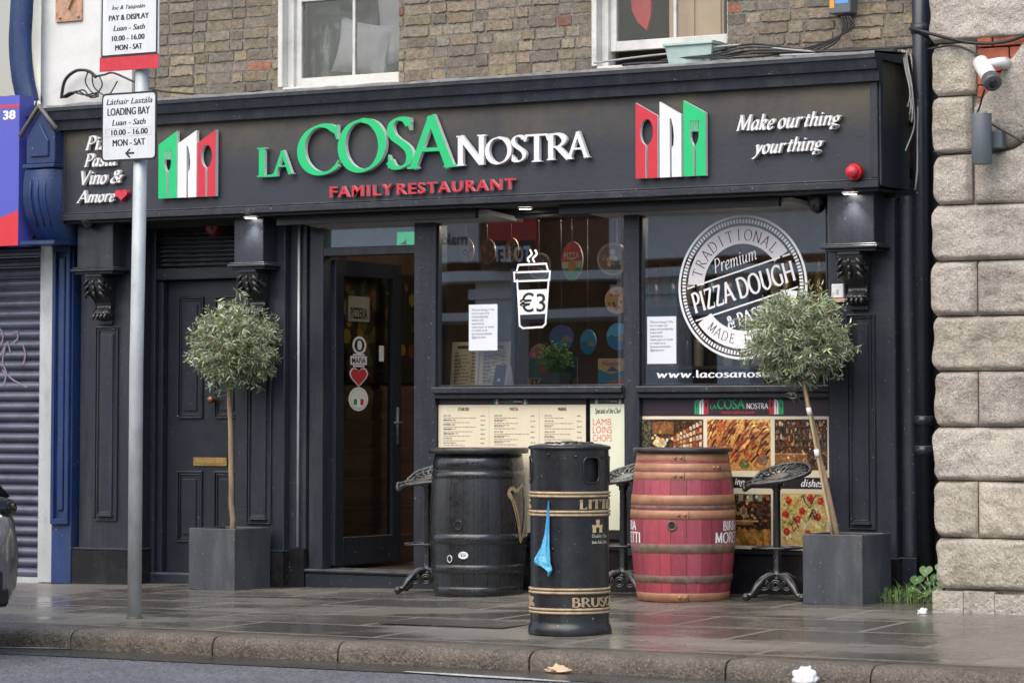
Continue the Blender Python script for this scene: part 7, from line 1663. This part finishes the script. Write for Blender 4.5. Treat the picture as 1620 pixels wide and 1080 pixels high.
cable('lamp_cable', [([top(1474, 240, YST-.01), top(1500, 241, YST-.02), top(1540, 238, YST-.02)], .006), ([top(1568, 196, YST-.06), top(1600, 214, YST-.04), top(1640, 236, YST-.04)], .007)], M['cable'], (-6.9, YST-.02, 2.7), 'thin black cable running to the grey wall lamp in a joint of the granite')
cable('wall_cable', [([top(97, 156), top(102, 128), top(120, 112), top(140, 112), top(152, 122)], .012), ([top(152, 120), top(165, 118), top(180, 116), top(212, 130), top(260, 146), top(330, 150), top(420, 150), top(560, 141), top(700, 134), top(830, 122)], .008)] +
      [([top(98+3*i, 155), top(112+9*i, 146-2*i, CY-.1), top(135+4*i, 150+2*i, CY-.12), top(156, 146+3*i)], .006) for i in range(3)] + [([top(139, 116), top(136, 132), top(150, 150), top(162, 136), top(156, 120)], .005), ([top(146, 118), top(150, 140), top(170, 152), top(186, 128)], .005)], M['cable'], (-13.9, CY, 3.6), 'black cables looping on the white wall above the left end of the cornice')
cable('coiled_cable', [([top(30+4*i, 170+5*i, 17.1), top(38, 195-6*i, 17.05), top(52-3*i, 176+4*i, 17.05), top(58, 160+3*i, 17.2)], .006) for i in range(5)], M['cable'], (-14.6, 17.1, 3.3), 'tangled black cable end beside the number 38 sign')
# strip heaters and downlights under the fascia
def heater(pa, pb, Y, label):
    a, b = P(*pa, Y), P(*pb, Y); z = FZ0-.032
    t = thing('awning_heater', ((a.x+b.x)/2, Y, z), label, 'strip heater', 'strip heaters under the fascia')
    MB().box(a.x, b.x, Y, Y+.04, z-.06, z).build('heater_rail', M['black'], t, bevel=.003)
    n = 3
    for i in range(n):
        x0 = a.x+.10+(b.x-a.x-.02)*i/n; x1 = x0+(b.x-a.x-.02)/n-.012
        v = [(x0, Y+.05, z-.035), (x1, Y+.05, z-.035), (x1+.14, Y-.02+.28, z-.085), (x0+.14, Y+.26, z-.085)]
        MB().add(v+[(q[0], q[1], q[2]+.03) for q in v], [(0, 1, 2, 3), (4, 5, 6, 7), (0, 1, 5, 4), (1, 2, 6, 5), (2, 3, 7, 6), (3, 0, 4, 7)]).build('heater_panel', M['heater'], t)
heater((437, 338), (752, 326), YF+.12, 'long strip heater with pale panels under the fascia above the doorway'); heater((884, 322), (1232, 306), YF+.12, 'long strip heater with pale panels under the fascia above the right window')
def downlight(x, y, z, label, e=6):
    t = thing('downlight', (x, y, z), label, 'downlight', 'downlights under the fascia')
    MB(True).lathe([(.05, z), (.052, z-.008), (.042, z-.012)], x, y, 20, caps=False).build('bezel', M['plastic'], t)
    mb = MB(); mb.add([(x+.042*cos(2*pi*k/18), y+.042*sin(2*pi*k/18), z-.010) for k in range(18)], [tuple(range(18))]); mb.build('lit_lens', M['lit'], t)
    l = bpy.data.lights.new('downlight_beam', 'SPOT'); l.energy = e; l.spot_size = radians(95); l.spot_blend = .6; l.color = (1, .95, .88); l.shadow_soft_size = .03
    lo = bpy.data.objects.new('downlight_beam', l); COL.objects.link(lo); lo.parent = t; lo.location = (0, 0, -.03)
for px, Y, lab in ((397, YB-.045, 'small lit downlight over the middle pilaster'), (1345, YB-.045, 'small lit downlight over the right pilaster'), (831, YF+.2, 'small lit downlight between the two strip heaters')):
    downlight(PX(px, 320, Y), Y, FZ0-.031, lab, 6)

# ================================================================== CARS
def make_car(label):
    t = thing('parked_car', (0, 0, 0), label, 'car')
    # stations from the nose (x=0) backwards along -x: x, bottom, belt height, half width
    st = [(0, .34, .60, .62), (-.03, .27, .76, .72), (-.08, .23, .88, .79), (-.2, .20, .96, .85), (-.6, .19, .93, .89), (-1.0, .19, .97, .895), (-1.6, .19, .98, .90), (-2.8, .19, .99, .90), (-3.6, .20, 1.0, .88), (-4.0, .24, .98, .82), (-4.15, .34, .90, .72)]
    mb = MB(True); k = 20; vs = []
    for x, b, h, w in st:
        for i in range(k):
            a = 2*pi*i/k-pi/2; cu = abs(cos(a))**.42*(1 if cos(a) > 0 else -1); sv = abs(sin(a))**.5*(1 if sin(a) > 0 else -1)
            vs.append((x, w*cu*(1-.06*max(0, sv)), (b+h)/2+(h-b)/2*sv))
    mb.add(vs, [(i*k+j, i*k+(j+1) % k, (i+1)*k+(j+1) % k, (i+1)*k+j) for i in range(len(st)-1) for j in range(k)]); mb.add(vs[:k], [tuple(range(k))]); mb.add(vs[-k:], [tuple(range(k))]); mb.build('body', M['carpaint'], t)
    cab = [(-.12, .905, .70), (-.42, 1.24, .66), (-.85, 1.45, .60), (-1.6, 1.50, .60), (-2.3, 1.46, .59), (-2.8, 1.22, .62), (-3.25, .97, .70)]
    mb = MB(True); vs = []
    for x, h, w in cab: vs += [(x, -min(.8, w+.06), .86), (x, -w-.02, h-.05), (x, -w*.8, h), (x, w*.8, h), (x, w+.02, h-.05), (x, min(.8, w+.06), .86)]
    mb.add(vs, [(i*6+j, i*6+j+1, (i+1)*6+j+1, (i+1)*6+j) for i in range(6) for j in range(5)]); mb.build('window_glass', M['carglass'], t)
    MB(True).add([(x, y, h+.006) for x, h, w in cab[2:6] for y in (-w*.82, -w*.4, w*.4, w*.82)], [(i*4+j, i*4+j+1, (i+1)*4+j+1, (i+1)*4+j) for i in range(3) for j in range(3)]).build('roof', M['carpaint'], t)
    for x in (-.82, -3.35):
        for s in (-1, 1):
            wv_ = MB(True); wv_.tube([(x, s*.70, .315), (x, s*.905, .315)], .315, 32); w_ = wv_.build('wheel', M['rubber'], t)
            q = MB(True); q.tube([(x, s*.90, .315), (x, s*.915, .315)], .20, 24); q.build('rim', M['galv'], w_)
    mb = MB()
    for i in range(4): mb.box(-.06, .012, -.52, .52, .30+.035*i, .318+.035*i)
    mb.box(-.07, .004, -.56, .56, .29, .46); mb.build('bumper_vent', M['black'], t)
    for s in (-1, 1):
        MB(True).ball((-.12, s*.66, .80), .11, 14, sc=(.8, 1.1, .6)).build('tail_light', M['carglass'], t); MB().box(-.10, -.005, s*.52-.12, s*.52+.12, .27, .38).build('bumper_corner', M['black'], t, bevel=.02)
        MB(True).ball((-2.75, s*.98, 1.02), .10, 10, sc=(.6, 1, .7)).build('wing_mirror', M['carpaint'], t)
    MB().box(-4.0, -.3, -.78, .78, .16, .24).build('underbody', M['black'], t)
    MB().box(.019, .024, -.26, .26, .40, .51).build('number_plate', M['plastic'], t)
    return t
car = make_car('grey car parked at the kerb, its tail just showing at the left edge')
nose = P(33, 850, 12.55); car.location = (nose.x-.52, 12.45, -.115); 
car2 = copy_tree(car); car2['label'] = 'grey car parked across the street, seen only in the window reflections'; car2.location = (-19.5, 3.2, -.115)

# ================================================================== ACROSS THE STREET (seen in the window panes)
op = thing('opposite_building', (-22, -5.2, 0), 'pale stucco shops across the street, mirrored in the shop windows', 'building')
OY = -5.2
MB().box(-42, -6, OY-8, OY-.35, 4.4, 6.4).box(-24.9, -22.6, OY-.35, OY+.1, 3.34, 4.2).box(-42, -6, OY-8, OY-2, 0, 4.4).build('upper_wall', M['oppbrown'], op)
mb = MB()
for x, w in ((-33, .6), (-29.5, .7), (-27., .5), (-24.65, .34), (-22.0, .5), (-20.6, .25), (-18.2, .4), (-15, .5), (-11.5, .5)): mb.box(x-w, x+w, OY-.35, OY+.12, 0, 3.2).box(x-w-.08, x+w+.08, OY-.35, OY+.2, 2.95, 3.1)
mb.build('shop_pillars', M['opp'], op)
MB().box(-42, -24.9, OY-.35, OY+.16, 3.5, 4.15).box(-22.6, -6, OY-.35, OY+.16, 3.5, 4.15).box(-42, -6, OY-.35, OY+.42, 3.2, 3.34).box(-42, -6, OY-.35, OY+.4, 4.2, 4.4).build('shop_fascia', M['opp'], op)
MB().box(-42, -6, OY-2, OY-.0, 2.62, 2.75).box(-42, -6, OY-2, OY-.0, .8, .9).build('shop_transom', M['opp'], op)
MB().box(-42, -6, OY-2, OY-.25, 0, .6).build('stall_riser', M['oppdark'], op)
mb = MB(); of = lambda x, z, d: (-x, OY+.16+d, z); put_sans(mb, 'making', 25.1, 3.72, 25.85, 3.95, of, d=.01, col=(.04, .04, .045), bold=.02); mb.build('shop_lettering', M['paper'], op)
MB().box(-42, -6, OY-2.1, OY-1.9, .6, 3.4).build('shop_interior', M['oppdark'], op)
t = thing('to_let_board', (-24.08, OY+.52, 0), 'red and black TO LET board across the street, mirrored in the left window', 'board')
MB().box(-24.5, -23.65, OY+.5, OY+.55, 3.36, 4.6).build('board_panel', M['red'], t)
mb = MB(); of2 = lambda x, z, d: (-x, OY+.552+d, z); mb.prism([(23.66, 3.37), (24.49, 3.37), (24.49, 3.80), (23.66, 3.80)], of2, 0, .002, (.02, .02, .025)); put_sans(mb, 'TO LET', 23.75, 3.47, 24.4, 3.72, of2, d=.004, col=(.8, .8, .8), bold=.03); mb.build('board_lettering', M['paper'], t)
MB().tube([(-24.08, OY+.52, 0), (-24.08, OY+.52, 3.36)], .04, 8).build('board_post', M['galv'], t)
# lit lamps of the dining room
for lx, ly in ((-10.75, 17.98), (-9.95, 18.02), (-8.9, 18.3)):
    t = thing('ceiling_lamp', (lx, ly, 2.64), 'warm ceiling lamp inside the restaurant', 'ceiling lamp', 'ceiling lamps in the dining room')
    mb = MB(); mb.add([(lx+.06*cos(2*pi*k/16), ly+.06*sin(2*pi*k/16), 2.635) for k in range(16)], [tuple(range(16))]); mb.build('lit_lens', M['lit'], t)
    l = bpy.data.lights.new('ceiling_lamp_light', 'POINT'); l.energy = 9; l.color = (1, .84, .66); l.shadow_soft_size = .08
    lo = bpy.data.objects.new('ceiling_lamp_light', l); COL.objects.link(lo); lo.parent = t; lo.location = (0, 0, -.08)
